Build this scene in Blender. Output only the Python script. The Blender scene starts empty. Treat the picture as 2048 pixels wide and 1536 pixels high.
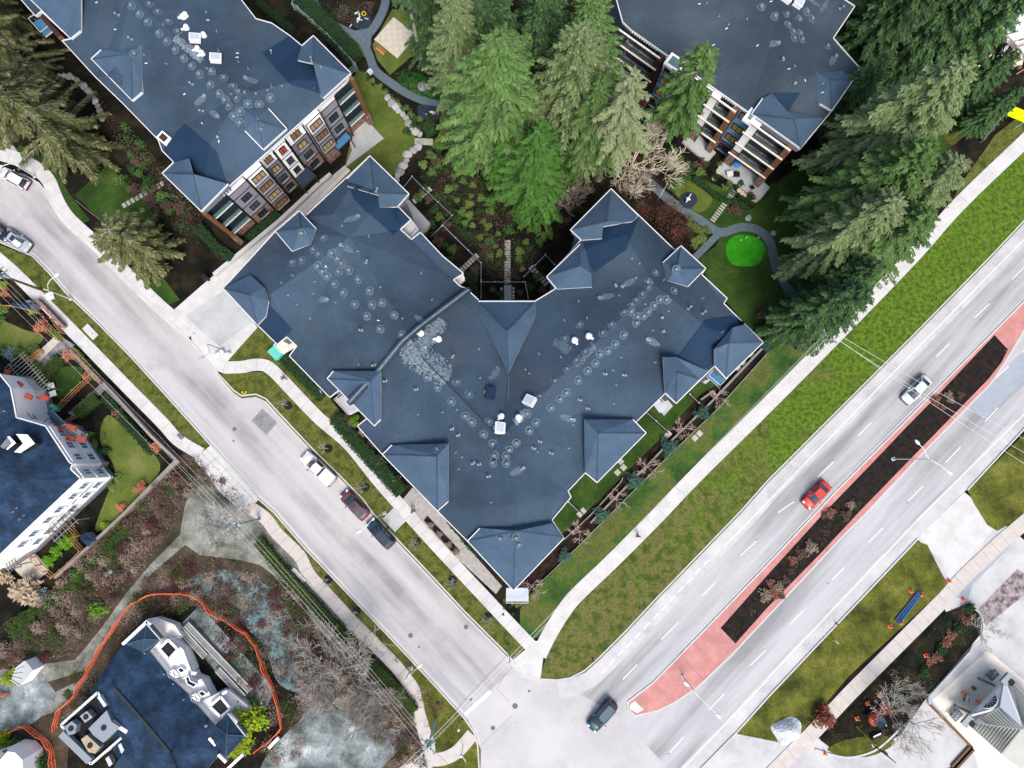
import bpy, bmesh, math, random
from mathutils import Vector, Matrix
from mathutils.geometry import delaunay_2d_cdt, tessellate_polygon
random.seed(7)
R = math.radians
C = bpy.context.scene.collection
S = bpy.context.scene
# ---------------------------------------------------------------- camera, sky, sun, exposure
CAMH, FPX, TILT = 100.0, 1411.0, math.atan(147/1411.0)
cam = bpy.data.objects.new('camera', bpy.data.cameras.new('camera'))
C.objects.link(cam)
cam.location = (0, 0, CAMH); cam.rotation_euler = (TILT, 0, 0)
cam.data.sensor_width = 36; cam.data.lens = 36*FPX/2048
cam.data.clip_end = 2000; cam.data.clip_start = 1
S.camera = cam
W = bpy.data.worlds.new("World"); S.world = W; W.use_nodes = True
wn = W.node_tree.nodes; wl = W.node_tree.links
bgn = wn.get('Background') or wn.new('ShaderNodeBackground')
SUN_EL, SUN_AZ = 56, 165
sky = wn.new('ShaderNodeTexSky'); sky.sky_type = 'NISHITA'; sky.sun_disc = False
sky.sun_elevation = R(SUN_EL); sky.sun_rotation = R(SUN_AZ); sky.air_density = 1.0; sky.dust_density = 4.0; sky.ozone_density = 1.0
wl.new(sky.outputs[0], bgn.inputs[0]); bgn.inputs[1].default_value = 0.15
sun = bpy.data.objects.new('sun', bpy.data.lights.new('sun', 'SUN')); C.objects.link(sun)
sun.data.energy = 1.7; sun.data.angle = R(20); sun.data.color = (1, 0.94, 0.86)
_a = R(SUN_AZ); _e = R(SUN_EL)
_sd = Vector((math.sin(_a)*math.cos(_e), math.cos(_a)*math.cos(_e), math.sin(_e)))
sun.rotation_euler = _sd.to_track_quat('Z', 'Y').to_euler()
sun.location = (0, 0, 150)
S.view_settings.view_transform = 'Standard'; S.view_settings.look = 'None'
S.view_settings.gamma = 1; S.view_settings.exposure = 0.80
# ---------------------------------------------------------------- pixel -> place
ct, st = math.cos(TILT), math.sin(TILT)
def P(px, py, z=0.0):
    u = (px-1024)/FPX; v = (768-py)/FPX
    dy = v*ct + st; dz = v*st - ct
    t = (z-CAMH)/dz
    return Vector((u*t, dy*t, z))
def cr(ox, oy, pts, s=3.0):
    return [(ox+x/s, oy+y/s) for x, y in pts]
# ---------------------------------------------------------------- materials
MATS = {}
def hexcol(c): return (c[0], c[1], c[2], 1)
def mat(name, col, rough=0.8, metal=0.0, spec=0.12, var=0.0, vscale=1.0, bump=0.0, bscale=20, emit=0, cols=None, detail=6, alpha=None, randv=0.0, coat=0, stretch=None, wave=None, second=None, vfine=None, blend=None):
    if name in MATS: return MATS[name]
    m = bpy.data.materials.new(name); m.use_nodes = True
    n = m.node_tree.nodes; l = m.node_tree.links
    b = n['Principled BSDF']
    b.inputs['Roughness'].default_value = rough; b.inputs['Metallic'].default_value = metal
    b.inputs['Specular IOR Level'].default_value = spec
    if coat: b.inputs['Coat Weight'].default_value = coat
    b.inputs['Base Color'].default_value = hexcol(col)
    tc = n.new('ShaderNodeTexCoord'); coord = tc.outputs['Object']
    if stretch:
        mp = n.new('ShaderNodeMapping'); mp.inputs['Rotation'].default_value = (0, 0, R(-stretch[0]))
        mp2 = n.new('ShaderNodeMapping'); mp2.inputs['Scale'].default_value = (stretch[1], stretch[2], 1)
        l.new(coord, mp.inputs[0]); l.new(mp.outputs[0], mp2.inputs[0]); scoord = mp2.outputs[0]
    else: scoord = coord
    out = None
    if cols:
        nz = n.new('ShaderNodeTexNoise'); nz.inputs['Scale'].default_value = vscale; nz.inputs['Detail'].default_value = detail; nz.inputs['Roughness'].default_value = 0.62
        l.new(scoord, nz.inputs['Vector'])
        rp = n.new('ShaderNodeValToRGB'); l.new(nz.outputs['Fac'], rp.inputs[0])
        e = rp.color_ramp.elements
        while len(e) < len(cols): e.new(0.5)
        for i, (p, c) in enumerate(cols): e[i].position = p; e[i].color = hexcol(c)
        out = rp.outputs[0]
    if blend:    # (x0, width, cols): a lusher kind of grass takes over beyond x0, broken up by noise
        x0, wd, cols2 = blend
        nb_ = n.new('ShaderNodeTexNoise'); nb_.inputs['Scale'].default_value = 1.7; nb_.inputs['Detail'].default_value = 6; l.new(coord, nb_.inputs['Vector'])
        rp2 = n.new('ShaderNodeValToRGB'); l.new(nb_.outputs['Fac'], rp2.inputs[0]); e = rp2.color_ramp.elements
        while len(e) < len(cols2): e.new(0.5)
        for i, (p, c) in enumerate(cols2): e[i].position = p; e[i].color = hexcol(c)
        sx = n.new('ShaderNodeSeparateXYZ'); l.new(coord, sx.inputs[0])
        m1 = n.new('ShaderNodeMapRange'); m1.inputs[1].default_value = x0-wd; m1.inputs[2].default_value = x0+wd; m1.inputs[3].default_value = -.6; m1.inputs[4].default_value = 1.6; m1.clamp = True; l.new(sx.outputs[0], m1.inputs[0])
        nc = n.new('ShaderNodeTexNoise'); nc.inputs['Scale'].default_value = .22; nc.inputs['Detail'].default_value = 7; nc.inputs['Roughness'].default_value = .7; l.new(coord, nc.inputs['Vector'])
        m2 = n.new('ShaderNodeMapRange'); m2.inputs[1].default_value = .35; m2.inputs[2].default_value = .65; m2.inputs[3].default_value = -1; m2.inputs[4].default_value = 1; l.new(nc.outputs['Fac'], m2.inputs[0])
        ad = n.new('ShaderNodeMath'); ad.operation = 'ADD'; ad.use_clamp = True; l.new(m1.outputs[0], ad.inputs[0]); l.new(m2.outputs[0], ad.inputs[1])
        mx = n.new('ShaderNodeMix'); mx.data_type = 'RGBA'; l.new(ad.outputs[0], mx.inputs[0]); l.new(out, mx.inputs[6]); l.new(rp2.outputs[0], mx.inputs[7]); out = mx.outputs[2]
    if second:   # (scale, lo, hi, colour, strength) a second patchy layer
        for (sc, lo, hi, c2, stg) in second:
            n2 = n.new('ShaderNodeTexNoise'); n2.inputs['Scale'].default_value = sc; n2.inputs['Detail'].default_value = 5; n2.inputs['Roughness'].default_value = .65
            off = n.new('ShaderNodeMapping'); off.inputs['Location'].default_value = (sc*7+3, 11+sc, 0); l.new(coord, off.inputs[0]); l.new(off.outputs[0], n2.inputs['Vector'])
            mr = n.new('ShaderNodeMapRange'); mr.inputs[1].default_value = lo; mr.inputs[2].default_value = hi; mr.inputs[4].default_value = stg
            l.new(n2.outputs['Fac'], mr.inputs[0])
            mx = n.new('ShaderNodeMix'); mx.data_type = 'RGBA'; l.new(mr.outputs[0], mx.inputs[0])
            if out: l.new(out, mx.inputs[6])
            else: mx.inputs[6].default_value = hexcol(col)
            mx.inputs[7].default_value = hexcol(c2); out = mx.outputs[2]
    if var:
        nz = n.new('ShaderNodeTexNoise'); nz.inputs['Scale'].default_value = (vfine or 3.2) if cols else vscale; nz.inputs['Detail'].default_value = 8 if cols else detail; nz.inputs['Roughness'].default_value = .7
        l.new(coord, nz.inputs['Vector'])
        mr = n.new('ShaderNodeMapRange'); mr.inputs[1].default_value = .25; mr.inputs[2].default_value = .75; mr.inputs[3].default_value = 1-var; mr.inputs[4].default_value = 1+var
        l.new(nz.outputs['Fac'], mr.inputs[0])
        hs = n.new('ShaderNodeHueSaturation')
        if out: l.new(out, hs.inputs['Color'])
        else: hs.inputs['Color'].default_value = hexcol(col)
        l.new(mr.outputs[0], hs.inputs['Value']); out = hs.outputs[0]
    if randv:
        oi = n.new('ShaderNodeObjectInfo'); mr = n.new('ShaderNodeMapRange'); mr.inputs[3].default_value = 1-randv; mr.inputs[4].default_value = 1+randv
        l.new(oi.outputs['Random'], mr.inputs[0]); hs = n.new('ShaderNodeHueSaturation')
        if out: l.new(out, hs.inputs['Color'])
        else: hs.inputs['Color'].default_value = hexcol(col)
        l.new(mr.outputs[0], hs.inputs['Value']); out = hs.outputs[0]
    if wave:     # (angle, scale, strength): ribbing / courses
        mp = n.new('ShaderNodeMapping'); mp.inputs['Rotation'].default_value = (0, 0, R(-wave[0])); l.new(coord, mp.inputs[0])
        wv = n.new('ShaderNodeTexWave'); wv.inputs['Scale'].default_value = wave[1]; wv.inputs['Distortion'].default_value = .6; wv.inputs['Detail'].default_value = 2
        l.new(mp.outputs[0], wv.inputs['Vector'])
        mr = n.new('ShaderNodeMapRange'); mr.inputs[3].default_value = 1-wave[2]; mr.inputs[4].default_value = 1+wave[2]; l.new(wv.outputs['Fac'], mr.inputs[0])
        hs = n.new('ShaderNodeHueSaturation')
        if out: l.new(out, hs.inputs['Color'])
        else: hs.inputs['Color'].default_value = hexcol(col)
        l.new(mr.outputs[0], hs.inputs['Value']); out = hs.outputs[0]
    if out: l.new(out, b.inputs['Base Color'])
    if bump:
        nb = n.new('ShaderNodeTexNoise'); nb.inputs['Scale'].default_value = bscale; nb.inputs['Detail'].default_value = 4; l.new(coord, nb.inputs['Vector'])
        bp = n.new('ShaderNodeBump'); bp.inputs['Strength'].default_value = bump; bp.inputs['Distance'].default_value = .1
        l.new(nb.outputs['Fac'], bp.inputs['Height']); l.new(bp.outputs[0], b.inputs['Normal'])
    if emit:
        b.inputs['Emission Color'].default_value = hexcol(col); b.inputs['Emission Strength'].default_value = emit
    if alpha is not None:
        if alpha == 'net':
            w1 = n.new('ShaderNodeTexChecker'); w1.inputs['Scale'].default_value = 9; l.new(coord, w1.inputs['Vector'])
            mr = n.new('ShaderNodeMapRange'); mr.inputs[3].default_value = .2; mr.inputs[4].default_value = .75; l.new(w1.outputs['Fac'], mr.inputs[0]); l.new(mr.outputs[0], b.inputs['Alpha'])
        else: b.inputs['Alpha'].default_value = alpha
    MATS[name] = m
    return m
# ground covers
mat('soil', (.03,.025,.02), .95, bump=.6, bscale=6, vscale=.35, cols=[(.38,(.004,.005,.004)),(.5,(.010,.009,.006)),(.62,(.022,.017,.010))], var=.35)
mat('mulch', (.02,.014,.012), .95, bump=.5, bscale=8, vscale=1.5, cols=[(.3,(.007,.006,.006)),(.6,(.020,.015,.013)),(.8,(.034,.022,.017))], var=.4)
mat('redmulch', (.05,.025,.018), .95, bump=.5, bscale=8, vscale=.8, cols=[(.36,(.008,.006,.005)),(.52,(.020,.012,.009)),(.68,(.042,.024,.017))], var=.4)
mat('verge', (.09,.1,.03), .95, bump=.6, bscale=14, vscale=.8, vfine=5, cols=[(.36,(.034,.054,.010)),(.46,(.060,.080,.014)),(.55,(.10,.108,.022)),(.65,(.09,.074,.03))], var=.62, second=[(1.6,.56,.72,(.16,.145,.06),.55),(.5,.56,.75,(.05,.045,.022),.5)])
mat('mixverge', (.09,.1,.03), .95, bump=.6, bscale=14, vscale=.75, vfine=5, cols=[(.36,(.038,.064,.012)),(.46,(.066,.086,.018)),(.54,(.115,.115,.034)),(.64,(.10,.086,.036))], var=.65, blend=(33,20,[(.36,(.040,.078,.010)),(.48,(.062,.118,.010)),(.58,(.088,.15,.012)),(.7,(.10,.125,.024))]), second=[(1.6,.58,.74,(.15,.14,.06),.4),(1.2,.6,.75,(.035,.045,.014),.5)])
mat('lushverge', (.07,.12,.01), .95, bump=.6, bscale=14, vscale=.22, cols=[(.34,(.045,.10,.006)),(.5,(.08,.17,.006)),(.62,(.075,.125,.016)),(.75,(.085,.085,.028))], var=.45, second=[(.33,.52,.62,(.075,.085,.022),.75),(2.2,.6,.75,(.13,.19,.015),.5)])
mat('olivegrass', (.09,.1,.02), .95, bump=.6, bscale=14, vscale=.3, cols=[(.34,(.033,.038,.009)),(.5,(.080,.092,.014)),(.66,(.14,.14,.028))], var=.62, vfine=5, second=[(1.1,.55,.7,(.055,.042,.022),.6),(2.8,.6,.75,(.17,.19,.04),.4)])
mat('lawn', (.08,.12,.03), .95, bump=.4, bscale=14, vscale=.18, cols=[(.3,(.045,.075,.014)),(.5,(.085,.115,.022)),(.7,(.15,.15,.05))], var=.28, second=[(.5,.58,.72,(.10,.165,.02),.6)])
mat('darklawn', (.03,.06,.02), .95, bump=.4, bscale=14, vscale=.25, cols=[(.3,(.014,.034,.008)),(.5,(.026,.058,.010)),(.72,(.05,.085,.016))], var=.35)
mat('stripgreen', (.05,.08,.03), .95, bump=.5, bscale=14, vscale=.2, cols=[(.36,(.024,.056,.012)),(.47,(.045,.088,.018)),(.56,(.085,.10,.026)),(.66,(.065,.075,.024))], var=.6, vfine=5, second=[(1.3,.58,.72,(.03,.06,.015),.5)])
mat('moss', (.08,.09,.02), .95, bump=.5, vscale=.6, cols=[(.3,(.03,.035,.012)),(.55,(.075,.085,.012)),(.75,(.12,.12,.02))], var=.4)
mat('putting_green', (.03,.28,.008), .95, vscale=.8, cols=[(.36,(.020,.19,.007)),(.55,(.025,.235,.008)),(.7,(.035,.27,.012))], var=.12)
mat('scrub', (.06,.045,.03), .95, bump=.8, bscale=5, vscale=.3, cols=[(.3,(.018,.019,.010)),(.45,(.04,.034,.022)),(.6,(.075,.055,.04)),(.75,(.14,.105,.075))], var=.45)
mat('gravelgrey', (.2,.2,.2), .95, bump=.5, vscale=.3, cols=[(.36,(.085,.09,.07)),(.5,(.17,.175,.155)),(.66,(.27,.27,.25))], var=.35, second=[(.7,.58,.7,(.06,.06,.035),.6)])
mat('bluegravel', (.1,.16,.17), .95, bump=.7, bscale=10, vscale=.5, cols=[(.38,(.03,.035,.03)),(.46,(.075,.12,.125)),(.56,(.12,.20,.21)),(.66,(.065,.03,.026))], var=.5, second=[(.55,.52,.62,(.06,.045,.035),.8)])
mat('rubble', (.2,.2,.2), .9, bump=.8, bscale=4, vscale=.22, cols=[(.38,(.05,.06,.058)),(.48,(.13,.155,.155)),(.57,(.22,.25,.255)),(.68,(.44,.47,.48))], var=.3, second=[(1.1,.6,.7,(.03,.035,.03),.7)])
# hard surfaces
A_W, A_B = 180-46, 45.5
def road(name, ang, base, second=None):
    return mat(name, base, .9, spec=.2, vscale=.8, stretch=(ang, .035, .38), cols=[(.36,tuple(c*.62 for c in base)),(.5,tuple(c*.95 for c in base)),(.62,tuple(c*1.15 for c in base))], var=.05, vfine=2.0, bump=.1, bscale=30, detail=3,
               second=second)
road('asphalt_side', -46, (.35,.345,.355), [(.06,.42,.62,(.41,.39,.395),.8),(.9,.6,.78,(.24,.24,.26),.45),(.18,.58,.7,(.28,.28,.30),.5)])
road('asphalt_main', 45.5, (.335,.34,.352), [(.05,.5,.7,(.41,.405,.41),.5),(2.2,.62,.8,(.22,.22,.23),.4),(.3,.6,.72,(.25,.255,.27),.4)])
mat('asphalt_open', (.40,.39,.40), .9, vscale=.1, cols=[(.38,(.36,.355,.365)),(.6,(.43,.425,.43))], var=.05, second=[(.35,.56,.72,(.30,.30,.315),.45),(1.8,.64,.78,(.24,.24,.25),.4)])
mat('shoulder', (.40,.405,.412), .9, vscale=.3, cols=[(.35,(.33,.335,.345)),(.5,(.40,.405,.41)),(.65,(.45,.45,.45))], var=.08)
mat('asphalt_patch', (.19,.2,.21), .9, var=.4, vscale=1.0)
mat('asphalt_blue', (.27,.30,.34), .9, var=.12, vscale=.5)
mat('sidewalk', (.47,.47,.465), .85, vscale=.5, cols=[(.35,(.41,.41,.40)),(.55,(.475,.475,.47)),(.7,(.5,.5,.495))], var=.07)
mat('sidewalk_dirty', (.43,.40,.375), .9, var=.14, vscale=1.0)
mat('concrete', (.36,.38,.39), .9, var=.2, vscale=.35, spec=.2)
mat('kerb', (.43,.43,.42), .9, var=.12, vscale=2)
mat('joint', (.2,.2,.2), .9)
mat('pinkconc', (.42,.19,.18), .9, vscale=.5, cols=[(.36,(.36,.17,.155)),(.52,(.42,.195,.18)),(.68,(.46,.24,.22))], var=.12)
mat('creamconc', (.66,.61,.53), .9, var=.12, vscale=.7)
mat('path', (.088,.125,.145), .95, var=.2, vscale=2, bump=.3)
mat('darkpad', (.022,.032,.05), .9, var=.2, vscale=1)
mat('paver', (.3,.285,.27), .9, var=.3, vscale=2.0)
mat('greypaver', (.15,.16,.19), .9, vscale=1.2, cols=[(.38,(.09,.09,.10)),(.5,(.16,.155,.165)),(.64,(.25,.235,.24))], var=.35)
mat('tile_light', (.42,.40,.34), .9, var=.15, vscale=2.0)
mat('tile_dot', (.5,.43,.33), .9, var=.1)
mat('white_paint', (.62,.62,.62), .6, var=.06, vscale=4)
mat('manhole', (.12,.12,.13), .7)
mat('stone', (.3,.31,.3), .9, var=.3, vscale=2, randv=.25)
mat('stepping', (.33,.33,.29), .9, var=.15, vscale=2, randv=.1)
# buildings
mat('shingle', (.030,.052,.082), .9, spec=.15, bump=.7, bscale=9, vscale=.07, cols=[(.36,(.026,.043,.064)),(.5,(.036,.060,.092)),(.64,(.048,.078,.118))], var=.3, vfine=7, wave=(0,1.7,.07), second=[(.3,.58,.75,(.062,.086,.108),.5),(.10,.52,.66,(.050,.062,.070),.6),(2.5,.62,.75,(.022,.034,.048),.4)])
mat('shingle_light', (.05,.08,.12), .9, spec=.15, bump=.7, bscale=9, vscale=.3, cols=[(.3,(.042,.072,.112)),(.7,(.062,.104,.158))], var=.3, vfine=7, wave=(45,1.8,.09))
mat('shingle_grey', (.034,.05,.068), .9, spec=.15, bump=.5, bscale=7, vscale=.09, cols=[(.36,(.027,.040,.055)),(.5,(.037,.053,.071)),(.64,(.05,.070,.092))], var=.3, vfine=7, wave=(0,1.7,.06))
mat('membrane', (.013,.031,.062), .75, spec=.08, var=.07, vscale=.5)
mat('shingle_navy', (.010,.032,.085), .85, spec=.2, bump=.6, bscale=6, vscale=.5, cols=[(.36,(.006,.015,.032)),(.5,(.010,.027,.058)),(.64,(.018,.044,.088))], var=.45, vfine=2.5)
mat('shingle_slate', (.016,.035,.06), .85, spec=.2, bump=.4, bscale=6, vscale=.12, cols=[(.3,(.012,.026,.048)),(.7,(.02,.046,.08))], var=.2)
mat('ridgecap', (.03,.034,.034), .85)
mat('scuff', (.075,.11,.14), .9, var=.5, vscale=3.5)
mat('scufflight', (.14,.18,.21), .9, var=.6, vscale=3.0)
mat('trim', (.54,.55,.56), .6)
mat('white_wall', (.8,.8,.8), .8, var=.04, vscale=1)
mat('cream_wall', (.78,.74,.66), .8, var=.05, vscale=1)
mat('lilac_wall', (.24,.235,.29), .8, var=.06, vscale=1)
mat('grey_siding', (.15,.16,.19), .8, var=.1, vscale=1)
mat('blue_wall', (.15,.31,.47), .7, var=.08, vscale=1)
mat('brick', (.22,.13,.11), .9, vscale=2.5, cols=[(.35,(.11,.06,.05)),(.55,(.25,.16,.13)),(.7,(.36,.27,.24))], var=.3)
mat('wood', (.16,.075,.04), .7, var=.25, vscale=2)
mat('darkwood', (.05,.025,.02), .8, var=.25, vscale=2)
mat('orangewood_litwall', (.42,.20,.085), .8, var=.25, vscale=1.5)  # orange timber; also stands in for orange light on the access wall
mat('greywood', (.19,.19,.17), .9, var=.3, vscale=2)
mat('glass', (.02,.035,.05), .12, spec=.6)
mat('carglass', (.02,.035,.05), .08, spec=.7)
mat('blueglass', (.05,.16,.28), .2, spec=.6, var=.1)
mat('glow_pane', (.13,.085,.03), .3, emit=.35)  # yellowish window blinds, brightened by an added glow
mat('glow_pane2', (.3,.22,.10), .4, emit=.15)  # paler blinds with a weaker added glow
mat('redblind', (.4,.07,.04), .5)
mat('green_glass', (.10,.17,.17), .15, spec=.6)
mat('blackmetal', (.012,.014,.016), .5)
mat('darkmetal', (.02,.02,.025), .6)
mat('metal', (.35,.37,.38), .4, metal=.6)
mat('metalroof', (.36,.38,.35), .5, metal=.2, var=.1, vscale=1)
mat('metalrib', (.16,.17,.15), .5)
mat('galv', (.22,.25,.28), .5, metal=.3)
mat('white_dome', (.62,.64,.66), .4)
mat('glazed', (.42,.46,.5), .15)
mat('greenbox', (.10,.45,.36), .5)
mat('tealglass', (.02,.22,.13), .3)
mat('redmetal', (.30,.05,.03), .5)
mat('orange_plastic', (.75,.15,.07), .6, var=.2, vscale=2, alpha='net')
mat('orange_solid', (.85,.16,.06), .5)
mat('yellow', (.75,.5,.03), .5)
mat('lime', (.62,.85,.0), .6)
mat('bluepipe', (.03,.13,.36), .4)
mat('bluetarp', (.03,.16,.45), .5)
mat('whitetarp', (.55,.58,.6), .6, bump=1, bscale=3, var=.08)
mat('rubber', (.012,.012,.013), .8)
mat('cable', (.55,.56,.53), .6)
mat('cable_dark', (.03,.03,.03), .6)
mat('pole_wood', (.11,.08,.055), .9, var=.3, vscale=3)
mat('teal_metal', (.25,.38,.37), .5)
mat('skin', (.4,.24,.17), .6)
mat('cloth_blue', (.03,.08,.2), .9); mat('cloth_dark', (.02,.02,.025), .9); mat('cloth_brown', (.12,.05,.03), .9)
mat('headlamp', (.6,.62,.6), .15); mat('taillamp', (.4,.015,.015), .2)
# plants
mat('needle_green', (.068,.135,.036), .75, spec=.08, var=.5, vscale=.35, randv=.16)
mat('needle_grey', (.105,.15,.062), .75, spec=.08, var=.5, vscale=.35, randv=.16)
mat('needle_dark', (.038,.078,.034), .75, spec=.08, var=.5, vscale=.35, randv=.2)
mat('needle_bright', (.048,.125,.022), .75, spec=.08, var=.45, vscale=.35, randv=.1)
mat('needle_olive', (.085,.10,.038), .75, spec=.08, var=.5, vscale=.4, randv=.16)
mat('needle_pale', (.16,.20,.10), .75, spec=.08, var=.4, vscale=.5)
mat('bark', (.11,.095,.075), .95, var=.3, vscale=2)
mat('barklight', (.30,.275,.22), .95, var=.3, vscale=2)
mat('twig_pale', (.46,.42,.32), .9, randv=.15)
mat('twig_grey', (.36,.335,.30), .9, randv=.15)
mat('twig_pink', (.5,.38,.34), .9, randv=.1)
mat('twig_brown', (.10,.06,.045), .9, randv=.2)
mat('leaf_orange', (.42,.15,.08), .8, randv=.15, var=.3, vscale=2)
mat('leaf_rust', (.17,.055,.035), .8, randv=.15, var=.3, vscale=2)
mat('leaf_green', (.05,.12,.03), .8, var=.5, vscale=1.2, randv=.3)
mat('leaf_bright', (.10,.24,.015), .8, var=.35, vscale=2, randv=.1)
mat('leaf_yellow', (.26,.32,.02), .8, var=.35, vscale=2, randv=.1)
mat('leaf_lime', (.14,.19,.05), .8, var=.4, vscale=2, randv=.2)
mat('leaf_dark', (.018,.042,.016), .8, var=.5, vscale=1.5, randv=.2)
mat('leaf_teal', (.045,.10,.075), .8, var=.4, vscale=2, randv=.15)
mat('leaf_frost', (.22,.31,.33), .8, var=.3, vscale=2)
mat('leaf_hedge', (.035,.06,.014), .8, var=.5, vscale=2)
mat('leaf_hedgeyellow', (.12,.13,.02), .8, var=.4, vscale=2)
mat('leaf_cover', (.014,.075,.012), .8, var=.5, vscale=.8)
mat('bramble', (.105,.075,.058), .9, var=.5, vscale=.6)
mat('bramble_red', (.075,.03,.03), .9, var=.5, vscale=.6)
mat('bramble_tan', (.23,.18,.14), .9, var=.4, vscale=.6)
mat('pampas', (.34,.27,.19), .9, var=.3, vscale=2)
# ---------------------------------------------------------------- object helpers
def tag(o, label=None, cat=None, group=None, kind=None):
    if label: o['label'] = label
    if cat: o['category'] = cat
    if group: o['group'] = group
    if kind: o['kind'] = kind
    return o
def empty(name, loc, label, cat, group=None, rz=0):
    o = bpy.data.objects.new(name, None); C.objects.link(o); o.empty_display_size = .3
    o.location = loc; o.rotation_euler = (0, 0, rz)
    return tag(o, label, cat, group)
class MB:
    def __init__(s): s.v = []; s.f = []; s.m = []; s.mats = []
    def mi(s, m):
        if m not in s.mats: s.mats.append(m)
        return s.mats.index(m)
    def poly(s, pts, m):
        b = len(s.v); s.v += [tuple(p) for p in pts]; s.f.append(tuple(range(b, b+len(pts)))); s.m.append(s.mi(m))
    def faces(s, vs, fs, m):
        b = len(s.v); s.v += [tuple(p) for p in vs]; k = s.mi(m)
        for f in fs: s.f.append(tuple(b+i for i in f)); s.m.append(k)
    def box(s, c, d, rz=0, m='trim', tilt=None):
        hx, hy, hz = d[0]/2, d[1]/2, d[2]/2
        M = Matrix.Rotation(rz, 3, 'Z')
        if tilt is not None: M = M @ tilt
        vs = [Vector(c)+M @ Vector((x*hx, y*hy, z*hz)) for x in (-1,1) for y in (-1,1) for z in (-1,1)]
        s.faces(vs, [(0,1,3,2),(4,6,7,5),(0,4,5,1),(2,3,7,6),(0,2,6,4),(1,5,7,3)], m)
    def beam(s, a, b, w, h, m):
        a = Vector(a); b = Vector(b); d = b-a; L = d.length
        if L < 1e-6: return
        d.normalize(); q = d.to_track_quat('X', 'Z').to_matrix()
        vs = [(a+b)/2 + q @ Vector((x*L/2, y*w/2, z*h/2)) for x in (-1,1) for y in (-1,1) for z in (-1,1)]
        s.faces(vs, [(0,1,3,2),(4,6,7,5),(0,4,5,1),(2,3,7,6),(0,2,6,4),(1,5,7,3)], m)
    def prism(s, pts, z0, z1, m, mtop=None, bottom=False):
        n = len(pts); ar = sum(pts[i][0]*pts[(i+1)%n][1]-pts[(i+1)%n][0]*pts[i][1] for i in range(n))
        if ar < 0: pts = pts[::-1]
        lo = [(p[0], p[1], z0) for p in pts]; hi = [(p[0], p[1], z1) for p in pts]
        s.faces(lo+hi, [(i, (i+1)%n, n+(i+1)%n, n+i) for i in range(n)], m)
        s.faces(hi, [tuple(t) for t in tess(hi)], mtop or m)
        if bottom: s.faces(lo, [tuple(t[::-1]) for t in tess(lo)], m)
    def tube(s, pts, rad, n=6, m='bark', cap=True):
        rings = []; pts = [Vector(p) for p in pts]; b = len(s.v); k = s.mi(m)
        for i, p in enumerate(pts):
            d = (pts[min(i+1, len(pts)-1)]-pts[max(i-1, 0)])
            if d.length < 1e-7: d = Vector((0,0,1))
            d.normalize(); u = d.orthogonal().normalized(); w = d.cross(u)
            if abs(d.z) > .9: u = Vector((1,0,0)); u = (u-d*u.dot(d)).normalized(); w = d.cross(u)
            r = rad[i] if isinstance(rad, (list, tuple)) else rad
            for j in range(n):
                a = 2*math.pi*j/n; s.v.append(tuple(p+u*math.cos(a)*r+w*math.sin(a)*r))
        for i in range(len(pts)-1):
            for j in range(n):
                s.f.append((b+i*n+j, b+i*n+(j+1)%n, b+(i+1)*n+(j+1)%n, b+(i+1)*n+j)); s.m.append(k)
        if cap and n > 3:
            s.f.append(tuple(b+j for j in range(n))[::-1]); s.m.append(k); e = b+(len(pts)-1)*n
            s.f.append(tuple(e+j for j in range(n))); s.m.append(k)
    def lathe(s, c, prof, n=12, m='trim'):
        b = len(s.v); k = s.mi(m)
        for r, z in prof:
            for j in range(n):
                a = 2*math.pi*j/n; s.v.append((c[0]+r*math.cos(a), c[1]+r*math.sin(a), c[2]+z))
        for i in range(len(prof)-1):
            for j in range(n): s.f.append((b+i*n+j, b+i*n+(j+1)%n, b+(i+1)*n+(j+1)%n, b+(i+1)*n+j)); s.m.append(k)
        e = b+(len(prof)-1)*n; s.f.append(tuple(e+j for j in range(n))); s.m.append(k)
    def mesh(s, name, off=(0,0,0), smooth=False):
        me = bpy.data.meshes.new(name)
        o = off; me.from_pydata([(a-o[0], b-o[1], c-o[2]) for a, b, c in s.v], [], s.f)
        for m in s.mats: me.materials.append(MATS[m])
        me.polygons.foreach_set('material_index', s.m)
        if smooth: me.polygons.foreach_set('use_smooth', [True]*len(s.f))
        me.update(); return me
    def obj(s, name, parent=None, label=None, cat=None, group=None, kind=None, smooth=False, origin=None, rel=False):
        """world-coordinate mesh; origin (or parent's place) becomes the object's origin. rel: vertices are already local."""
        off = (0,0,0)
        if not rel:
            if parent is not None:
                p = parent; t = Vector((0,0,0))
                while p is not None: t = t+p.location; p = p.parent
                off = tuple(t)
            elif origin is not None: off = tuple(origin)
        me = s.mesh(name, off, smooth); o = bpy.data.objects.new(name, me); C.objects.link(o)
        if parent is not None: o.parent = parent
        elif origin is not None: o.location = origin
        return tag(o, label, cat, group, kind)
def tess(pts):
    return tessellate_polygon([[Vector(p) for p in pts]])
def smoothp(pts, closed=True, n=6):
    out = []; N = len(pts)
    rng = range(N) if closed else range(N-1)
    for i in rng:
        g = (lambda k: pts[k % N]) if closed else (lambda k: pts[max(0, min(N-1, k))])
        p0, p1, p2, p3 = g(i-1), g(i), g(i+1), g(i+2)
        for j in range(n):
            t = j/n
            out.append(tuple(.5*((2*p1[k])+(-p0[k]+p2[k])*t+(2*p0[k]-5*p1[k]+4*p2[k]-p3[k])*t*t+(-p0[k]+3*p1[k]-3*p2[k]+p3[k])*t**3) for k in (0,1)))
    if not closed: out.append(tuple(pts[-1][:2]))
    return out
def W2(pts, z=0): return [P(x, y, z) for x, y in pts]
def centroid(w): return Vector((sum(p[0] for p in w)/len(w), sum(p[1] for p in w)/len(w), 0))
LAY = [0]
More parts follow.
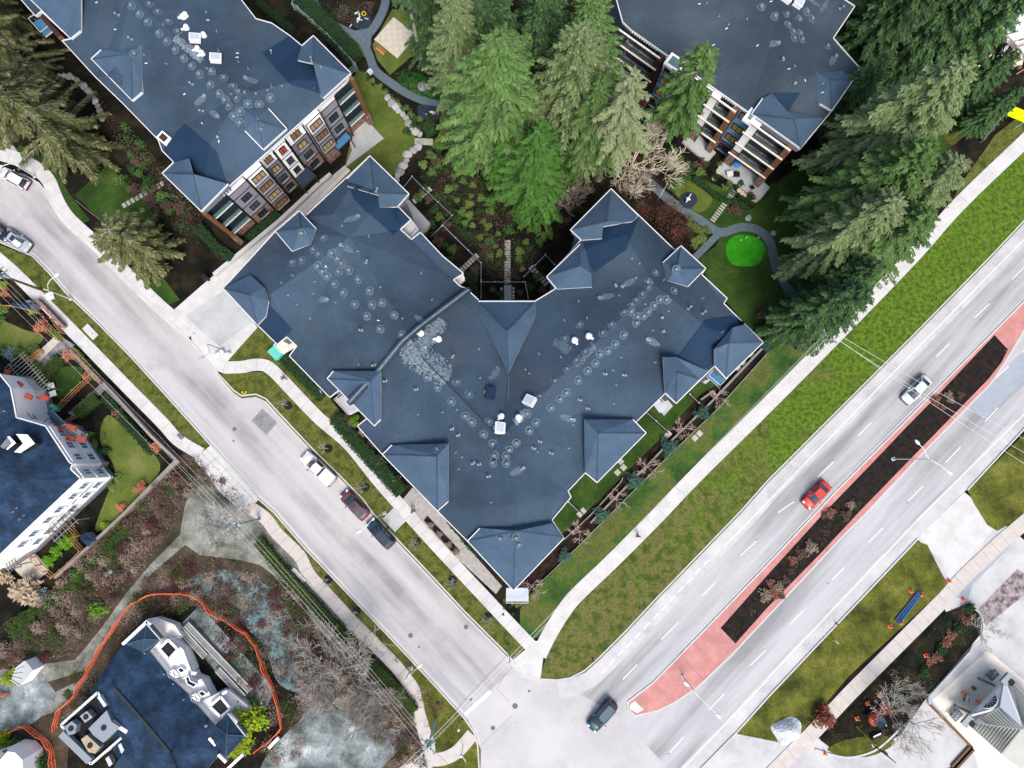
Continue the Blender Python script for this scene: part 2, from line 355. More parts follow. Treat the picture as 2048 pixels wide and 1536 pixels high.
def ground(name, pts, z, m, thick=0, smooth=0, kind='structure', label=None, cat=None, side=None):
    if smooth: pts = smoothp(pts, True, smooth)
    w = [P(x, y, z) for x, y in pts]
    mb = MB()
    n = len(w); ar = sum(w[i].x*w[(i+1)%n].y-w[(i+1)%n].x*w[i].y for i in range(n))
    if ar < 0: w = w[::-1]
    if thick: mb.prism([(p.x, p.y) for p in w], z-thick, z, side or m, m)
    else: mb.faces(w, [tuple(t) for t in tess(w)], m)
    for f in mb.f: pass
    o = mb.obj(name, kind=kind, label=label, cat=cat)
    return o
def offs(w, d):
    """offset an open world polyline to its left by d"""
    out = []
    for i in range(len(w)):
        a = w[max(i-1, 0)]; b = w[min(i+1, len(w)-1)]
        t = Vector((b[0]-a[0], b[1]-a[1])); t.normalize(); nrm = Vector((-t.y, t.x))
        if 0 < i < len(w)-1:
            t1 = Vector((w[i][0]-a[0], w[i][1]-a[1])).normalized(); c = max(.5, abs(t1.dot(t)))
        else: c = 1
        out.append(Vector((w[i][0]+nrm.x*d/c, w[i][1]+nrm.y*d/c, w[i][2] if len(w[i]) > 2 else 0)))
    return out
def strip_mb(w, width, z0, z1, m, mb=None, shift=0):
    mb = mb or MB(); L = offs(w, shift+width/2); Rr = offs(w, shift-width/2)
    for i in range(len(w)-1):
        a, b, c, d = Rr[i], Rr[i+1], L[i+1], L[i]
        base = [(p.x, p.y, z) for z in (z0, z1) for p in (a, b, c, d)]
        mb.faces(base, [(4,5,6,7),(0,1,5,4),(2,3,7,6)]+([(3,0,4,7)] if i == 0 else [])+([(1,2,6,5)] if i == len(w)-2 else []), m)
    return mb
def strip(name, pts, width, z, m, thick=.14, smooth=0, kind='structure', shift=0, **k):
    if smooth: pts = smoothp(pts, False, smooth)
    return strip_mb(W2(pts), width, z-thick, z, m, shift=shift).obj(name, kind=kind, **k)
def joints(name, pts, width, z, step, smooth=0, m='joint', wj=.035):
    """score lines cut across a slab path"""
    if smooth: pts = smoothp(pts, False, smooth)
    w = W2(pts); mb = MB(); acc = 0; nxt = step
    for i in range(len(w)-1):
        a, b = w[i], w[i+1]; L = (b-a).length; d = (b-a).normalized(); nrm = Vector((-d.y, d.x, 0))
        while acc+L > nxt:
            p = a+d*(nxt-acc); mb.poly([Vector((q.x, q.y, z)) for q in (p-nrm*width/2-d*wj, p-nrm*width/2+d*wj, p+nrm*width/2+d*wj, p+nrm*width/2-d*wj)], m); nxt += step
        acc += L
    return mb

mat('twig_white', (.5,.49,.46), .9, randv=.05)

mat('brownpaver', (.2,.17,.18), .9, vscale=1.2, cols=[(.4,(.10,.08,.085)),(.5,(.22,.19,.195)),(.64,(.33,.30,.30))], var=.35)

mat('needle_tan', (.165,.16,.085), .75, spec=.08, var=.3, vscale=.5)
# ================================================================ THE GROUND
ground('ground', [(-2600,-2200),(4600,-2200),(4600,3700),(-2600,3700)], 0, 'soil')
# --- roads (one sheet each) ---
sideL = [(-220,330),(-60,430),(0,483),(68,512),(100,545),(133,584),(197,645),(263,712),(333,789),(423,889),(505,985),(550,1024),(612,1096),(705,1194),(779,1271),(835,1331),(875,1374),(929,1434),(949,1462),(957,1491),(960,1540),(955,1700)]
sideR = [(-220,250),(-60,318),(0,338),(50,352),(78,368),(98,392),(110,418),(137,445),(207,512),(277,585),(350,652),(390,692),(430,742),(467,782),(483,793),(512,790),(532,799),(562,832),(625,899),(679,952),(725,999),(745,1027),(789,1074),(852,1141),(929,1224),(1012,1307),(1044,1347),(1081,1359)]
mainL = [(1081,1359),(1114,1361),(1141,1357),(1171,1341),(1201,1314),(1254,1261),(1307,1204),(1367,1142),(1481,1024),(1536,962),(1666,832),(1829,669),(1983,512),(2048,443),(2300,180)]
mainR = [(2300,610),(2048,855),(1933,979),(1833,1077),(1536,1391),(1471,1464),(1400,1536),(1250,1700)]
ground('road', sideL[::-1][1:]+sideR[:-1]+[(1081,1359),(960,1540)] if False else sideL[:18]+[(1081,1359)]+sideR[:-1][::-1], .02, 'asphalt_side')
ground('road', [(929,1434),(949,1462),(957,1491),(960,1540),(955,1700)]+[(1250,1700)]+mainR[:-1][::-1]+mainL[::-1][:-1]+[(1081,1359)], .016, 'asphalt_main')
# pale worn concrete-like apron of the junction, shoulders along both kerbs
ground('road', [(929,1434),(960,1400),(1010,1350),(1044,1347),(1081,1359),(1114,1361),(1150,1380),(1245,1440),(1330,1530),(1180,1620),(955,1600),(960,1540),(957,1491),(949,1462)], .024, 'asphalt_open', smooth=0)
sh = [(1114,1361),(1141,1357),(1171,1341),(1201,1314),(1254,1261),(1307,1204),(1367,1142),(1481,1024),(1536,962),(1666,832),(1829,669),(1983,512),(2048,443),(2300,180)]
strip('road', sh, 2.3, .028, 'shoulder', thick=.006, shift=-1.25)
sh2 = [(2300,610),(2048,855),(1933,979),(1833,1077),(1536,1391),(1471,1464),(1400,1536),(1250,1700)]
strip('road', sh2, 1.9, .028, 'shoulder', thick=.006, shift=-.95)
ground('road_patch', [(524,817),(555,845),(533,870),(503,841)], .026, 'asphalt_patch')
ground('road_patch', [(1941,814),(1969,840),(2065,748),(2065,690),(2012,735)], .026, 'asphalt_blue')
# --- median ---
med = [(1254,1417),(1256,1403),(1307,1364),(1417,1251),(1536,1127),(1633,1024),(1669,985),(1803,850),(1863,789),(1986,665),(2048,602),(2120,530),(2120,590),(2048,659),(2009,725),(1979,769),(1939,809),(1829,922),(1733,1024),(1683,1074),(1536,1231),(1461,1311),(1391,1377),(1344,1407),(1314,1421),(1271,1431)]
wmed = W2(med)
ground('median', med, .14, 'pinkconc', thick=.13, side='kerb')
strip('kerb', med+[med[0]], .22, .165, 'kerb', thick=.15)
strip('kerb', med[:12], .28, .03, 'kerb', thick=.01, shift=.25)
ground('median_nose', [(1258,1417),(1262,1408),(1270,1402),(1288,1419),(1274,1426)], .148, 'creamconc')
soilp = [(1441,1256),(1536,1149),(1646,1028),(1760,910),(1814,853),(1873,793),(1989,670),(2016,699),(2003,725),(1976,759),(1933,803),(1826,913),(1723,1019),(1640,1108),(1536,1214),(1471,1287)]
ground('median_bed', soilp, .152, 'mulch')
mb = MB()
for a, b in [((1417,1251),(1471,1300)),((1385,1285),(1434,1334)),((1360,1311),(1407,1360)),((1332,1338),(1379,1385)),((1305,1366),(1345,1406)),((1270,1402),(1288,1420)),((1407,1360),(1471,1287)),((1363,1312),(1407,1360)),((1467,1202),(1477,1210)),((1494,1175),(1503,1183)),((1413,1265),(1460,1312)),((1536,1130),(1545,1138)),((1600,1062),(1609,1070)),((1683,975),(1692,982)),((1760,896),(1769,903)),((1860,795),(1869,803)),((2040,640),(2055,655)),((2009,700),(2016,705)),((1826,913),(1832,919)),((1745,1000),(1751,1006)),((1660,1088),(1666,1094)),((1580,1172),(1586,1178))]:
    mb.beam(P(*a, .149), P(*b, .149), .045, .01, 'joint')
mb.obj('median_joints', kind='structure')
# --- kerbs along the roads ---
def kerb(pts, shift): strip('kerb', pts, .2, .17, 'kerb', thick=.16, shift=shift)
kerb(sideL[:10], -.1); kerb(sideL[9:], -.1); kerb(sideR[:13], .1); kerb(sideR[12:], .1); kerb(mainL, .1); kerb(mainR[:3], .1); kerb(mainR[3:], .1)
strip('kerb', sideL[9:20], .35, .03, 'kerb', thick=.01, shift=.22); strip('kerb', sideR[12:], .35, .03, 'kerb', thick=.01, shift=-.22); strip('kerb', sideL[:10], .3, .03, 'kerb', thick=.01, shift=.2)
# --- grass verges ---
ground('verge', [(-220,345),(-60,440),(0,490),(68,516),(100,549),(133,588),(197,649),(263,716),(333,793),(423,893),(403,905),(357,875),(325,838),(250,760),(172,680),(95,595),(40,548),(0,515),(-120,440)], .1, 'verge')
ground('verge', [(434,748),(467,786),(483,797),(512,794),(532,803),(562,836),(625,903),(679,956),(725,1003),(745,1031),(789,1078),(852,1145),(929,1228),(1012,1311),(1035,1330),(1060,1306),(1046,1284),(979,1215),(879,1110),(799,1026),(752,972),(699,902),(640,853),(596,808),(566,775),(547,755),(530,744),(486,745)], .1, 'verge')
ground('verge', [(442,700),(508,655),(520,640),(640,770),(700,850),(760,930),(712,890),(640,826),(585,770),(560,735),(530,716),(486,722),(455,722)], .1, 'verge')
# left-hand side of lower street
ground('verge', [(505,990),(550,1028),(612,1100),(705,1198),(779,1275),(835,1335),(875,1378),(925,1436),(915,1445),(900,1490),(870,1508),(849,1464),(837,1424),(820,1370),(745,1284),(662,1197),(599,1111),(532,1030)], .1, 'olivegrass')
ground('verge', [(925,1500),(942,1484),(955,1493),(957,1540),(950,1620),(860,1620),(800,1545)], .1, 'olivegrass')
# strip between the walk and the main road
ground('grass', [(1084,1340),(1100,1290),(1134,1228),(1180,1175),(1240,1120),(1324,1036),(1401,957),(1545,812),(1700,656),(1840,510),(1930,410),(2060,280),(2200,140),(2300,185),(2048,447),(1983,516),(1829,673),(1666,836),(1536,966),(1481,1028),(1367,1146),(1307,1208),(1254,1265),(1201,1318),(1171,1345),(1141,1357),(1100,1360),(1082,1357)], .1, 'mixverge')
# strip behind the walk, by the building
ground('grass', [(1060,1280),(1090,1270),(1125,1205),(1155,1168),(1215,1110),(1305,1020),(1382,937),(1527,795),(1684,638),(1650,600),(1600,640),(1540,700),(1450,800),(1330,920),(1240,1010),(1150,1100),(1090,1160),(1040,1210),(1040,1250)], .1, 'stripgreen')
# private lawn strip at the building's foot
ground('lawn', [(1110,1080),(1180,1020),(1330,870),(1480,720),(1530,660),(1400,640),(1250,800),(1090,1000)], .08, 'darklawn')
ground('planting_bed', [(1130,1105),(1200,1040),(1330,905),(1425,810),(1415,780),(1400,790),(1330,868),(1190,1008),(1100,1092),(1035,1160),(1048,1190),(1060,1180)], .11, 'redmulch')
# --- park lawns ---
ground('lawn', [(700,160),(715,146),(735,152),(775,190),(830,265),(830,285),(805,320),(780,350),(740,400),(690,330),(700,290),(760,280)], .09, 'lawn')
ground('lawn', [(695,158),(760,285),(700,345),(740,380),(785,352),(812,318),(830,275),(800,222),(760,175),(735,150)], .094, 'lawn')
ground('lawn', [(745,90),(785,18),(850,25),(895,70),(880,95),(820,115),(780,150),(755,120)], .09, 'lawn')
ground('lawn', [(655,48),(680,52),(728,90),(735,112),(705,110),(670,85)], .09, 'moss', smooth=4)
ground('lawn', [(880,222),(912,222),(900,270),(880,300),(862,290),(880,262)], .09, 'lawn', smooth=4)
ground('lawn', [(925,200),(985,200),(975,320),(930,330),(905,290)], .085, 'moss', smooth=4)
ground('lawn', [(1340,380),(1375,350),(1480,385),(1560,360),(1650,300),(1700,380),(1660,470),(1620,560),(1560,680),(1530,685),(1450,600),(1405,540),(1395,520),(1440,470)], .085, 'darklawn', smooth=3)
ground('lawn', [(1350,375),(1375,362),(1410,372),(1425,400),(1400,425),(1360,400)], .09, 'lawn', smooth=4)
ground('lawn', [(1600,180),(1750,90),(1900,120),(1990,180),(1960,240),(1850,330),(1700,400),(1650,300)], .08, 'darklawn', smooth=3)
ground('lawn', [(1890,195),(1915,180),(1960,205),(1960,240),(1925,275),(1900,290),(1880,250)], .09, 'moss', smooth=4)
ground('grass', [(1990,270),(2060,215),(2120,230),(2060,270),(1930,400),(1895,420),(1920,370)], .1, 'verge')
ground('putting_green', [(1455,485),(1470,472),(1495,470),(1520,480),(1530,500),(1520,525),(1495,533),(1465,528),(1453,508)], .11, 'putting_green', smooth=6)
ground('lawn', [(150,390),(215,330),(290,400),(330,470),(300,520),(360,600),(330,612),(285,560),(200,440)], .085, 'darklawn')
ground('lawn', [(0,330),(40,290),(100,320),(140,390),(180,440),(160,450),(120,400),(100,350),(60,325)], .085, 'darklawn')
ground('planting_bed', [(640,0),(760,0),(752,20),(735,50),(712,58),(690,52),(660,32)], .09, 'soil')
ground('ground_cover_bed', [(790,150),(830,130),(930,170),(920,195),(870,205),(820,185)], .09, 'soil', smooth=4)
# --- left gardens ---
ground('lawn', [(-60,640),(0,640),(50,660),(85,670),(75,690),(20,710),(-60,700)], .09, 'lawn', smooth=4)
ground('lawn', [(110,740),(165,735),(150,780),(120,795),(100,785)], .09, 'darklawn', smooth=3)
ground('lawn', [(215,830),(255,860),(300,900),(320,940),(270,1010),(220,1050),(190,1060),(210,1000),(230,940),(200,880)], .09, 'lawn', smooth=4)
ground('terrace', [(80,700),(110,672),(122,680),(75,728),(62,722)], .12, 'tile_light')
ground('path', [(125,675),(150,690),(85,760),(62,740)], .115, 'greypaver')
ground('path', [(205,765),(216,775),(150,835),(136,826)], .115, 'greypaver')
ground('terrace', [(65,1100),(100,1140),(62,1172),(20,1130)], .12, 'tile_light')
# --- wild plot ---
ground('scrub_ground', [(400,950),(395,905),(360,910),(230,1050),(110,1180),(20,1300),(-80,1400),(-80,1700),(120,1700),(140,1460),(240,1300),(330,1210),(560,1220),(600,1400),(560,1500),(560,1700),(960,1700),(930,1530),(860,1500),(820,1370),(700,1250),(580,1110),(520,1040),(480,1020)], .03, 'scrub')
ground('gravel_track', [(395,950),(420,940),(490,1010),(560,1080),(620,1150),(690,1230),(720,1300),(650,1290),(600,1190),(520,1130),(480,1120),(400,1110),(370,1090),(300,1150),(270,1200),(220,1270),(170,1340),(110,1360),(20,1380),(30,1400),(100,1390),(180,1350),(120,1420),(60,1440),(0,1430),(0,1340),(70,1330),(150,1320),(200,1260),(250,1190),(300,1130),(360,1070),(370,1010)], .04, 'gravelgrey')
ground('gravel', [(370,1165),(430,1140),(500,1150),(560,1200),(610,1290),(620,1380),(560,1370),(530,1300),(480,1240),(430,1200)], .05, 'bluegravel', smooth=4)
ground('concrete_ruin', [(560,1480),(600,1440),(650,1380),(700,1400),(750,1450),(820,1470),(760,1540),(700,1620),(540,1620),(520,1540)], .05, 'rubble', smooth=4)
ground('concrete_slab', [(0,1380),(60,1330),(100,1370),(110,1400),(60,1450),(0,1460)], .05, 'rubble', smooth=3)
ground('concrete_slab', [(360,1250),(400,1210),(470,1290),(550,1380),(530,1420),(480,1400),(420,1330)], .055, 'rubble')
# --- bottom-right lot ---
ground('yard', [(1400,1540),(1471,1464),(1536,1440),(1700,1500),(1840,1400),(1900,1250),(1850,1090),(1930,985),(2048,1080),(2300,1000),(2300,1800),(1300,1800)], .04, 'shoulder')
ground('verge', [(1474,1468),(1536,1395),(1833,1082),(1855,1090),(1885,1150),(1895,1165),(1880,1185),(1700,1350),(1640,1420),(1600,1470),(1560,1485),(1510,1475)], .1, 'olivegrass', smooth=0)
ground('verge', [(1936,982),(2048,868),(2200,740),(2200,900),(2050,1030),(1995,1062),(1975,1050),(1950,1010)], .1, 'olivegrass')
ground('disturbed_soil', [(1640,1480),(1700,1420),(1800,1320),(1890,1225),(1940,1205),(1965,1230),(1960,1270),(1850,1400),(1800,1470),(1740,1505),(1680,1510)], .06, 'soil')
ground('concrete_yard', [(1865,1400),(1975,1300),(2060,1370),(2150,1300),(2150,1700),(1960,1700),(1960,1540),(1945,1500)], .07, 'creamconc')
ground('parking_apron', [(1958,1217),(2035,1138),(2078,1166),(1972,1252)], .065, 'brownpaver')
ground('tree_island', [(1655,1500),(1690,1480),(1760,1470),(1790,1485),(1750,1510),(1700,1514)], .12, 'moss', smooth=3)
# --- pavements ---
SW = [('sidewalk', [(-160,420),(-60,470),(0,520),(33,549),(83,599),(172,689),(250,769),(325,845),(357,880),(403,908)], 1.75, 0),
      ('sidewalk', [(-160,255),(-60,290),(0,308),(40,320),(73,337),(97,360),(110,390),(123,417),(143,443),(187,483),(217,512),(283,578),(330,622),(385,668)], 2.0, 0),
      ('sidewalk', [(433,722),(448,734),(464,735),(486,734),(508,730),(530,731),(547,742),(566,761),(596,793),(640,838),(699,889),(752,955),(799,1009),(879,1097),(979,1204),(1024,1252),(1070,1300)], 1.75, 0),
      ('sidewalk', [(1078,1310),(1101,1264),(1134,1212),(1164,1179),(1224,1122),(1314,1032),(1391,951),(1536,808),(1693,649),(1829,508),(1919,407),(2048,283),(2250,90)], 2.05, 0)]
for m_, pts, w_, s_ in SW: strip('sidewalk', pts, w_, .15, m_, thick=.15, smooth=5)
SWD = [[(497,1012),(532,1037),(555,1067),(599,1111),(612,1137),(625,1157),(662,1197),(699,1237),(745,1284),(785,1324),(812,1357),(829,1384),(837,1424),(849,1464),(858,1500),(850,1540)],
       [(850,1517),(880,1518),(907,1508),(924,1493),(945,1468)], [(860,1512),(831,1531),(780,1560)]]
for i, pts in enumerate(SWD): strip('sidewalk', pts, 1.75, .146-.004*i, 'sidewalk_dirty', thick=.14, smooth=5)
SWR = [[(2300,830),(2048,1045),(2000,1085),(1930,1150),(1890,1195),(1800,1285),(1700,1385),(1620,1470),(1560,1530),(1480,1610)]]
strip('sidewalk', SWR[0], 2.0, .13, 'sidewalk_dirty', thick=.12)
jm = MB()
for (m_, pts, w_, s_), st_ in zip(SW, (4.5,2.4,1.55,6.0)):
    j = joints('j', pts, w_, .154, st_, smooth=5, wj=.018); jm.faces(j.v, j.f, 'joint')
for pts in SWD[:1]+SWR:
    j = joints('j', pts, 1.8, .151 if pts is SWD[0] else .134, 1.75, smooth=5 if pts is SWD[0] else 0, wj=.025); jm.faces(j.v, j.f, 'joint')
jm.obj('pavement_joints', kind='structure')
ground('corner_landing', [(1051,1282),(1092,1282),(1086,1320),(1081,1359),(1044,1347),(1032,1330),(1058,1306)], .156, 'sidewalk')
ground('driveway', [(423,889),(388,918),(415,950),(440,985),(480,1020),(505,1015),(518,997),(470,940)], .136, 'sidewalk', thick=.14)
mb = MB()
for a, b in [((403,905),(500,1010)),((412,898),(512,1004)),((440,910),(405,938)),((462,932),(425,962)),((485,958),(450,990)),((508,985),(478,1016))]:
    mb.beam(P(*a, .154), P(*b, .154), .04, .01, 'joint')
mb.obj('pavement_joints', kind='structure')
ground('driveway', [(345,622),(365,640),(410,690),(440,740),(470,705),(515,655),(460,580),(700,345),(690,330),(560,440),(410,565)], .13, 'sidewalk', thick=.12)
ground('driveway', [(370,632),(452,578),(512,640),(439,693)], .136, 'concrete')
ground('driveway', [(380,662),(445,705),(436,745),(385,690)], .126, 'sidewalk', thick=.1)
ground('verge', [(900,1440),(935,1440),(962,1500),(960,1560),(880,1560),(840,1500)], .09, 'olivegrass')
ground('driveway', [(1052,1270),(1075,1290),(1085,1330),(1040,1345),(1020,1325),(1050,1300)], .12, 'sidewalk')
ground('entry_walk', [(765,1038),(790,1064),(818,1036),(795,1008)], .12, 'concrete')
ground('driveway', [(905,0),(905,0)] and [(1833,1077),(1929,984),(1952,1012),(1985,1060),(1930,1130),(1897,1160),(1882,1120)], .05, 'sidewalk')
ground('gravel_path', [(1905,1190),(1940,1140),(2000,1088),(2048,1040),(2048,1062),(1985,1130),(1945,1170),(1935,1205)], .05, 'asphalt_blue')
ground('entry_walk', [(770,1042),(784,1058),(806,1036),(792,1016)], .158, 'concrete')
ground('plaza', [(806,998),(825,975),(872,1018),(940,1100),(1004,1172),(992,1188),(905,1108),(850,1050)], .162, 'paver')
ground('planter_bed', [(855,1031),(920,1101),(910,1111),(847,1041)], .17, 'mulch')
# park paths
PT = [[(600,-40),(628,5),(650,40),(690,62),(720,78),(738,110),(750,140),(780,165),(820,190),(870,208),(905,207),(935,200)],
      [(772,-30),(770,10),(755,45),(735,72),(725,85)],
      [(1280,330),(1300,365),(1345,405),(1400,440),(1440,465),(1480,455),(1515,460),(1540,485),(1550,530),(1570,570),(1595,600)],
      [(1440,465),(1415,490),(1390,515)]]
for i, pts in enumerate(PT): strip('path', pts, 1.25 if i != 3 else 1.0, .12-.004*i, 'path', thick=.1, smooth=6)
ground('junction', [(705,62),(742,55),(742,90),(735,105),(722,85)], .124, 'path')
strip('path', [(1695,110),(1715,150),(1735,175),(1745,200)], 1.2, .1, 'path', smooth=4)
strip('path', [(0,240),(12,280),(25,300),(35,315)], 1.0, .1, 'paver', smooth=4)
for i, pts in enumerate([[(712,30),(735,28),(742,45),(730,58),(708,54)],[(838,210),(880,216),(878,238),(842,237)],[(1358,398),(1364,388),(1380,384),(1392,390),(1394,404),(1378,418),(1362,410)]]):
    ground('play_pad', pts, .13, 'darkpad', smooth=3)
ground('terrace', [(672,232),(694,268),(704,300),(690,335),(768,277),(727,233),(700,210)], .11, 'concrete')
ground('patio', [(787,34),(833,70),(795,117),(748,79)], .13, 'tile_light')
mb = MB()
for i in range(7):
    for j in range(7):
        if (i+j) % 2 == 0:
            a, b = (i+.5)/7, (j+.5)/7
            p = P(787+(833-787)*a+(748-787)*b, 34+(70-34)*a+(79-34)*b, .134)
            mb.poly([p+Vector((.33*math.cos(t*math.pi/4), .33*math.sin(t*math.pi/4), 0)) for t in range(8)], 'tile_dot')
mb.obj('patio_paving', kind='structure')
# --- road markings ---
mk = MB()
def dash(a, b, w=.12): mk.beam(P(a[0], a[1], .032), P(b[0], b[1], .032), w, .006, 'white_paint')
k_ = lambda pts, ox, oy: cr(ox, oy, pts)
for x, y in k_([(550,955),(602,897),(652,845),(705,793),(755,740),(808,682),(865,625),(915,572),(962,520),(1012,465),(1065,410),(1115,357),(1170,300),(1225,245)], 1024, 1024): dash((x-5.5,y+6), (x+5.5,y-6), .15)
dash((1449,1093), (1783,749)); dash((1783,749), (1989,539)); dash((1989,539), (2300,222))
for a, b, o in [((660,1010),(750,915),0),((895,765),(1000,660),0),((1145,500),(1220,425),0),((1370,265),(1470,170),0),((940,1450),(1030,1350),0),((1180,1190),(1275,1090),0),((1420,930),(1520,830),0),
                ((300,1325),(395,1235),1),((540,1080),(620,1000),1),((775,840),(850,760),1),((1010,605),(1090,525),1),((1240,370),(1330,285),1),((1465,140),(1545,60),1),((840,1470),(930,1380),1),((1065,1240),(1155,1145),1),((1300,995),(1380,910),1),((1370,730),(1445,660),1),((1525,580),(1600,505),1),
                ((60,1540),(155,1475),1),((135,670),(215,590),2),((385,405),(455,335),2),((605,180),(690,95),2)]:
    ox, oy = [(1024,1024),(1536,512),(1536,1024)][o]
    (p, q) = cr(ox, oy, [a, b]); dash(p, q)
dash((1340,1565),(1367,1536)); dash((1367,1536),(1536,1358)); dash((1536,1356),(1851,1024)); dash((1851,1024),(2048,829)); dash((2048,829),(2200,685))
dash((930,1429),(981,1383),.5)
# bicycle mark
for dx, dy in ((-5,4),(5,-4)):
    c_ = P(1481+dx, 1428+dy, .033)
    for t in range(12): mk.beam(c_+Vector((.38*math.cos(t*math.pi/6), .38*math.sin(t*math.pi/6), 0)), c_+Vector((.38*math.cos((t+1)*math.pi/6), .38*math.sin((t+1)*math.pi/6), 0)), .07, .006, 'white_paint')
for a, b in [((1476,1432),(1480,1425)),((1480,1425),(1486,1424)),((1486,1424),(1480,1431)),((1480,1431),(1476,1432)),((1480,1425),(1478,1422))]: dash(a, b, .08)
mk.obj('road_markings', kind='structure')
mb = MB()
for x, y, r in [(469,858,.3),(467,882,.15),(821,1271,.32),(932,1254,.32),(838,1294,.15),(1058,1382,.18),(1030,1412,.38),(942,1399,.2),(986,1456,.3),(1666,920,.08),(1815,1006,.08),(1500,1334,.1),(1338,1507,.1),(1656,1167,.09),(1979,603,.08),(1244,1360,.1),(1513,1080,.1),(1785,1491,.35),(1771,1503,.3)]:
    c_ = P(x, y, .03); mb.lathe(c_, [(r,-.01),(r,.006),(r*.96,.008)], 14, 'manhole')
mb.obj('manhole_covers', kind='structure')
# saw-cut seams in the carriageway
mb = MB()
for a, b in [((929,1431),(1010,1352)),((1010,1352),(1024,1334)),((993,1378),(1018,1404)),((962,1490),(1024,1432)),((1941,814),(1969,840)),((1969,840),(2060,752)),((1012,1345),(993,1378)),((150,400),(200,440))]:
    mb.beam(P(*a, .03), P(*b, .03), .05, .006, 'joint')
mb.obj('road_seams', kind='structure')
# stepping stones, copied one by one
def slabs(a, b, n, w, l, z=.14, label='', group='', name='stepping_stone', m='stepping', cat='stepping stone'):
    A, B = P(*a, z), P(*b, z); d = (B-A); ang = math.atan2(d.y, d.x); first = None
    for i in range(n):
        p = A+d*((i+.5)/n)
        if first is None:
            mb = MB(); mb.box((0,0,-.05), (l, w, .1), 0, m); first = mb.obj(name, rel=True); o = first
        else: o = first.copy(); C.objects.link(o)
        o.location = p; o.rotation_euler = (0,0,ang+random.uniform(-.03,.03)); tag(o, label, cat, group)
slabs((1015,480),(1015,568), 17, .85, .3, label='flat pale stepping stone in the straight path through the dark courtyard bed', group='stepping stones up the middle of the courtyard')
slabs((244,413),(328,365), 10, .7, .5, label='square pale stepping stone between the dark bed and the upper left block', group='stepping stones left of the upper left block')
slabs((1424,443),(1470,380), 14, .8, .25, label='narrow pale stepping stone leading from the park path to the balconied block', group='stepping stones to the balconied block')
slabs((826,404),(862,376), 7, .75, .35, label='pale slab in the short path through the fence by the V roof', group='slabs through the upper courtyard fence')
slabs((922,541),(956,509), 7, .75, .35, label='pale slab in the short path crossing the lower courtyard fence', group='slabs through the lower courtyard fence')
slabs((1060,532),(1095,570), 7, .8, .35, label='pale slab of the step path right of the central courtyard', group='slabs right of the courtyard')
slabs((851,80),(866,80), 3, .9, .3, label='pale slab beside the thin pine under the trees', group='slabs near the square patio')
slabs((891,80),(906,80), 3, .9, .3, label='pale slab half hidden under the big green conifers', group='slabs under the conifers')
slabs((829,282),(866,284), 6, 1.0, .42, label='wide pale slab bridging the boulder border at the curved lawn', group='slabs across the boulder border')
ground('entry_walk', [(1008,570),(1023,570),(1023,602),(1008,602)], .14, 'concrete')
for pr, lb in [([(1433,975+0),(1,1)], 'x')]: pass
for x, y in [(1399,867),(1390,876),(1330,876+0),(1337,868),(1241,923),(1247,935),(1235,945),(1478,738),(1488,728),(1505,712),(1160,1028),(1166,1022)]:
    mb = MB(); mb.box((0,0,0), (.75,.75,.1), R(45), 'stepping'); o = mb.obj('paving_slab', rel=True); o.location = P(x, y, .13)
    tag(o, 'square pale slab set in the dark lawn strip below the V roof', 'paving slab', 'slabs in the lawn strip')
# ================================================================ BUILDINGS
def roof_mb(mb, out, inner, edges, m, z0=None, side=None, fascia=.35):
    """out: [(px,py,z)], inner: [(px,py,z)], edges between indices (outline first)."""
    pts = [P(*p) for p in out+inner]; n = len(out)
    E = [(i, (i+1) % n) for i in range(n)]+[tuple(e) for e in edges]
    r = delaunay_2d_cdt([p.xy for p in pts], E, [tuple(range(n))], 1, 1e-5)
    vs = []
    for i, v in enumerate(r[0]):
        o = r[3][i]; z = sum(pts[k].z for k in o)/len(o) if o else None
        if z is None:
            z = min(pts, key=lambda q: (q.xy-v).length).z
        vs.append((v.x, v.y, z))
    mb.faces(vs, r[2], m)
    for i in range(n):
        a, b = pts[i], pts[(i+1) % n]; za = a.z-fascia if z0 is None else z0; zb = b.z-fascia if z0 is None else z0
        mb.poly([(a.x,a.y,za),(b.x,b.y,zb),b,a], side or 'trim')
    return pts[:n]
def walls_mb(mb, out, inset, z1, m, z0=0):
    w = [P(p[0], p[1], p[2]) for p in out]; n = len(w)
    ar = sum(w[i].x*w[(i+1)%n].y-w[(i+1)%n].x*w[i].y for i in range(n)); sgn = 1 if ar > 0 else -1
    q = []
    for i in range(n):
        a, b, c = w[i-1], w[i], w[(i+1) % n]
        t1 = (b-a).xy.normalized(); t2 = (c-b).xy.normalized(); n1 = Vector((-t1.y, t1.x))*sgn; n2 = Vector((-t2.y, t2.x))*sgn
        h = (n1+n2); L = h.length
        h = h/L if L > .2 else n1
        q.append((b.x+h.x*inset/max(.5, h.dot(n1)), b.y+h.y*inset/max(.5, h.dot(n1))))
    mb.prism(q, z0, z1, m)
def gutter(mb, pts, idx, m='trim', w=.13, h=.16, closed=True):
    n = len(pts)
    for i in idx:
        a, b = Vector(pts[i]), Vector(pts[(i+1) % n]); mb.beam(a+Vector((0,0,.03)), b+Vector((0,0,.03)), w, h, m)
def line3(mb, pts, w, h, m):
    for a, b in zip(pts[:-1], pts[1:]): mb.beam(P(*a), P(*b), w, h, m)
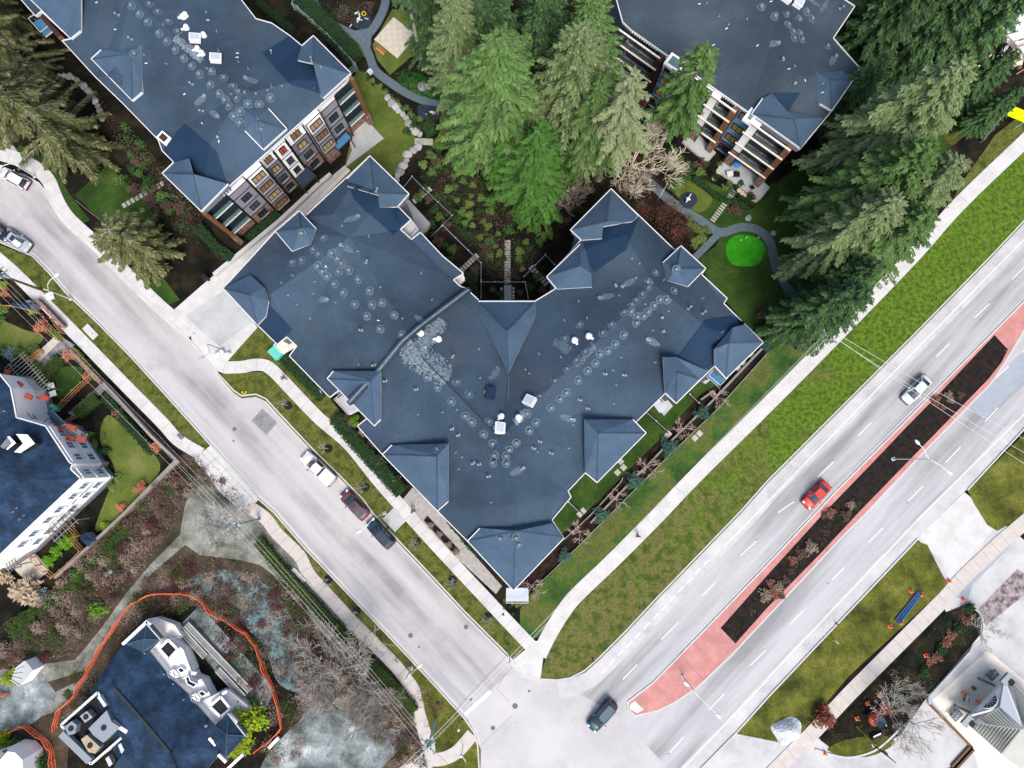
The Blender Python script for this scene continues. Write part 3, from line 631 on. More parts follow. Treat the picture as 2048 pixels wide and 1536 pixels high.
# plane interpolation for things standing on the roof: nearest roof triangle height at a pixel
class Roof:
    def __init__(s): s.tris = []
    def add(s, mb, k0=0):
        for f in mb.f[k0:]:
            v = [Vector(mb.v[i]) for i in f]
            for j in range(1, len(v)-1): s.tris.append((v[0], v[j], v[j+1]))
    def at(s, px, py, strict=False):
        """the roof point seen at this pixel, and the surface normal there"""
        o = Vector((0,0,CAMH)); d = (P(px, py, 0)-o); best = None
        for a, b, c in s.tris:
            n = (b-a).cross(c-a)
            if abs(n.z) < 1e-6*max(1, n.length) or abs(n.normalized().z) < .3: continue
            t = n.dot(a-o)/n.dot(d); q = o+d*t
            s1 = (b-a).cross(q-a).dot(n); s2 = (c-b).cross(q-b).dot(n); s3 = (a-c).cross(q-c).dot(n)
            if s1 >= -1e-6 and s2 >= -1e-6 and s3 >= -1e-6:
                if best is None or t < best[0]: best = (t, q, n.normalized()*(1 if n.z > 0 else -1))
        if best is None: return (P(px, py, 14), Vector((0,0,1))) if not strict else None
        return best[1], best[2]
def onroof(o, q, nrm, rz=0):
    o.location = q - o.parent.location; o.rotation_euler = (nrm.to_track_quat('Z', 'Y').to_matrix() @ Matrix.Rotation(rz, 3, 'Z')).to_euler()
def ring_shape(rnd, r0, n=9): return [(r0*(1+rnd.uniform(-.13,.13))*math.cos(2*math.pi*j/n), r0*(1+rnd.uniform(-.13,.13))*math.sin(2*math.pi*j/n), 0) for j in range(n)]
def vent_mesh(k):
    rnd = random.Random(k); mb = MB()
    mb.poly([(x,y,.012) for x,y,z in ring_shape(rnd, .56)], 'scuff')
    mb.poly([(x,y,.02) for x,y,z in ring_shape(rnd, .38, 8)], 'shingle')
    mb.box((0,0,.05), (.46,.46,.06), .3*k, 'scuff')
    mb.box((0,0,.14), (.26,.26,.18), .3*k, 'metal'); mb.box((0,0,.25), (.36,.36,.05), .3*k, 'scufflight')
    return mb.mesh('vent')
VENTS = [vent_mesh(k) for k in range(4)]
def pipe_mesh():
    mb = MB(); mb.lathe((0,0,0), [(.12,0),(.11,.03),(.05,.05),(.05,.38),(.04,.39)], 8, 'galv'); return mb.mesh('vent_pipe')
PIPE = pipe_mesh()
def flue_mesh():
    mb = MB(); mb.lathe((0,0,0), [(.2,0),(.18,.04),(.09,.06),(.09,.6),(.15,.62),(.15,.7),(.07,.76)], 10, 'galv'); return mb.mesh('flue')
FLUE = flue_mesh()
def tab_mesh():
    mb = MB(); mb.box((0,0,.04), (.1,.34,.05), 0, 'white_dome'); mb.lathe((0,.1,.05), [(.04,0),(.04,.06)], 6, 'trim'); return mb.mesh('roof_anchor')
TAB = tab_mesh()
def dome_mesh():
    mb = MB(); mb.lathe((0,0,0), [(.42,0),(.42,.08),(.3,.2),(.33,.36),(.26,.5),(.1,.56)], 14, 'white_dome'); mb.box((.45,.25,.08), (.35,.3,.12), .5, 'white_dome'); return mb.mesh('roof_ventilator', smooth=False)
DOME = dome_mesh()
def oval_mesh(k):
    rnd = random.Random(k+50); mb = MB()
    pts = [(1.05*math.cos(a)*(1+rnd.uniform(-.1,.1)), .42*math.sin(a)*(1+rnd.uniform(-.1,.1)), .015) for a in [2*math.pi*j/14 for j in range(14)]]
    mb.poly(pts, 'scuff'); mb.box((.85,0,.12), (.34,.34,.2), .4, 'galv'); mb.box((.85,0,.24), (.42,.42,.04), .4, 'scufflight'); mb.lathe((.5,.02,.0), [(.1,0),(.1,.25)], 8, 'metal')
    return mb.mesh('fan_curb')
OVALS = [oval_mesh(k) for k in range(3)]
def hatch_mesh(dark=False):
    mb = MB(); mb.box((0,0,.25), (1.15,1.3,.5), 0, 'darkmetal' if dark else 'trim'); mb.box((0,0,.53), (1.25,1.42,.07), 0, 'membrane' if dark else 'white_dome'); mb.box((0,0,.58), (.9,1.05,.05), 0, 'membrane' if dark else 'glazed'); mb.box((.7,0,.3), (.12,.5,.08), 0, 'metal')
    return mb.mesh('roof_hatch')
HATCH, HATCHD = hatch_mesh(), hatch_mesh(True)
def fit(parent, roof, name, mesh, pts, rz=None):
    for i, p in enumerate(pts):
        x, y = p[0], p[1]; me = mesh[i % len(mesh)] if isinstance(mesh, list) else mesh
        q, nrm = roof.at(x, y); o = bpy.data.objects.new(name, me); C.objects.link(o); o.parent = parent
        onroof(o, q, nrm, R(p[2]) if len(p) > 2 else (rz if rz is not None else random.uniform(0, 1.5)))
def hip(parent, roof, out, inner, edges=[], m='shingle_light', z=13.2, gut=None, label=None, name='hip_roof', drop=1.3, inset=.25):
    out = [(p[0], p[1], p[2] if len(p) > 2 else z) for p in out]
    def lift(p, d):
        h = roof.at(p[0], p[1], True)
        return p if h is None else (p[0], p[1], max(p[2], h[0].z+d))
    n_ = len(out); gs = set(gut) if gut is not None else set()
    out = [lift(p, .35 if (i in gs or (i-1) % n_ in gs) else .06) for i, p in enumerate(out)]
    top = max(p[2] for p in out); inner = [lift(p, .5) for p in inner]; inner = [(p[0], p[1], max(p[2], top+.5)) for p in inner]
    mb = MB(); k0 = 0; roof_mb(mb, out, inner, edges, m, fascia=.3); roof.add(mb)
    w = [P(*p) for p in out]
    if gut is None: gut = range(len(out))
    gutter(mb, w, gut, w=.11)
    walls_mb(mb, out, .12, min(p[2] for p in out)-.05, 'grey_siding', z0=min(p[2] for p in out)-drop)
    # ridge caps
    n = len(out); allp = out+inner
    for a, b in edges: mb.beam(P(*allp[a])+Vector((0,0,.02)), P(*allp[b])+Vector((0,0,.02)), .16, .05, 'shingle')
    return mb.obj(name, parent)
def patch(parent, roof, pts, name='roof_membrane', m='membrane', lift=.1):
    """a smooth dark membrane sheet following the roof under it"""
    n = len(pts); P2 = [Vector(p) for p in pts]
    for i in range(n):   # edge samples
        a, b = Vector(pts[i]), Vector(pts[(i+1) % n]); k = int((b-a).length/6)
        P2 += [a.lerp(b, j/k) for j in range(1, k)] if k > 1 else []
    xs = [p[0] for p in pts]; ys = [p[1] for p in pts]; x = min(xs)
    while x < max(xs):
        y = min(ys)
        while y < max(ys): P2.append(Vector((x+.01, y+.01))); y += 6
        x += 6
    r = delaunay_2d_cdt(P2, [(i, (i+1) % n) for i in range(n)], [tuple(range(n))], 1, 1e-4)
    w = []
    for v in r[0]:
        q, nm = roof.at(v.x, v.y); w.append((q.x, q.y, q.z+lift))
    mb = MB(); mb.faces(w, r[2], m)
    return mb.obj(name, parent)
ez = 12.6
# ---------------------------------------------------------------- the V-shaped block in the middle
B = empty('apartment_block', P(1010,800,0), 'large V-shaped apartment block with blue-grey shingle roof in the centre, studded with roof vents', 'apartment block')
outB = [(740,312),(818,388),(796,413),(822,440),(801,459),(823,479),(841,465),(885,512),(927,547),(907,560),(919,572),(932,577),(959,602),(1071,602),(1104,582),(1111,577),(1093,554),(1134,512),(1162,480),(1141,460),(1222,378),(1349,500),(1362,492),(1411,537),(1403,549),(1454,597),(1447,607),(1465,625),(1526,685),(1452,757),(1429,732),(1401,759),(1352,807),(1331,786),(1271,845),(1292,866),(1194,965),(1171,945),(1136,982),(1142,994),(1104,1040),(1128,1076),(1027,1181),(935,1082),(875,1022),(765,909),(715,852),(735,836),(680,779),(660,795),(579,712),(594,692),(574,674),(555,689),(515,650),(447,577),(551,463),(599,422),(610,433)]
outB = [(x,y,ez) for x,y in outB]
innB = [(665,430,15.4),(700,475,15.9),(842,712,16.2),(998,878,16.4),(1005,893,16.4),(1017,1010,15.8),(1100,775,16.2),(1310,570,16.0),(1250,470,15.2),(1420,660,15.0),(1017,745,13.6),(1030,1080,14.2),(540,590,14.6),(770,395,14.4)]
n0 = len(outB); e_ = lambda *p: [(n0+a, n0+b) for a, b in zip(p[:-1], p[1:])]
mb = MB(); roof_mb(mb, outB, innB, e_(0,1,2,3,4,5,11)+e_(4,6,7,8)+e_(7,9)+e_(3,10)+e_(1,12)+e_(1,13), 'shingle')
RB = Roof(); RB.add(mb)
mb.obj('roof', B)
mb = MB(); gutter(mb, [P(*p) for p in outB], range(n0), w=.11, h=.2); mb.obj('gutter', B)
mb = MB(); walls_mb(mb, outB, .55, ez-.3, 'grey_siding'); mb.obj('wall', B)
q = lambda *a: list(a)
hip(B, RB, [(957,603),(1071,603),(1073,628,13.2),(1017,747,14.6),(961,628,13.2)], [(1014,662,16.2)], [(5,3),(5,0),(5,1)], m='shingle_light', z=13.0, gut=[0])
hip(B, RB, [(765,909),(784,890,13.6),(897,887,16.2),(897,1003,13.6),(875,1022)], [(874,912,16.4)], [(5,0),(5,4)], gut=[4,3,0], m='shingle_light')
hip(B, RB, [(655,757),(667,742,13.7),(762,742,15.4),(762,839,13.7),(749,852)], [(742,762,15.6)], [(5,0),(5,4)], gut=[4,3,0])
hip(B, RB, [(935,1082),(960,1056,13.6),(1104,1047,13.6),(1128,1076),(1027,1181)], [(1031,1062,15.8)], [(5,4),(5,3),(5,0)], gut=[0,3,4])
hip(B, RB, [(1169,839,16.0),(1266,839,13.6),(1292,866),(1194,965),(1170,945,13.5)], [(1196,866,16.1)], [(5,2),(5,3)], gut=[1,2,3])
hip(B, RB, [(1326,714,15.8),(1352,714,15.6),(1416,742,13.5),(1400,759),(1352,807),(1330,786,13.5)], [(1354,744,15.9)], [(6,3),(6,4)], gut=[3,4])
hip(B, RB, [(1466,655,14.6),(1490,648,13.6),(1526,685),(1452,757),(1429,732,13.5),(1429,698,15)], [(1458,686,15.7)], [(6,2),(6,3)], gut=[2,3])
hip(B, RB, [(1141,460),(1222,378),(1277,432,13.4),(1264,443,14.4),(1206,453,15.2),(1204,477,14.4),(1162,480,13.4)], [(1214,443,15.6)], [(7,1),(7,0)], gut=[0,1,6])
hip(B, RB, [(1093,554),(1160,489,13.3),(1183,548,14.6),(1184,574,14.2),(1113,578,13.3)], [(1160,532,15.2)], [(5,1),(5,0)], gut=[0,4])
hip(B, RB, [(1326,525,13.4),(1362,492),(1411,537),(1376,573,13.4),(1335,562,14.4)], [(1352,537,14.7)], [(5,1),(5,2)], gut=[0,1,2])
hip(B, RB, [(740,312),(818,388),(796,413,13.5),(759,415,14.5),(757,390,15),(694,372,14.6),(694,358,13.6)], [(748,385,15.6)], [(7,0),(7,1)], gut=[0,1,6])
hip(B, RB, [(551,463),(599,422),(632,457,13.6),(622,488,14.2),(584,502,13.4)], [(602,456,14.8)], [(5,0),(5,1)], gut=[0,1,4])
hip(B, RB, [(447,577),(500,550,13.8),(528,575,15),(537,602,15),(532,632,14),(515,650)], [(500,590,15.2)], [(6,0),(6,5)], gut=[5])
patch(B, RB, [(694,364),(700,367),(750,382),(759,416),(796,415),(820,438),(787,470),(729,420),(708,399)])
patch(B, RB, [(1166,486),(1204,480),(1207,455),(1265,444),(1278,434),(1252,500),(1188,545),(1180,530)])
patch(B, RB, [(1356,713),(1411,640),(1464,632),(1489,645),(1487,650),(1465,655),(1429,697),(1424,708),(1427,730),(1417,739)])
patch(B, RB, [(507,548),(523,565),(540,612),(585,660),(571,672),(556,687),(519,652),(534,632),(539,602),(528,573)])
# fire-break parapet across the left wing
mb = MB()
pw = [(700,806),(722,782),(759,742),(805,685),(840,655),(938,581)]
zs = [12.9,13.2,14.0,15.6,16.2,12.9]
pp = [P(x,y,RB.at(min(max(x,712),925),y)[0].z+.25) for (x,y),z in zip(pw,zs)]
for a, b in zip(pp[:-1], pp[1:]): mb.beam(a, b, .62, .9, 'shingle'); mb.beam(a+Vector((0,0,.48)), b+Vector((0,0,.48)), .66, .08, 'shingle'); mb.beam(a+Vector((0,0,.54)), b+Vector((0,0,.54)), .2, .05, 'scufflight'); mb.beam(a+Vector((.28,-.28,.5)), b+Vector((.28,-.28,.5)), .1, .1, 'ridgecap')
mb.obj('parapet', B)
mb = MB()
for s in (([842,712],[998,876]), ([1017,748],[1017,872])):
    a, b = [RB.at(*t)[0] for t in s]; mb.beam(a+Vector((0,0,.05)), b+Vector((0,0,.05)), .12, .07, 'ridgecap')
for s in (([1017,748],[1017,872]),):
    a, b = [RB.at(*t)[0] for t in s]; mb.beam(a+Vector((0,0,.1)), b+Vector((0,0,.1)), .1, .05, 'scuff')
mb.obj('ridge_cap', B)
vb = cr(512,512,[(370,60),(490,15),(517,45),(498,95),(560,85),(400,92),(427,122),(472,168),(615,140),(527,220),(683,207),(595,290),(697,293),(758,282),(667,360),(832,355),(745,438),(877,473),(963,558),(907,610),(1058,610),(1070,667),(1130,683),(1028,728),(1205,757),(1092,790),(1277,832),(1175,873),(1258,960),(1297,997),(1397,995),(1368,1070),(1422,1125),(1434,1197),(1423,1240),(1497,1200),(1500,1245),(1518,1163),(1088,1160),(220,40),(277,25)])
vb += cr(1024,512,[(860,100),(818,157),(820,193),(783,232),(745,268),(721,293),(713,332),(675,340),(890,262),(928,262),(851,298),(815,335),(788,360),(750,365),(745,402),(670,475),(600,413),(546,465),(407,412),(618,530),(575,570),(527,590),(440,575),(388,627),(500,645),(453,690),(333,680),(397,747),(260,752),(325,820),(288,857),(170,843),(233,912),(90,947),(143,1000),(103,1048),(25,1122),(973,210),(319,497)])
vb += cr(512,0,[(275,1400),(408,1428),(345,1497),(378,1525),(455,1517)])+[(1002,1076),(1031,1075),(1037,1088),(1352,538)]
fit(B, RB, 'vent', VENTS, vb)
fit(B, RB, 'fan_curb', OVALS, [(x,y,a) for (x,y),a in zip(cr(512,512,[(395,260),(995,390)])+cr(1024,512,[(700,163),(567,245),(843,515),(330,972),(30,1290)])+cr(512,0,[(575,1312),(545,1490)]),(60,200,-40,-35,110,-60,-60,220,210))])
fit(B, RB, 'roof_ventilator', DOME, cr(512,512,[(988,465),(1095,500),(1470,963)])+cr(1024,512,[(377,507),(462,482),(42,970)]))
fit(B, RB, 'roof_hatch', HATCH, [(998,858,40),(1061,804,20)]); fit(B, RB, 'roof_hatch', HATCHD, [(979,788,35)])
fit(B, RB, 'flue', FLUE, cr(512,512,[(660,40),(635,445),(1180,1035),(1217,1072),(713,652),(965,798),(1305,1240),(1343,1247),(780,748),(1178,607),(1400,1320)])+cr(1024,512,[(405,860),(452,912),(165,1110),(127,1150),(232,1180),(670,712),(555,705),(1143,345),(1057,317),(900,368),(908,450),(625,180)])+cr(512,0,[(720,1150)]))
fit(B, RB, 'vent_pipe', PIPE, cr(512,512,[(220,118),(155,162),(353,153),(345,225),(477,278),(245,290),(192,235),(325,375),(747,188),(990,105),(1055,262),(1338,558),(878,375),(615,652),(972,950),(1120,937),(1205,922),(1198,1178),(1237,1205),(1215,1278),(1410,1478),(1345,732)])+cr(1024,512,[(745,130),(643,237),(400,273),(450,373),(315,385),(800,288),(940,330),(845,445),(1142,255),(605,685),(860,637),(627,772),(655,608),(612,887),(293,607),(163,587),(105,705),(82,682),(367,1012),(155,1175),(340,1152),(1258,457),(1230,484),(910,145),(765,45),(720,15)])+cr(512,0,[(675,1420),(612,1507),(517,1355)]))
fit(B, RB, 'roof_anchor', TAB, cr(512,512,[(420,62,20),(735,388,-40),(1017,553,70)]) if False else [(652,533,20),(757,641,-40),(851,696,70)])
# granule loss: an irregular pale spread of scuffed shingles
def scuffs(parent, roof, x0, y0, x1, y1, n, seed, inside, size=(.15,.5), m='scufflight'):
    rnd = random.Random(seed); mb = MB()
    for _ in range(n):
        for _t in range(30):
            x = rnd.uniform(x0, x1); y = rnd.uniform(y0, y1)
            if inside(x, y, rnd): break
        else: continue
        qq, nm = roof.at(x, y); r = rnd.uniform(*size); k = rnd.randint(5, 8)
        u = nm.orthogonal().normalized(); w = nm.cross(u)
        mb.poly([qq+nm*(.035+rnd.random()*.02)+(u*math.cos(2*math.pi*j/k)+w*math.sin(2*math.pi*j/k))*r*rnd.uniform(.5,1.3) for j in range(k)], m)
    return mb.obj('scuffed_shingles', parent, kind='stuff')
def band(a, b, w):
    A = Vector(a); Bv = Vector(b); d = (Bv-A); L = d.length; d.normalize()
    def f(x, y, rnd):
        p = Vector((x,y))-A; s = p.dot(d); t = abs(p.x*d.y-p.y*d.x)
        return 0 < s < L and t < w*rnd.random()**.7
    return f
scuffs(B, RB, 800,620,905,770, 1300, 3, band((805,695),(900,755),30), size=(.04,.14))
scuffs(B, RB, 820,600,905,720, 800, 4, band((885,640),(835,700),18), size=(.04,.14))
scuffs(B, RB, 975,735,1000,765, 20, 5, band((980,760),(997,738),6), m='scuff', size=(.2,.4))
scuffs(B, RB, 1100,675,1145,710, 260, 6, band((1108,683),(1138,702),9), m='scuff', size=(.08,.22))
scuffs(B, RB, 1145,680,1200,735, 260, 8, band((1150,730),(1190,690),10), m='scuff', size=(.04,.14))
scuffs(B, RB, 1025,815,1060,850, 40, 9, band((1030,845),(1056,820),7), m='scufflight', size=(.1,.3))
# terrace cut-outs along the eaves
def terrace(parent, pts, z, m='concrete', h=1.0, name='terrace_deck'):
    mb = MB(); w = [P(x,y,z) for x,y in pts]; mb.prism([(p.x,p.y) for p in w], z-.3, z, 'trim', m)
    for i in range(len(w)):
        a, b = w[i]+Vector((0,0,h)), w[(i+1)%len(w)]+Vector((0,0,h)); mb.beam(a, b, .07, .07, 'trim')
    return mb.obj(name, parent)
terrace(B, [(801,459),(823,479),(838,463),(822,440)], 11.0)
terrace(B, [(909,561),(919,571),(930,560),(925,548)], 11.0, 'creamconc')
terrace(B, [(578,674),(594,692),(566,708),(552,692)], 8.0, 'creamconc')
terrace(B, [(1310,788),(1331,812),(1320,826),(1300,800)], 10.2, 'glazed')
terrace(B, [(1429,735),(1451,757),(1436,772),(1413,752)], 8.5, 'blueglass')
terrace(B, [(1013,1176),(1056,1176),(1056,1203),(1013,1203)], 3.2, 'glazed')
terrace(B, [(672,800),(700,830),(720,820),(715,800),(690,785)], 3.2, 'concrete')
for (a, b) in [((818,400),(848,452))]:
    w = [P(*t, 1.5) for t in [(806,400),(818,400),(860,446),(845,465),(836,462),(824,440)]]; mb = MB(); mb.prism([(p.x,p.y) for p in w], 0, 1.5, 'creamconc', 'concrete'); mb.obj('patio_deck', B)
mb = MB(); w = [P(*t, .9) for t in [(1310,806),(1328,832),(1346,812),(1336,800)]]; mb.prism([(p.x,p.y) for p in w], 0, .9, 'greywood', 'concrete'); mb.obj('patio_deck', B)
# ---------------------------------------------------------------- facades
def wallpt(a, b, t, z, off, nrm):
    p = a.lerp(b, t); return Vector((p.x, p.y, z))+nrm*off
def window(parent, a, b, t0, t1, z0, z1, off, nrm, glass='glass', frame='blackmetal', name='window', mull=2, sill='trim'):
    A = wallpt(a,b,t0,0,0,nrm); Bq = wallpt(a,b,t1,0,0,nrm); d = (Bq-A).normalized()
    mb = MB(); g = .1
    def bx(s0, s1, q0, q1, o0, o1, m):
        L = (Bq-A).length
        p = A+d*(s0+s1)/2; c = Vector((p.x, p.y, (q0+q1)/2))+nrm*(off+(o0+o1)/2)
        mb.box(c, (s1-s0, o1-o0, q1-q0), math.atan2(d.y, d.x), m)
    L = (Bq-A).length
    bx(0, L, z0, z0+g, 0, .12, frame); bx(0, L, z1-g, z1, 0, .12, frame); bx(0, g, z0+g, z1-g, 0, .12, frame); bx(L-g, L, z0+g, z1-g, 0, .12, frame)
    for k in range(1, mull): bx(L*k/mull-.04, L*k/mull+.04, z0+g, z1-g, 0, .1, frame)
    bx(-.08, L+.08, z0-.1, z0-.002, 0, .25, sill)
    o = mb.obj(name, parent)
    mb = MB(); mb.poly([A+nrm*(off+.05)+Vector((0,0,z0+g)), Bq+nrm*(off+.05)+Vector((0,0,z0+g)), Bq+nrm*(off+.05)+Vector((0,0,z1-g)), A+nrm*(off+.05)+Vector((0,0,z1-g))], glass)
    mb.obj('pane', o)
def bay(parent, a, b, t0, t1, off, nrm, bands, depth=2.0, lines=True):
    """a wall section standing 'off' proud; bands = [(z0,z1,mat)]"""
    mb = MB(); A = wallpt(a,b,t0,0,0,nrm); Bq = wallpt(a,b,t1,0,0,nrm)
    for z0, z1, m in bands:
        q = [A+nrm*off, Bq+nrm*off, Bq-nrm*depth, A-nrm*depth]
        mb.prism([(p.x,p.y) for p in q], z0, z1, m)
    if lines:
        for z0, z1, m in bands:
            mb.beam(A+nrm*(off+.03)+Vector((0,0,z1)), Bq+nrm*(off+.03)+Vector((0,0,z1)), .08, .1, 'blackmetal')
        for p in (A, Bq): mb.beam(p+nrm*(off+.02)+Vector((0,0,bands[0][0])), p+nrm*(off+.02)+Vector((0,0,bands[-1][1])), .12, .1, 'blackmetal')
    return mb.obj('facade_bay', parent)
def balcony(parent, a, b, t0, t1, z, nrm, dep=2.2, off=0, floor='green_glass', beam='trim'):
    mb = MB(); A = wallpt(a,b,t0,z,0,nrm); Bq = wallpt(a,b,t1,z,0,nrm)
    q = [A+nrm*off, Bq+nrm*off, Bq+nrm*(off+dep), A+nrm*(off+dep)]
    mb.prism([(p.x,p.y) for p in q], z-.2, z, 'darkmetal', 'greypaver', bottom=True)
    e0, e1 = A+nrm*(off+dep), Bq+nrm*(off+dep)
    mb.beam(e0+Vector((0,0,-.05)), e1+Vector((0,0,-.05)), .14, .2, beam)
    mb.poly([e0, e1, e1+Vector((0,0,1)), e0+Vector((0,0,1))], floor)
    mb.beam(e0+Vector((0,0,1.02)), e1+Vector((0,0,1.02)), .06, .06, 'blackmetal')
    return mb.obj('balcony', parent)
# ---------------------------------------------------------------- upper left block
A_ = empty('apartment_block', P(520,160,0), 'apartment block at upper left with blue-grey roof and a lilac-grey, white and brick facade', 'apartment block')
outA = [(-120,-160),(-60,-90),(43,0),(72,33),(83,23),(125,78),(192,155),(183,118),(203,100)] 
outA = [(-140,-190),(43,0),(72,33),(83,23),(142,78),(125,82),(192,155),(247,208),(317,280),(325,302),(348,325),(325,347),(403,423),(693,164),(702,147),(627,72),(604,92),(580,72),(544,47),(512,38),(483,0),(300,-190)]
outA = [(x,y,ez) for x,y in outA]
innA = [(60,-150,15.6),(260,-10,16),(480,190,16.2),(420,290,15),(600,160,15),(230,150,14.3)]
n0 = len(outA); mb = MB(); roof_mb(mb, outA, innA, e_(0,1,2,3)+e_(2,4), 'shingle'); RA = Roof(); RA.add(mb); mb.obj('roof', A_)
mb = MB(); gutter(mb, [P(*p) for p in outA], range(n0), w=.11, h=.2); mb.obj('gutter', A_)
mb = MB(); walls_mb(mb, outA, .8, ez-.3, 'grey_siding'); mb.obj('wall', A_)
hip(A_, RA, [(58,-4),(142,78),(162,62,13.6),(162,0,15.2),(162,-70,15.4),(100,-60,15)], [], [], gut=[0,1])
hip(A_, RA, [(183,118),(203,100,13.6),(282,90,15.2),(285,185,13.7),(265,202)], [(262,107,15.4)], [(5,0),(5,4)], gut=[0,4,3])
hip(A_, RA, [(325,347),(348,325,13.4),(377,317,14.8),(385,347,15.2),(457,368,13.6),(403,423)], [(386,348,15.3)], [(6,0),(6,5)], gut=[0,5,4])
hip(A_, RA, [(604,92,13.4),(627,72),(702,147),(647,197),(640,190,13.6),(626,127,15.2),(595,120,14.8)], [(627,124,15.5)], [(7,1),(7,2)], gut=[0,1,2])
hip(A_, RA, [(487,218,14),(537,217,13.6),(574,258),(527,300),(490,262,13.5)], [(514,240,14.6)], [(5,2),(5,3)], gut=[1,2,3])
patch(A_, RA, [(368,247),(433,303),(453,364),(386,345),(378,315),(350,323),(326,302)])
patch(A_, RA, [(525,107),(580,72),(602,92),(594,120),(626,128),(642,188),(582,170)])
fit(A_, RA, 'vent', VENTS, cr(0,0,[(790,35),(897,25),(838,85),(948,72),(887,132),(1010,130),(955,200),(1003,248),(1067,190),(1053,300),(1103,350),(1152,397),(1198,445),(1272,428),(1343,467),(1263,508),(1398,518),(1318,563),(1432,553),(1470,558),(1352,598),(1424,592),(1375,635),(1487,623),(1440,667),(1403,698),(1438,735),(802,322)])+cr(512,0,[(85,587),(20,628),(25,770)]))
fit(A_, RA, 'roof_ventilator', DOME, cr(0,0,[(1112,95),(1118,170),(1222,215),(1185,298),(1212,325),(1100,105)]))
fit(A_, RA, 'roof_hatch', HATCH, [(391,80,-42),(432,120,-42)])
fit(A_, RA, 'fan_curb', OVALS, [(401,200,60),(429,228,55),(504,161,20)])
fit(A_, RA, 'flue', FLUE, cr(0,0,[(790,235),(712,90),(1305,820),(1215,665),(1155,505)])+cr(512,0,[(93,325),(335,370)]))
fit(A_, RA, 'vent_pipe', PIPE, cr(0,0,[(1000,383),(1490,415),(1430,372),(1238,75),(1300,190),(865,330),(980,150),(1075,97),(1310,305),(1240,410),(1388,562),(1535,560)])+cr(512,0,[(388,402),(345,528),(10,715),(70,540),(95,522),(155,515)]))
fit(A_, RA, 'roof_anchor', TAB, [(x/3,y/3,-40) for x,y in [(580,15),(693,177),(878,380),(1108,565),(1213,740),(1313,848),(1425,320),(1423,345),(1248,122)]])
scuffs(A_, RA, 340,70,410,130, 500, 12, band((350,75),(405,120),9), size=(.04,.15))
# chimney notch and balconies on the garden side
mb = MB(); c_ = P(332,280,ez+.2); mb.box(c_, (1.5,1.2,1.4), R(-40), 'white_wall'); mb.box(c_+Vector((0,0,.72)), (1.0,.8,.06), R(-40), 'darkwood'); mb.obj('chimney', A_)
terrace(A_, [(66,45),(85,34),(106,60),(90,73)], 6.5, 'blueglass')
for pts in ([(85,28),(122,70),(116,76),(80,35)],[(205,146),(250,192),(243,205),(200,158)]):
    mb = MB(); w = [P(*t, 9.5) for t in pts]; mb.prism([(p.x,p.y) for p in w], 3, 9.5, 'brick', 'darkwood'); mb.obj('brick_bay', A_)
# street-facing facade: wall line under the lower right eave
a = P(403,423,ez); b = P(702,150,ez); a.z = b.z = 0; d = (b-a).normalized(); nA = Vector((d.y, -d.x, 0))
ZT = 12.3
F3 = [(0,3.0,'brick'),(3.0,6.1,'lilac_wall'),(6.1,9.2,'lilac_wall'),(9.2,ZT,'white_wall')]
G3 = [(0,3.0,'brick'),(3.0,6.1,'grey_siding'),(6.1,9.2,'grey_siding'),(9.2,ZT,'white_wall')]
H3 = [(0,3.0,'brick'),(3.0,6.1,'white_wall'),(6.1,9.2,'white_wall'),(9.2,ZT,'white_wall')]
L3 = [(0,3.0,'brick'),(3.0,6.1,'lilac_wall'),(6.1,9.2,'lilac_wall'),(9.2,10.9,'lilac_wall'),(10.9,ZT,'white_wall')]
fz = [.8, 3.9, 7.0, 10.0]
BAYS = [(.142,.262,0,L3,'d',.45),(.268,.368,.7,F3,'o',.75),(.374,.455,-.2,G3,'o',.55),(.460,.535,.3,H3,'d',.5),(.545,.655,-.2,G3,'o',.5),(.662,.757,.7,F3,'o',.75),(.762,.872,0,L3,'d',.5)]
for i, (t0, t1, off, bands, kd, wf) in enumerate(BAYS):
    bay(A_, a, b, t0, t1, off, nA, bands, depth=2.2)
    tm = (t0+t1)/2; hw = (t1-t0)*wf/2
    for k, z in enumerate(fz):
        if kd == 'd' and k == 3 and i in (0, 6): continue
        if kd == 'd' and k == 3: z = 10.2; g = 'redblind'
        elif kd == 'o' and (i in (1,5) or k > 1): g = 'glow_pane' if (i+k) % 2 else 'glow_pane2'
        else: g = 'glass'
        if k == 0 and i in (5,6): continue
        window(A_, a, b, tm-hw, tm+hw, z, z+1.5, off, nA, g, mull=3 if wf > .6 else 2, sill='lilac_wall')
for t0, t1 in ((.01,.135),(.878,.985)):
    for z in (3.2, 6.3, 9.4): balcony(A_, a, b, t0, t1, z, nA, dep=.3, off=-.1)
    bay(A_, a, b, t0, t1, -2.0, nA, [(0,3,'brick'),(3,ZT,'glass')], depth=.4, lines=False)
    for k, z in enumerate((3.25, 6.35, 9.45)):
        mb = MB(); p = [wallpt(a,b,t,z,o,nA) for t,o in ((t0,-2),(t1,-2),(t1,0),(t0,0))]; mb.prism([(v.x,v.y) for v in p], z-.2, z, 'darkmetal', 'green_glass'); mb.obj('balcony_floor', A_)
for t in (.004, .992):
    mb = MB(); p = wallpt(a,b,t,0,.1,nA); mb.box((p.x,p.y,6.2), (.55,.7,12.2), math.atan2(d.y,d.x), 'wood'); mb.box((p.x,p.y,1.3), (.75,.9,2.6), math.atan2(d.y,d.x), 'brick'); mb.obj('corner_post', A_)
mb = MB()
for t in [i/60 for i in range(1, 60)]:
    if .13 < t < .88: p = wallpt(a,b,t,ez+.15,.55,nA); mb.box(p, (.14,.14,.1), 0, 'trim' if i else 'trim')
mb.obj('eave_bracket', A_)
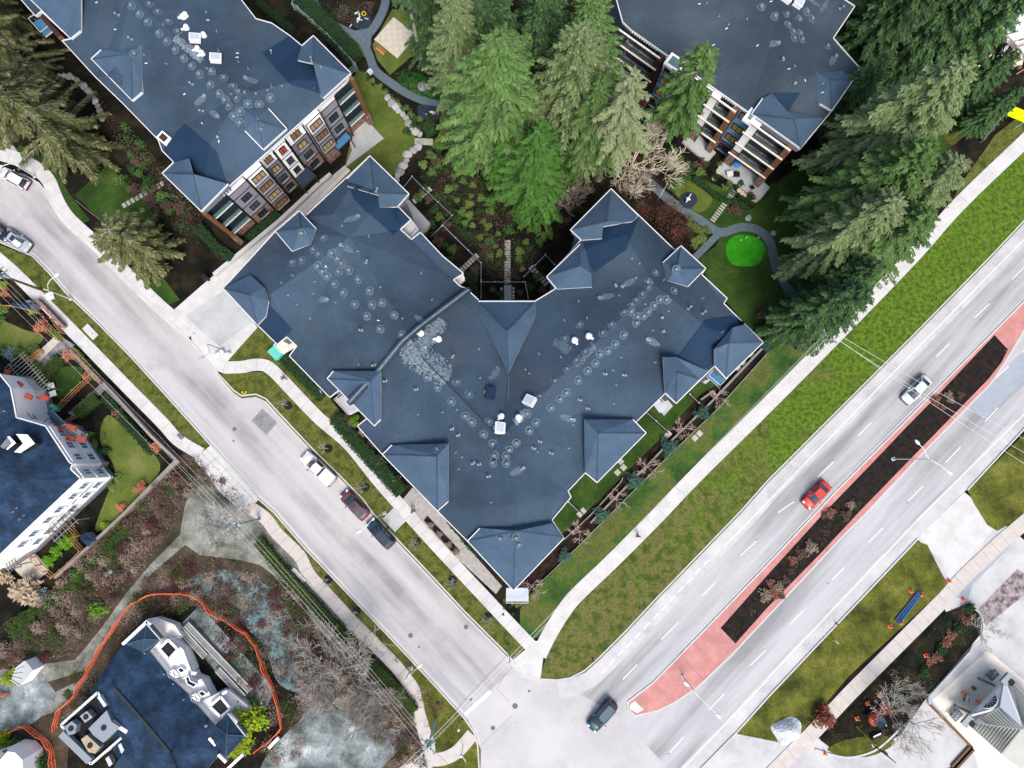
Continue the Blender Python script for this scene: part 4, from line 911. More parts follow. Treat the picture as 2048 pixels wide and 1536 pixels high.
def canopy(parent, pts, z, m, rim='darkmetal', name='canopy'):
    mb = MB(); w = [P(x,y,z) for x,y in pts]; mb.prism([(p.x,p.y) for p in w], z-.25, z, rim, m, bottom=True)
    for i in range(len(w)): mb.beam(w[i]+Vector((0,0,.03)), w[(i+1)%len(w)]+Vector((0,0,.03)), .14, .1, rim)
    c_ = sum(w, Vector())/len(w)
    for p in w: q2 = p.lerp(c_, .15); mb.beam((q2.x,q2.y,0), (q2.x,q2.y,z-.2), .12, .12, rim)
    return mb.obj(name, parent)
canopy(A_, [(664,290),(692,263),(704,276),(677,301)], 3.0, 'blueglass')
canopy(A_, [(585,352),(612,333),(633,352),(605,378)], 3.2, 'darkpad')
# ---------------------------------------------------------------- upper right block
C_ = empty('apartment_block', P(1480,120,0), 'balconied apartment block at upper right with blue walls, brown posts and a dark shingle roof', 'apartment block')
outC = [(1180,-190),(1245,45),(1262,61),(1500,228),(1599,299),(1663,222),(1706,160),(1719,137),(1666,77),(1709,13),(1689,0),(1560,-190)]
outC = [(x,y,ez) for x,y in outC]
innC = [(1400,-150,15.6),(1560,20,16),(1598,150,15.6),(1600,190,14.6)]
n0 = len(outC); mb = MB(); roof_mb(mb, outC, innC, e_(0,1,2,3), 'shingle_grey'); RC = Roof(); RC.add(mb); mb.obj('roof', C_)
mb = MB(); gutter(mb, [P(*p) for p in outC], range(n0), w=.13, h=.2); mb.obj('gutter', C_)
mb = MB(); walls_mb(mb, outC, 1.2, ez-.3, 'grey_siding'); mb.obj('wall', C_)
hip(C_, RC, [(1503,228),(1525,197,13.6),(1543,187,14.4),(1574,222,15.2),(1646,236,13.6),(1601,298)], [(1590,238,15.4)], [(6,0),(6,5)], gut=[0,5])
hip(C_, RC, [(1633,145,14.4),(1684,142,13.6),(1706,160),(1663,222),(1639,208,13.6)], [(1660,160,14.9)], [(5,2),(5,3)], gut=[2,3])
patch(C_, RC, [(1546,186),(1600,186),(1577,222),(1560,205)])
fit(C_, RC, 'vent', VENTS, cr(1536,0,[(43,97),(110,85),(185,117),(262,112),(120,148),(148,190),(192,202),(155,230),(203,237),(355,277),(232,72)])+[(1523,14)])
fit(C_, RC, 'fan_curb', OVALS, [(1544,87,60),(1666,120,-60),(1628,5,30)]); fit(C_, RC, 'roof_hatch', HATCH, [(1594,9,30),(1572,-1,30)])
fit(C_, RC, 'flue', FLUE, [(1567,119),(1680,17),(1590,166)])
fit(C_, RC, 'vent_pipe', PIPE, cr(1024,0,[(1167,18),(1242,97),(1410,112),(1300,145)])+cr(1536,0,[(162,395),(330,500)]))
fit(C_, RC, 'roof_anchor', TAB, [(1399,8,-20),(1427,90,-20),(1453,57,-20),(1515,91,-20),(1578,138,-20),(1610,161,-20),(1645,185,-20),(1542,3,-20)])
scuffs(C_, RC, 1638,0,1660,30, 25, 13, band((1640,25),(1655,0),3), m='scuff', size=(.1,.3))
a = P(1262,61,ez); b = P(1599,299,ez); a.z = b.z = 0; d = (b-a).normalized(); nC = Vector((d.y, -d.x, 0))
X = lambda x: (x-180)/(1620-180)
U3 = [(0,3.0,'brick'),(3.0,9.4,'blue_wall'),(9.4,ZT,'white_wall')]
U4 = [(0,3.0,'brick'),(3.0,ZT,'blue_wall')]
W4 = [(0,5.0,'brick'),(5.0,ZT+.2,'white_wall')]
bay(C_, a, b, X(490), X(900), .2, nC, U3)
bay(C_, a, b, X(1120), X(1240), -.4, nC, U4)
for x0, x1 in ((903,968),(1242,1308)): bay(C_, a, b, X(x0), X(x1), .9, nC, W4)
for k, z in enumerate((.7,3.9,6.8,9.9)):
    for x0, x1 in ((510,600),(650,730),(800,885)): window(C_, a, b, X(x0), X(x1), z, z+1.6, .2, nC, 'glow_pane' if k in (1,2) else 'glass', mull=2, sill='blue_wall')
    window(C_, a, b, X(1140), X(1225), z, z+1.6, -.4, nC, 'glow_pane' if k else 'glass', mull=2, sill='blue_wall')
for x0, x1 in ((185,440),(972,1085),(1312,1545)):
    bay(C_, a, b, X(x0), X(x1), -2.2, nC, [(0,ZT-.4,'glass')], depth=.4, lines=False)
    for z in (3.2,6.3,9.4,12.2):
        g_ = MB(); g_.beam(wallpt(a,b,X(x0)-.055,z+.9,1.15,nC), wallpt(a,b,X(x1)+.02,z+.9,1.15,nC), .2, .16, 'creamconc'); g_.obj('balcony_beam', C_)
    for z in (3.2,6.3,9.4): balcony(C_, a, b, X(x0)-.02, X(x1)+.01, z, nC, dep=2.6, off=-2.0)
for x in (460,1098,1558):
    mb = MB(); p = wallpt(a,b,X(x),0,.5,nC); mb.box((p.x,p.y,7.6), (.8,.9,9.2), math.atan2(d.y,d.x), 'wood' if x > 500 else 'darkwood'); mb.box((p.x,p.y,1.5), (.95,1.0,3), math.atan2(d.y,d.x), 'brick'); mb.obj('corner_post', C_)
for x0, x1, z in ((505,640,ZT+.25),(1180,1250,ZT+.3)):
    mb = MB(); p = wallpt(a,b,X((x0+x1)/2),z,.2,nC); L = (b-a).length*(X(x1)-X(x0)); an = math.atan2(d.y,d.x)
    mb.box(p, (L,2.0,.5), an, 'white_wall'); mb.box(p+Vector((0,0,.26)), (L-.8,1.2,.04), an, 'green_glass'); mb.obj('roof_light', C_)
mb = MB()
for t in [i/70 for i in range(1, 70)]:
    if t < .16 or .5 < t < .64: p = wallpt(a,b,t,ez+.15,.25,nC); mb.box(p, (.14,.14,.1), 0, 'trim')
mb.obj('eave_bracket', C_)
for pts in ([(1365,283),(1385,255),(1432,305),(1415,325)],[(1433,340),(1460,300),(1540,375),(1520,400)]):
    mb = MB(); w = [P(*t, .5) for t in pts]; mb.prism([(p.x,p.y) for p in w], 0, .5, 'creamconc', 'concrete'); mb.obj('patio_deck', C_)
# ---------------------------------------------------------------- white block at left
D_ = empty('apartment_block', P(40,940,0), 'white and grey clapboard block with navy roof and red-trimmed balconies at the left', 'apartment block')
ed = 7.4
outD = [(-160,735),(0,748),(22,775),(34,835),(92,852),(140,925),(146,928),(142,938),(162,957),(0,1110),(-60,1150),(-200,1160)]
outD = [(x,y,ed) for x,y in outD]; innD = [(-40,930,9.8),(80,960,8.6),(-160,930,9.8)]
n0 = len(outD); mb = MB(); roof_mb(mb, outD, innD, e_(2,0,1), 'shingle_navy'); RD = Roof(); RD.add(mb); mb.obj('roof', D_)
mb = MB(); gutter(mb, [P(*p) for p in outD], range(n0), w=.16, h=.2); mb.obj('gutter', D_)
mb = MB(); walls_mb(mb, outD, -.05, ed-.3, 'white_wall'); walls_mb(mb, outD, -.4, .9, 'grey_siding'); mb.obj('wall', D_)
mb = MB()
for j, pts in enumerate([(31,868),(69,887),(40,905),(45,886)],): pass
for pts in ([(31,868),(54,869),(69,887),(40,906),(27,904),(45,887)],):
    w = [P(*t, 9.6) for t in pts]; mb.prism([(p.x,p.y) for p in w], 8.2, 9.5, 'darkmetal', 'white_dome')
w = [P(*t, 9.4) for t in [(14,874),(19,872),(32,886),(15,900),(12,898),(23,886)]]; mb.prism([(p.x,p.y) for p in w], 8.2, 9.4, 'darkmetal', 'white_dome')
w = [P(*t, 9.0) for t in [(0,893),(14,876),(22,886),(8,898)]]; mb.prism([(p.x,p.y) for p in w], 8.2, 9.0, 'darkmetal', 'grey_siding')
mb.obj('roof_ventilator', D_)
fit(D_, RD, 'vent_pipe', PIPE, cr(0,960,[(200,335),(155,380),(285,425),(235,470)],6)+[(8,822)])
def facadeD(p, q, wins, z0, z1, cols=2, sh=True, off=.02):
    a, b = P(*p, ed), P(*q, ed); a.z = b.z = 0; d = (b-a).normalized(); n_ = Vector((-d.y, d.x, 0))
    if (n_.dot(Vector((200,-200,0)))) < 0: n_ = -n_
    for t0, t1 in wins: window(D_, a, b, t0, t1, z0, z1, off, n_, 'blueglass', 'trim', mull=cols)
    return a, b, n_
for z0, z1 in ((1.3,2.9),(4.3,5.9)):
    facadeD((92,852),(142,927), [(.1,.28),(.42,.6),(.74,.92)], z0, z1)
    a2, b2, n2 = facadeD((162,957),(0,1110), [(.06,.14),(.2,.28),(.38,.46),(.52,.6),(.7,.78),(.84,.92)], z0, z1)
    facadeD((145,935),(162,957), [(.2,.7)], z0, z1)
for t0, t1 in ((.3,.36),(.08,.26),(.48,.66)):
    mb = MB()
    p0, p1 = a2.lerp(b2,t0), a2.lerp(b2,t1)
    for z0, z1 in ((3.1,4.1),):
        q_ = [p0+n2*.05, p1+n2*.05, p1-n2*.2, p0-n2*.2]; mb.prism([(v.x,v.y) for v in q_], z0, z1, 'grey_siding')
    mb.obj('siding_panel', D_)
mb = MB()
for z in (1.1,4.05,ed-.25):
    for (p, q) in (((92,852),(142,927)),((162,957),(0,1110)),((145,935),(162,957))):
        mb.beam(P(*p, ed)*1+Vector((0,0,z-ed))+Vector((.28,.0,0)), P(*q, ed)+Vector((.28,0,z-ed)), .16, .12, 'trim')
mb.obj('string_course', D_)
# balcony decks with red chairs
for k, (pts, z) in enumerate([([(0,770),(20,778),(95,860),(85,870),(34,835),(22,800),(0,790)],4.3),([(92,852),(105,838),(174,868),(165,882),(140,880),(118,878)],4.3)]):
    mb = MB(); w = [P(*t, z) for t in pts]; mb.prism([(p.x,p.y) for p in w], z-.25, z, 'trim', 'stone')
    for i in range(len(w)-1): mb.beam(w[i]+Vector((0,0,1)), w[i+1]+Vector((0,0,1)), .06, .06, 'darkmetal')
    mb.obj('balcony', D_)
mb = MB()
for p, q in [((108,852),(124,860)),((134,852),(152,857)),((134,875),(148,879)),((156,876),(172,880)),((52,790),(64,796)),((80,793),(98,798)),((10,742),(20,746)),((34,766),(44,772))]:
    a3, b3 = P(*p, 5.2), P(*q, 5.2); mb = MB(); mb.beam(a3, b3, .6, .3, 'redmetal'); mb.obj('planter_box', D_)
mb = MB(); w = [P(*t, 5.6) for t in [(92,825),(101,819),(130,848),(120,852),(105,845)]]; mb.prism([(p.x,p.y) for p in w], 5.3, 5.5, 'trim', 'membrane'); mb.obj('porch_roof', D_)
mb = MB(); mb.beam(P(103,810,3), P(117,820,3), .5, .6, 'tealglass'); mb.obj('awning', D_)
# ---------------------------------------------------------------- navy roofed building, lower left
E_ = empty('townhouse', P(350,1400,0), 'blue-roofed building with white stucco front inside the orange netting at lower left', 'townhouse')
fe = lambda pts: cr(230,1220,pts,4.86)
ee = 3.6
outE = [(p[0],p[1],ee) for p in fe([(-60,520),(80,335),(310,110),(480,290),(345,400),(360,450),(500,600),(520,660),(580,690),(720,820),(740,890),(800,920),(960,1090),(985,1120),(1100,1010),(1190,1100),(1270,1225),(1080,1440),(1020,1400),(900,1540),(700,1700),(-350,1700),(-330,1150),(-360,1100),(-60,960),(-140,780),(-210,700)])]
outE = [(p[0],p[1],ee) for p in fe([(-60,520),(80,335),(310,115),(445,290),(340,400),(500,600),(520,660),(580,690),(720,820),(740,890),(800,920),(975,1120),(1100,1010),(1190,1100),(1270,1225),(1080,1440),(1020,1400),(900,1540),(700,1700),(250,1760),(60,1500),(-60,1300),(-150,1050),(-240,800)])]
innE = [(p[0],p[1],z) for p, z in zip(fe([(0,760),(280,1080),(540,1390),(640,1600),(300,290),(1090,1220),(-60,640)]), (5.6,6,5.8,5.4,4.6,4.6,4.6))]
n0 = len(outE); mb = MB(); roof_mb(mb, outE, innE, e_(6,0,1,2,3), 'shingle_navy'); RE = Roof(); RE.add(mb); mb.obj('roof', E_)
mb = MB(); walls_mb(mb, outE, .1, ee-.3, 'cream_wall'); mb.obj('wall', E_)
hip(E_, RE, [(p[0],p[1],4.2) for p in fe([(100,330),(310,135),(445,290),(270,410)])], [(fe([(285,285)])[0]+(5.1,))], [(4,1),(4,2),(4,3),(4,0)], m='shingle_slate', gut=[0,1])
hip(E_, RE, [(p[0],p[1],4.2) for p in fe([(975,1130),(1100,1005),(1270,1225),(1080,1440),(960,1290)])], [(fe([(1090,1215)])[0]+(5.3,))], [(5,1),(5,2),(5,3),(5,0)], m='shingle_navy', gut=[1])
# stepped white front
fr = [([(310,100),(400,80),(580,150),(650,260),(520,270),(440,290)],1.6,'cream_wall'),([(340,400),(515,270),(660,385),(740,600),(720,640),(600,690),(520,650),(500,600)],2.4,'white_wall'),([(580,690),(720,640),(850,690),(940,860),(800,915),(740,890)],2.1,'white_wall'),([(800,920),(1025,805),(1150,960),(975,1118)],2.4,'white_wall'),([(1050,800),(1100,780),(1330,970),(1150,1000)],1.4,'cream_wall')]
for pts, z, m in fr:
    mb = MB(); w = [P(*t, z) for t in fe(pts)]; mb.prism([(p.x,p.y) for p in w], 0, z, m); 
    for i in range(len(w)): mb.beam(w[i], w[(i+1)%len(w)], .3, .3, 'trim')
    mb.obj('stucco_front', E_)
for pts, z, m in [([(428,378),(515,290),(608,385),(520,480)],3.2,'blackmetal'),([(920,940),(1025,845),(1118,960),(1025,1040)],3.2,'blackmetal'),([(603,582),(640,558),(680,588),(640,615)],3.0,'darkmetal'),([(805,812),(845,785),(885,815),(848,845)],3.0,'darkmetal'),([(535,605),(570,588),(612,640),(580,655)],3.2,'grey_siding'),([(750,840),(785,820),(822,870),(795,890)],3.2,'grey_siding'),([(683,660),(712,640),(730,690),(792,720),(765,755),(700,720)],3.3,'membrane')]:
    mb = MB(); w = [P(*t, z) for t in fe(pts)]; mb.prism([(p.x,p.y) for p in w], 0, z-.25, 'white_wall', m)
    for i in range(len(w)): mb.beam(w[i]-Vector((0,0,.1)), w[(i+1)%len(w)]-Vector((0,0,.1)), .3 if len(w) == 4 and z == 3.2 else .1, .2, 'white_wall')
    mb.obj('balcony_well', E_)
mb = MB()
for a3, b3 in [((80,330),(320,105)),((310,110),(350,140)),((920,1240),(985,1310)),((1010,1400),(1085,1475)),((1110,1010),(1190,1095)),((1100,1540),(1250,1400)),((0,1045),(125,1185)),((170,1345),(245,1275)),((750,605),(790,615)),((820,690),(850,680)),((1050,810),(1095,785))]:
    p, q_ = fe([a3, b3]); mb = MB(); mb.beam(P(*p, ee+.3), P(*q_, ee+.3), .35, .5, 'white_wall'); mb.obj('parapet', E_)
mb = MB()
for a3, b3 in zip(fe([(0,760),(280,1080),(540,1390)]), fe([(280,1080),(540,1390),(640,1600)])):
    p, q_ = RE.at(*a3)[0], RE.at(*b3)[0]; mb.beam(p+Vector((0,0,.05)), q_+Vector((0,0,.05)), .3, .1, 'ridgecap')
mb.obj('ridge_cap', E_)
# flat service roof with plant
fg = lambda pts: cr(0,1024,pts)
mb = MB(); w = [P(*t, 4.2) for t in fg([(370,1275),(590,1080),(650,1165),(690,1240),(770,1320),(550,1510)])]; mb.prism([(p.x,p.y) for p in w], 0, 3.9, 'white_wall', 'rubber')
for i in range(len(w)): mb.beam(w[i]-Vector((0,0,.1)), w[(i+1)%len(w)]-Vector((0,0,.1)), .3, .6, 'trim')
mb.obj('flat_roof', E_)
mb = MB()
for (p, q_, wd, z, m) in [((375,1325),(545,1490),.9,4.6,'galv'),((645,1235),(770,1315),.5,4.6,'trim'),((600,1100),(640,1160),.4,4.8,'trim')]:
    p, q_ = fg([p, q_]); mb.beam(P(*p, z), P(*q_, z), wd, .7, m)
mb.obj('duct', E_)
for pts, z, m in [([(530,1300),(640,1190),(670,1260),(720,1290),(620,1385),(560,1340)],5.2,'galv'),([(480,1225),(520,1195),(555,1230),(510,1265)],4.9,'metal'),([(485,1365),(520,1338),(600,1410),(570,1450),(530,1440)],4.9,'pampas'),([(385,1290),(430,1255),(460,1280),(450,1330),(410,1340)],4.9,'galv')]:
    mb = MB(); w = [P(*t, z) for t in fg(pts)]; mb.prism([(p.x,p.y) for p in w], 3.9, z, 'galv', m)
    c_ = sum(w, Vector())/len(w); mb.lathe(c_, [(.35,0),(.35,.12),(.3,.14)], 10, 'darkmetal'); mb.obj('rooftop_unit', E_)
fit(E_, RE, 'vent_pipe', PIPE, fe([(475,625),(565,718),(668,870),(150,325),(290,420)]))
fit(E_, RE, 'vent_pipe', FLUE, fe([(885,1125)]))
mb = MB(); w = [P(*t, 4.0) for t in fg([(700,1500),(760,1420),(860,1360),(1040,1450),(1100,1536),(1000,1700),(600,1700)])]; mb.prism([(p.x,p.y) for p in w], 0, 4.0, 'shingle_slate'); mb.obj('lower_roof', E_)
for pts in ([(708,1400),(725,1385),(745,1430),(728,1450)],[(632,1480),(652,1465),(675,1510),(655,1530)],[(795,1410),(830,1370),(845,1385),(808,1420)]):
    mb = MB(); w = [P(*t, 4.6) for t in fg(pts)]; mb.prism([(p.x,p.y) for p in w], 3.8, 4.6, 'metal', 'glazed'); mb.obj('skylight', E_)
# ---------------------------------------------------------------- cream restaurant, lower right
F_ = empty('restaurant', P(2000,1470,0), 'cream building with ribbed grey metal hip roof and a half-round window at the lower right', 'restaurant')
ff = lambda pts: cr(1840,1280,pts,6.0)
mb = MB(); w = [P(*t, 3.2) for t in ff([(760,1060),(1090,720),(1300,800),(1500,1000),(1150,1500),(1030,1380)])]; mb.prism([(p.x,p.y) for p in w], 0, 3.2, 'cream_wall'); mb.obj('wall', F_)
RF = Roof(); zz = 3.5
mb = MB(); roof_mb(mb, [(p[0],p[1],zz) for p in ff([(610,1040),(640,990),(1000,520),(1080,500),(1500,760),(1700,1100),(1400,1700),(990,1370)])], [(p[0],p[1],z) for p, z in zip(ff([(945,815),(1230,1070)]), (5.6,7.6))], [(8,9),(8,1),(8,2),(9,7),(9,3)], 'metalroof', side='metal'); RF.add(mb); mb.obj('roof', F_)
mb = MB()
for i in range(13):   # ribs on the street face
    p0 = ff([(620+i*29, 1045+i*26)])[0]; p1 = ff([(650+i*45, 1000+i*6.5)])[0]
    a3 = P(*p0, 3.62); q_, n3 = RF.at(*p1); mb.beam(a3, q_+Vector((0,0,.06)), .09, .12, 'metalrib')
for i in range(9):
    p0 = ff([(690+i*32, 960-i*17)])[0]; p1 = ff([(800+i*48, 1010+i*8)])[0]
    q0 = RF.at(*p0)[0]; q1 = RF.at(*p1)[0]; mb.beam(q0+Vector((0,0,.06)), q1+Vector((0,0,.06)), .09, .1, 'metalrib')
for i in range(12):
    p0 = ff([(1090+i*12, 510+i*45)])[0]; q0, q1 = RF.at(*p0)[0], RF.at(*ff([(1260, 700+i*45)])[0])[0]; mb.beam(q0+Vector((0,0,.06)), q1+Vector((0,0,.06)), .09, .1, 'metalrib')
mb.obj('roof_rib', F_)
mb = MB()
gz = 5.4
w = [P(*t) for t in [ff([(615,900)])[0]+(3.6,), ff([(1010,500)])[0]+(3.6,), ff([(960,805)])[0]+(gz,), ff([(900,820)])[0]+(gz,)]]
mb.poly([w[0], w[1], w[2]], 'white_wall'); mb.poly([P(*ff([(1010,500)])[0], 3.62), P(*ff([(1110,590)])[0], 3.66), P(*ff([(1225,1050)])[0], 7.7), P(*ff([(960,805)])[0], 5.75)], 'white_wall')
for a3, b3 in ((w[0], w[1]), (w[1], w[2]), (w[0], w[2])): mb.beam(a3, b3, .25, .3, 'trim')
mb.obj('gable', F_)
c_ = P(*ff([(830,735)])[0], 4.35); dx = (w[1]-w[0]).normalized(); up = (w[2]-(w[0]+w[1])/2).normalized(); nn = dx.cross(up).normalized(); nn = nn if nn.z > 0 else -nn
mb = MB(); arc = [c_+nn*.06+dx*1.15*math.cos(t)+up*1.0*math.sin(t) for t in [math.pi*j/12 for j in range(13)]]; mb.poly(arc, 'glass')
for j in range(12): mb.beam(arc[j]+nn*.03, arc[j+1]+nn*.03, .12, .08, 'trim')
for j in (2,4,6,8,10): mb.beam(c_+nn*.08, arc[j]+nn*.03, .05, .05, 'trim')
mb.beam(arc[0], arc[-1], .1, .1, 'trim'); mb.obj('fanlight_window', F_)
for x, y in ((1035,470),(565,970)):
    mb = MB(); c_ = P(*ff([(x,y)])[0], 3.9); mb.box(c_, (1.5,.9,.4), R(45), 'galv'); mb.box(c_+P(*ff([(x+50,y+30)])[0],3.9)-P(*ff([(x,y)])[0],3.9)+Vector((0,0,.02)), (.7,.7,.5), R(45), 'blackmetal'); mb.obj('roof_corner_box', F_)
for x0, y0, x1, y1 in ((705,460,890,545),(415,780,600,870)):
    mb = MB(); p, q_ = ff([(x0,y0),(x1,y1)]); mb.beam(P(*p, 1.0), P(*q_, 1.0), .35, .5, 'grey_siding'); mb.obj('bench_wall', F_)
# low parapet walls of the forecourt
mb = MB()
for s in ([(640,45),(600,140),(100,690),(115,770)],):
    w = [P(*t, .25) for t in ff(s)]
    for p, q_ in zip(w[:-1], w[1:]): mb.beam(p, q_, .3, .3, 'concrete')
o = mb.obj('low_wall', origin=P(1890,1340,0)); tag(o, 'low pale concrete edging wall round the upper side of the cream forecourt', 'wall')
mb = MB(); w = [P(*t, .2) for t in ff([(115,770),(625,1290),(400,1536),(250,1700)])]
for p, q_ in zip(w[:-1], w[1:]): mb.beam(p, q_, .3, .3, 'wood')
mb.beam(w[1], w[2], .9, .3, 'pole_wood')
o = mb.obj('low_wall', origin=P(1930,1490,0)); tag(o, 'brown edging wall turning a corner below the cream restaurant forecourt', 'wall')
# ================================================================ PLANTS
def frond(mb, o, d, L, w, m, rnd, droop=.15):
    """one flat spray: a long kite of two triangles"""
    d = d.normalized(); s = d.cross(Vector((rnd.uniform(-.4,.4), rnd.uniform(-.4,.4), 1))).normalized()
    tip = o+d*L+Vector((0,0,-droop*L)); mid = o+d*L*.45
    mb.v += [tuple(o), tuple(mid+s*w), tuple(tip), tuple(mid-s*w+Vector((0,0,-.3*w)))]
    b = len(mb.v)-4; k = mb.mi(m); mb.f += [(b,b+1,b+2),(b,b+2,b+3)]; mb.m += [k, k]
def conifer(seed, H, Rr, bare, dens, needle, bark, limbshow=.3, droop=.25, power=.75, gap=.1, tipm=None):
    rnd = random.Random(seed); cr_ = MB(); tk = MB()
    lean = (rnd.uniform(-.5,.5), rnd.uniform(-.5,.5))
    ax = lambda z: Vector((lean[0]*(z/H)**2, lean[1]*(z/H)**2, z))
    tk.tube([ax(H*t) for t in (0,.01,.15,.4,.7,.97)], [.42*H/28*k for k in (1.3,1,.85,.62,.33,.05)], 8, bark)
    n = int(dens*H*7)
    for i in range(n):
        t = i/n; z = H*(bare+(1-bare)*t*.985)
        az = i*2.399+rnd.uniform(-.4,.4)
        prof = (1-t)**(power*.78)*(.75+.25*min(1, t*6))
        lobe = .82+.18*math.sin(az*3+seed)+.12*math.sin(z*1.7+az*2)
        L = Rr*prof*lobe*rnd.uniform(.72,1.12)+.35
        if rnd.random() < gap: continue
        up = .35*t-.12
        dirv = Vector((math.cos(az), math.sin(az), up)); p0 = ax(z); pts = [p0]; nseg = 5
        for s in range(1, nseg+1):
            q = s/nseg; pts.append(p0+dirv*L*q+Vector((0,0,-droop*L*q*q*(1-.5*t))))
        if rnd.random() < limbshow: tk.tube(pts, [.06*(1-q/6)*(1+(1-t)) for q in range(6)], 3, bark, cap=False)
        ns = max(4, int(L*3.6))
        for s in range(ns):
            q = .22+.78*(s+.5*rnd.random())/ns; f = q*nseg; a_ = min(nseg-1, int(f)); p = pts[a_].lerp(pts[a_+1], f-a_)
            d = (pts[a_+1]-pts[a_]).normalized(); side = Vector((-d.y, d.x, 0)).normalized()
            for sg in (-1, 1):
                fl = (1.05-.65*q)*min(1.35, .35+L*.24)*rnd.uniform(.7,1.25)
                frond(cr_, p, (side*sg*rnd.uniform(.6,1)+d*rnd.uniform(.5,1)+Vector((0,0,rnd.uniform(-.3,.25)))), fl, .13+.05*rnd.random(), tipm if (tipm and rnd.random() < .25) else needle, rnd, .3)
            if rnd.random() < .45: frond(cr_, p, d+Vector((rnd.uniform(-.4,.4), rnd.uniform(-.4,.4), .25)), .6, .13, needle, rnd)
    return cr_.mesh('crown'), tk.mesh('trunk')
def place_tree(name, meshes, base, H0, H, label, cat, group, mats=None, rz=None, rs=None, zbase=0):
    crown, trunk = meshes
    o = empty(name, P(*base, zbase), label, cat, group, rz if rz is not None else random.uniform(0, 6.28))
    s = H/H0; o.scale = ((rs or 1)*s, (rs or 1)*s, s)
    for nm, me in (('trunk', trunk), ('crown', crown)):
        if me is None: continue
        c_ = bpy.data.objects.new(nm, me); C.objects.link(c_); c_.parent = o
    return o
CG = conifer(1, 30, 7.6, .2, 1.9, 'needle_green', 'bark', .25, .3, .72, .10, 'needle_grey')
CY = conifer(2, 30, 7.6, .22, 1.8, 'needle_grey', 'barklight', .4, .35, .7, .12, 'needle_pale')
CD = conifer(3, 28, 6.8, .1, 1.8, 'needle_dark', 'bark', .2, .3, .75, .08, 'needle_green')
CB = conifer(4, 26, 6.6, .15, 1.3, 'needle_bright', 'bark', .25, .3, .85, .12, 'needle_green')
CO = conifer(5, 26, 8.0, .06, 1.1, 'needle_olive', 'barklight', 1.0, .42, .6, .32, 'needle_tan')
CS = conifer(6, 27, 3.6, .40, .75, 'needle_green', 'barklight', .5, .3, .5, .3)
CP = conifer(7, 24, 2.6, .72, .8, 'needle_dark', 'barklight', .4, .2, .3, .25)
CL = conifer(8, 28, 4.6, .38, .62, 'needle_pale', 'barklight', .85, .35, .55, .3)
CN = conifer(9, 12, 6.0, .05, 2.2, 'needle_olive', 'barklight', 1.0, .25, .45, .35, 'needle_tan')
GC = 'tall conifers in the park wood'
GE = 'conifers along the east side of the lawn'
GW = 'conifers by the cul-de-sac'
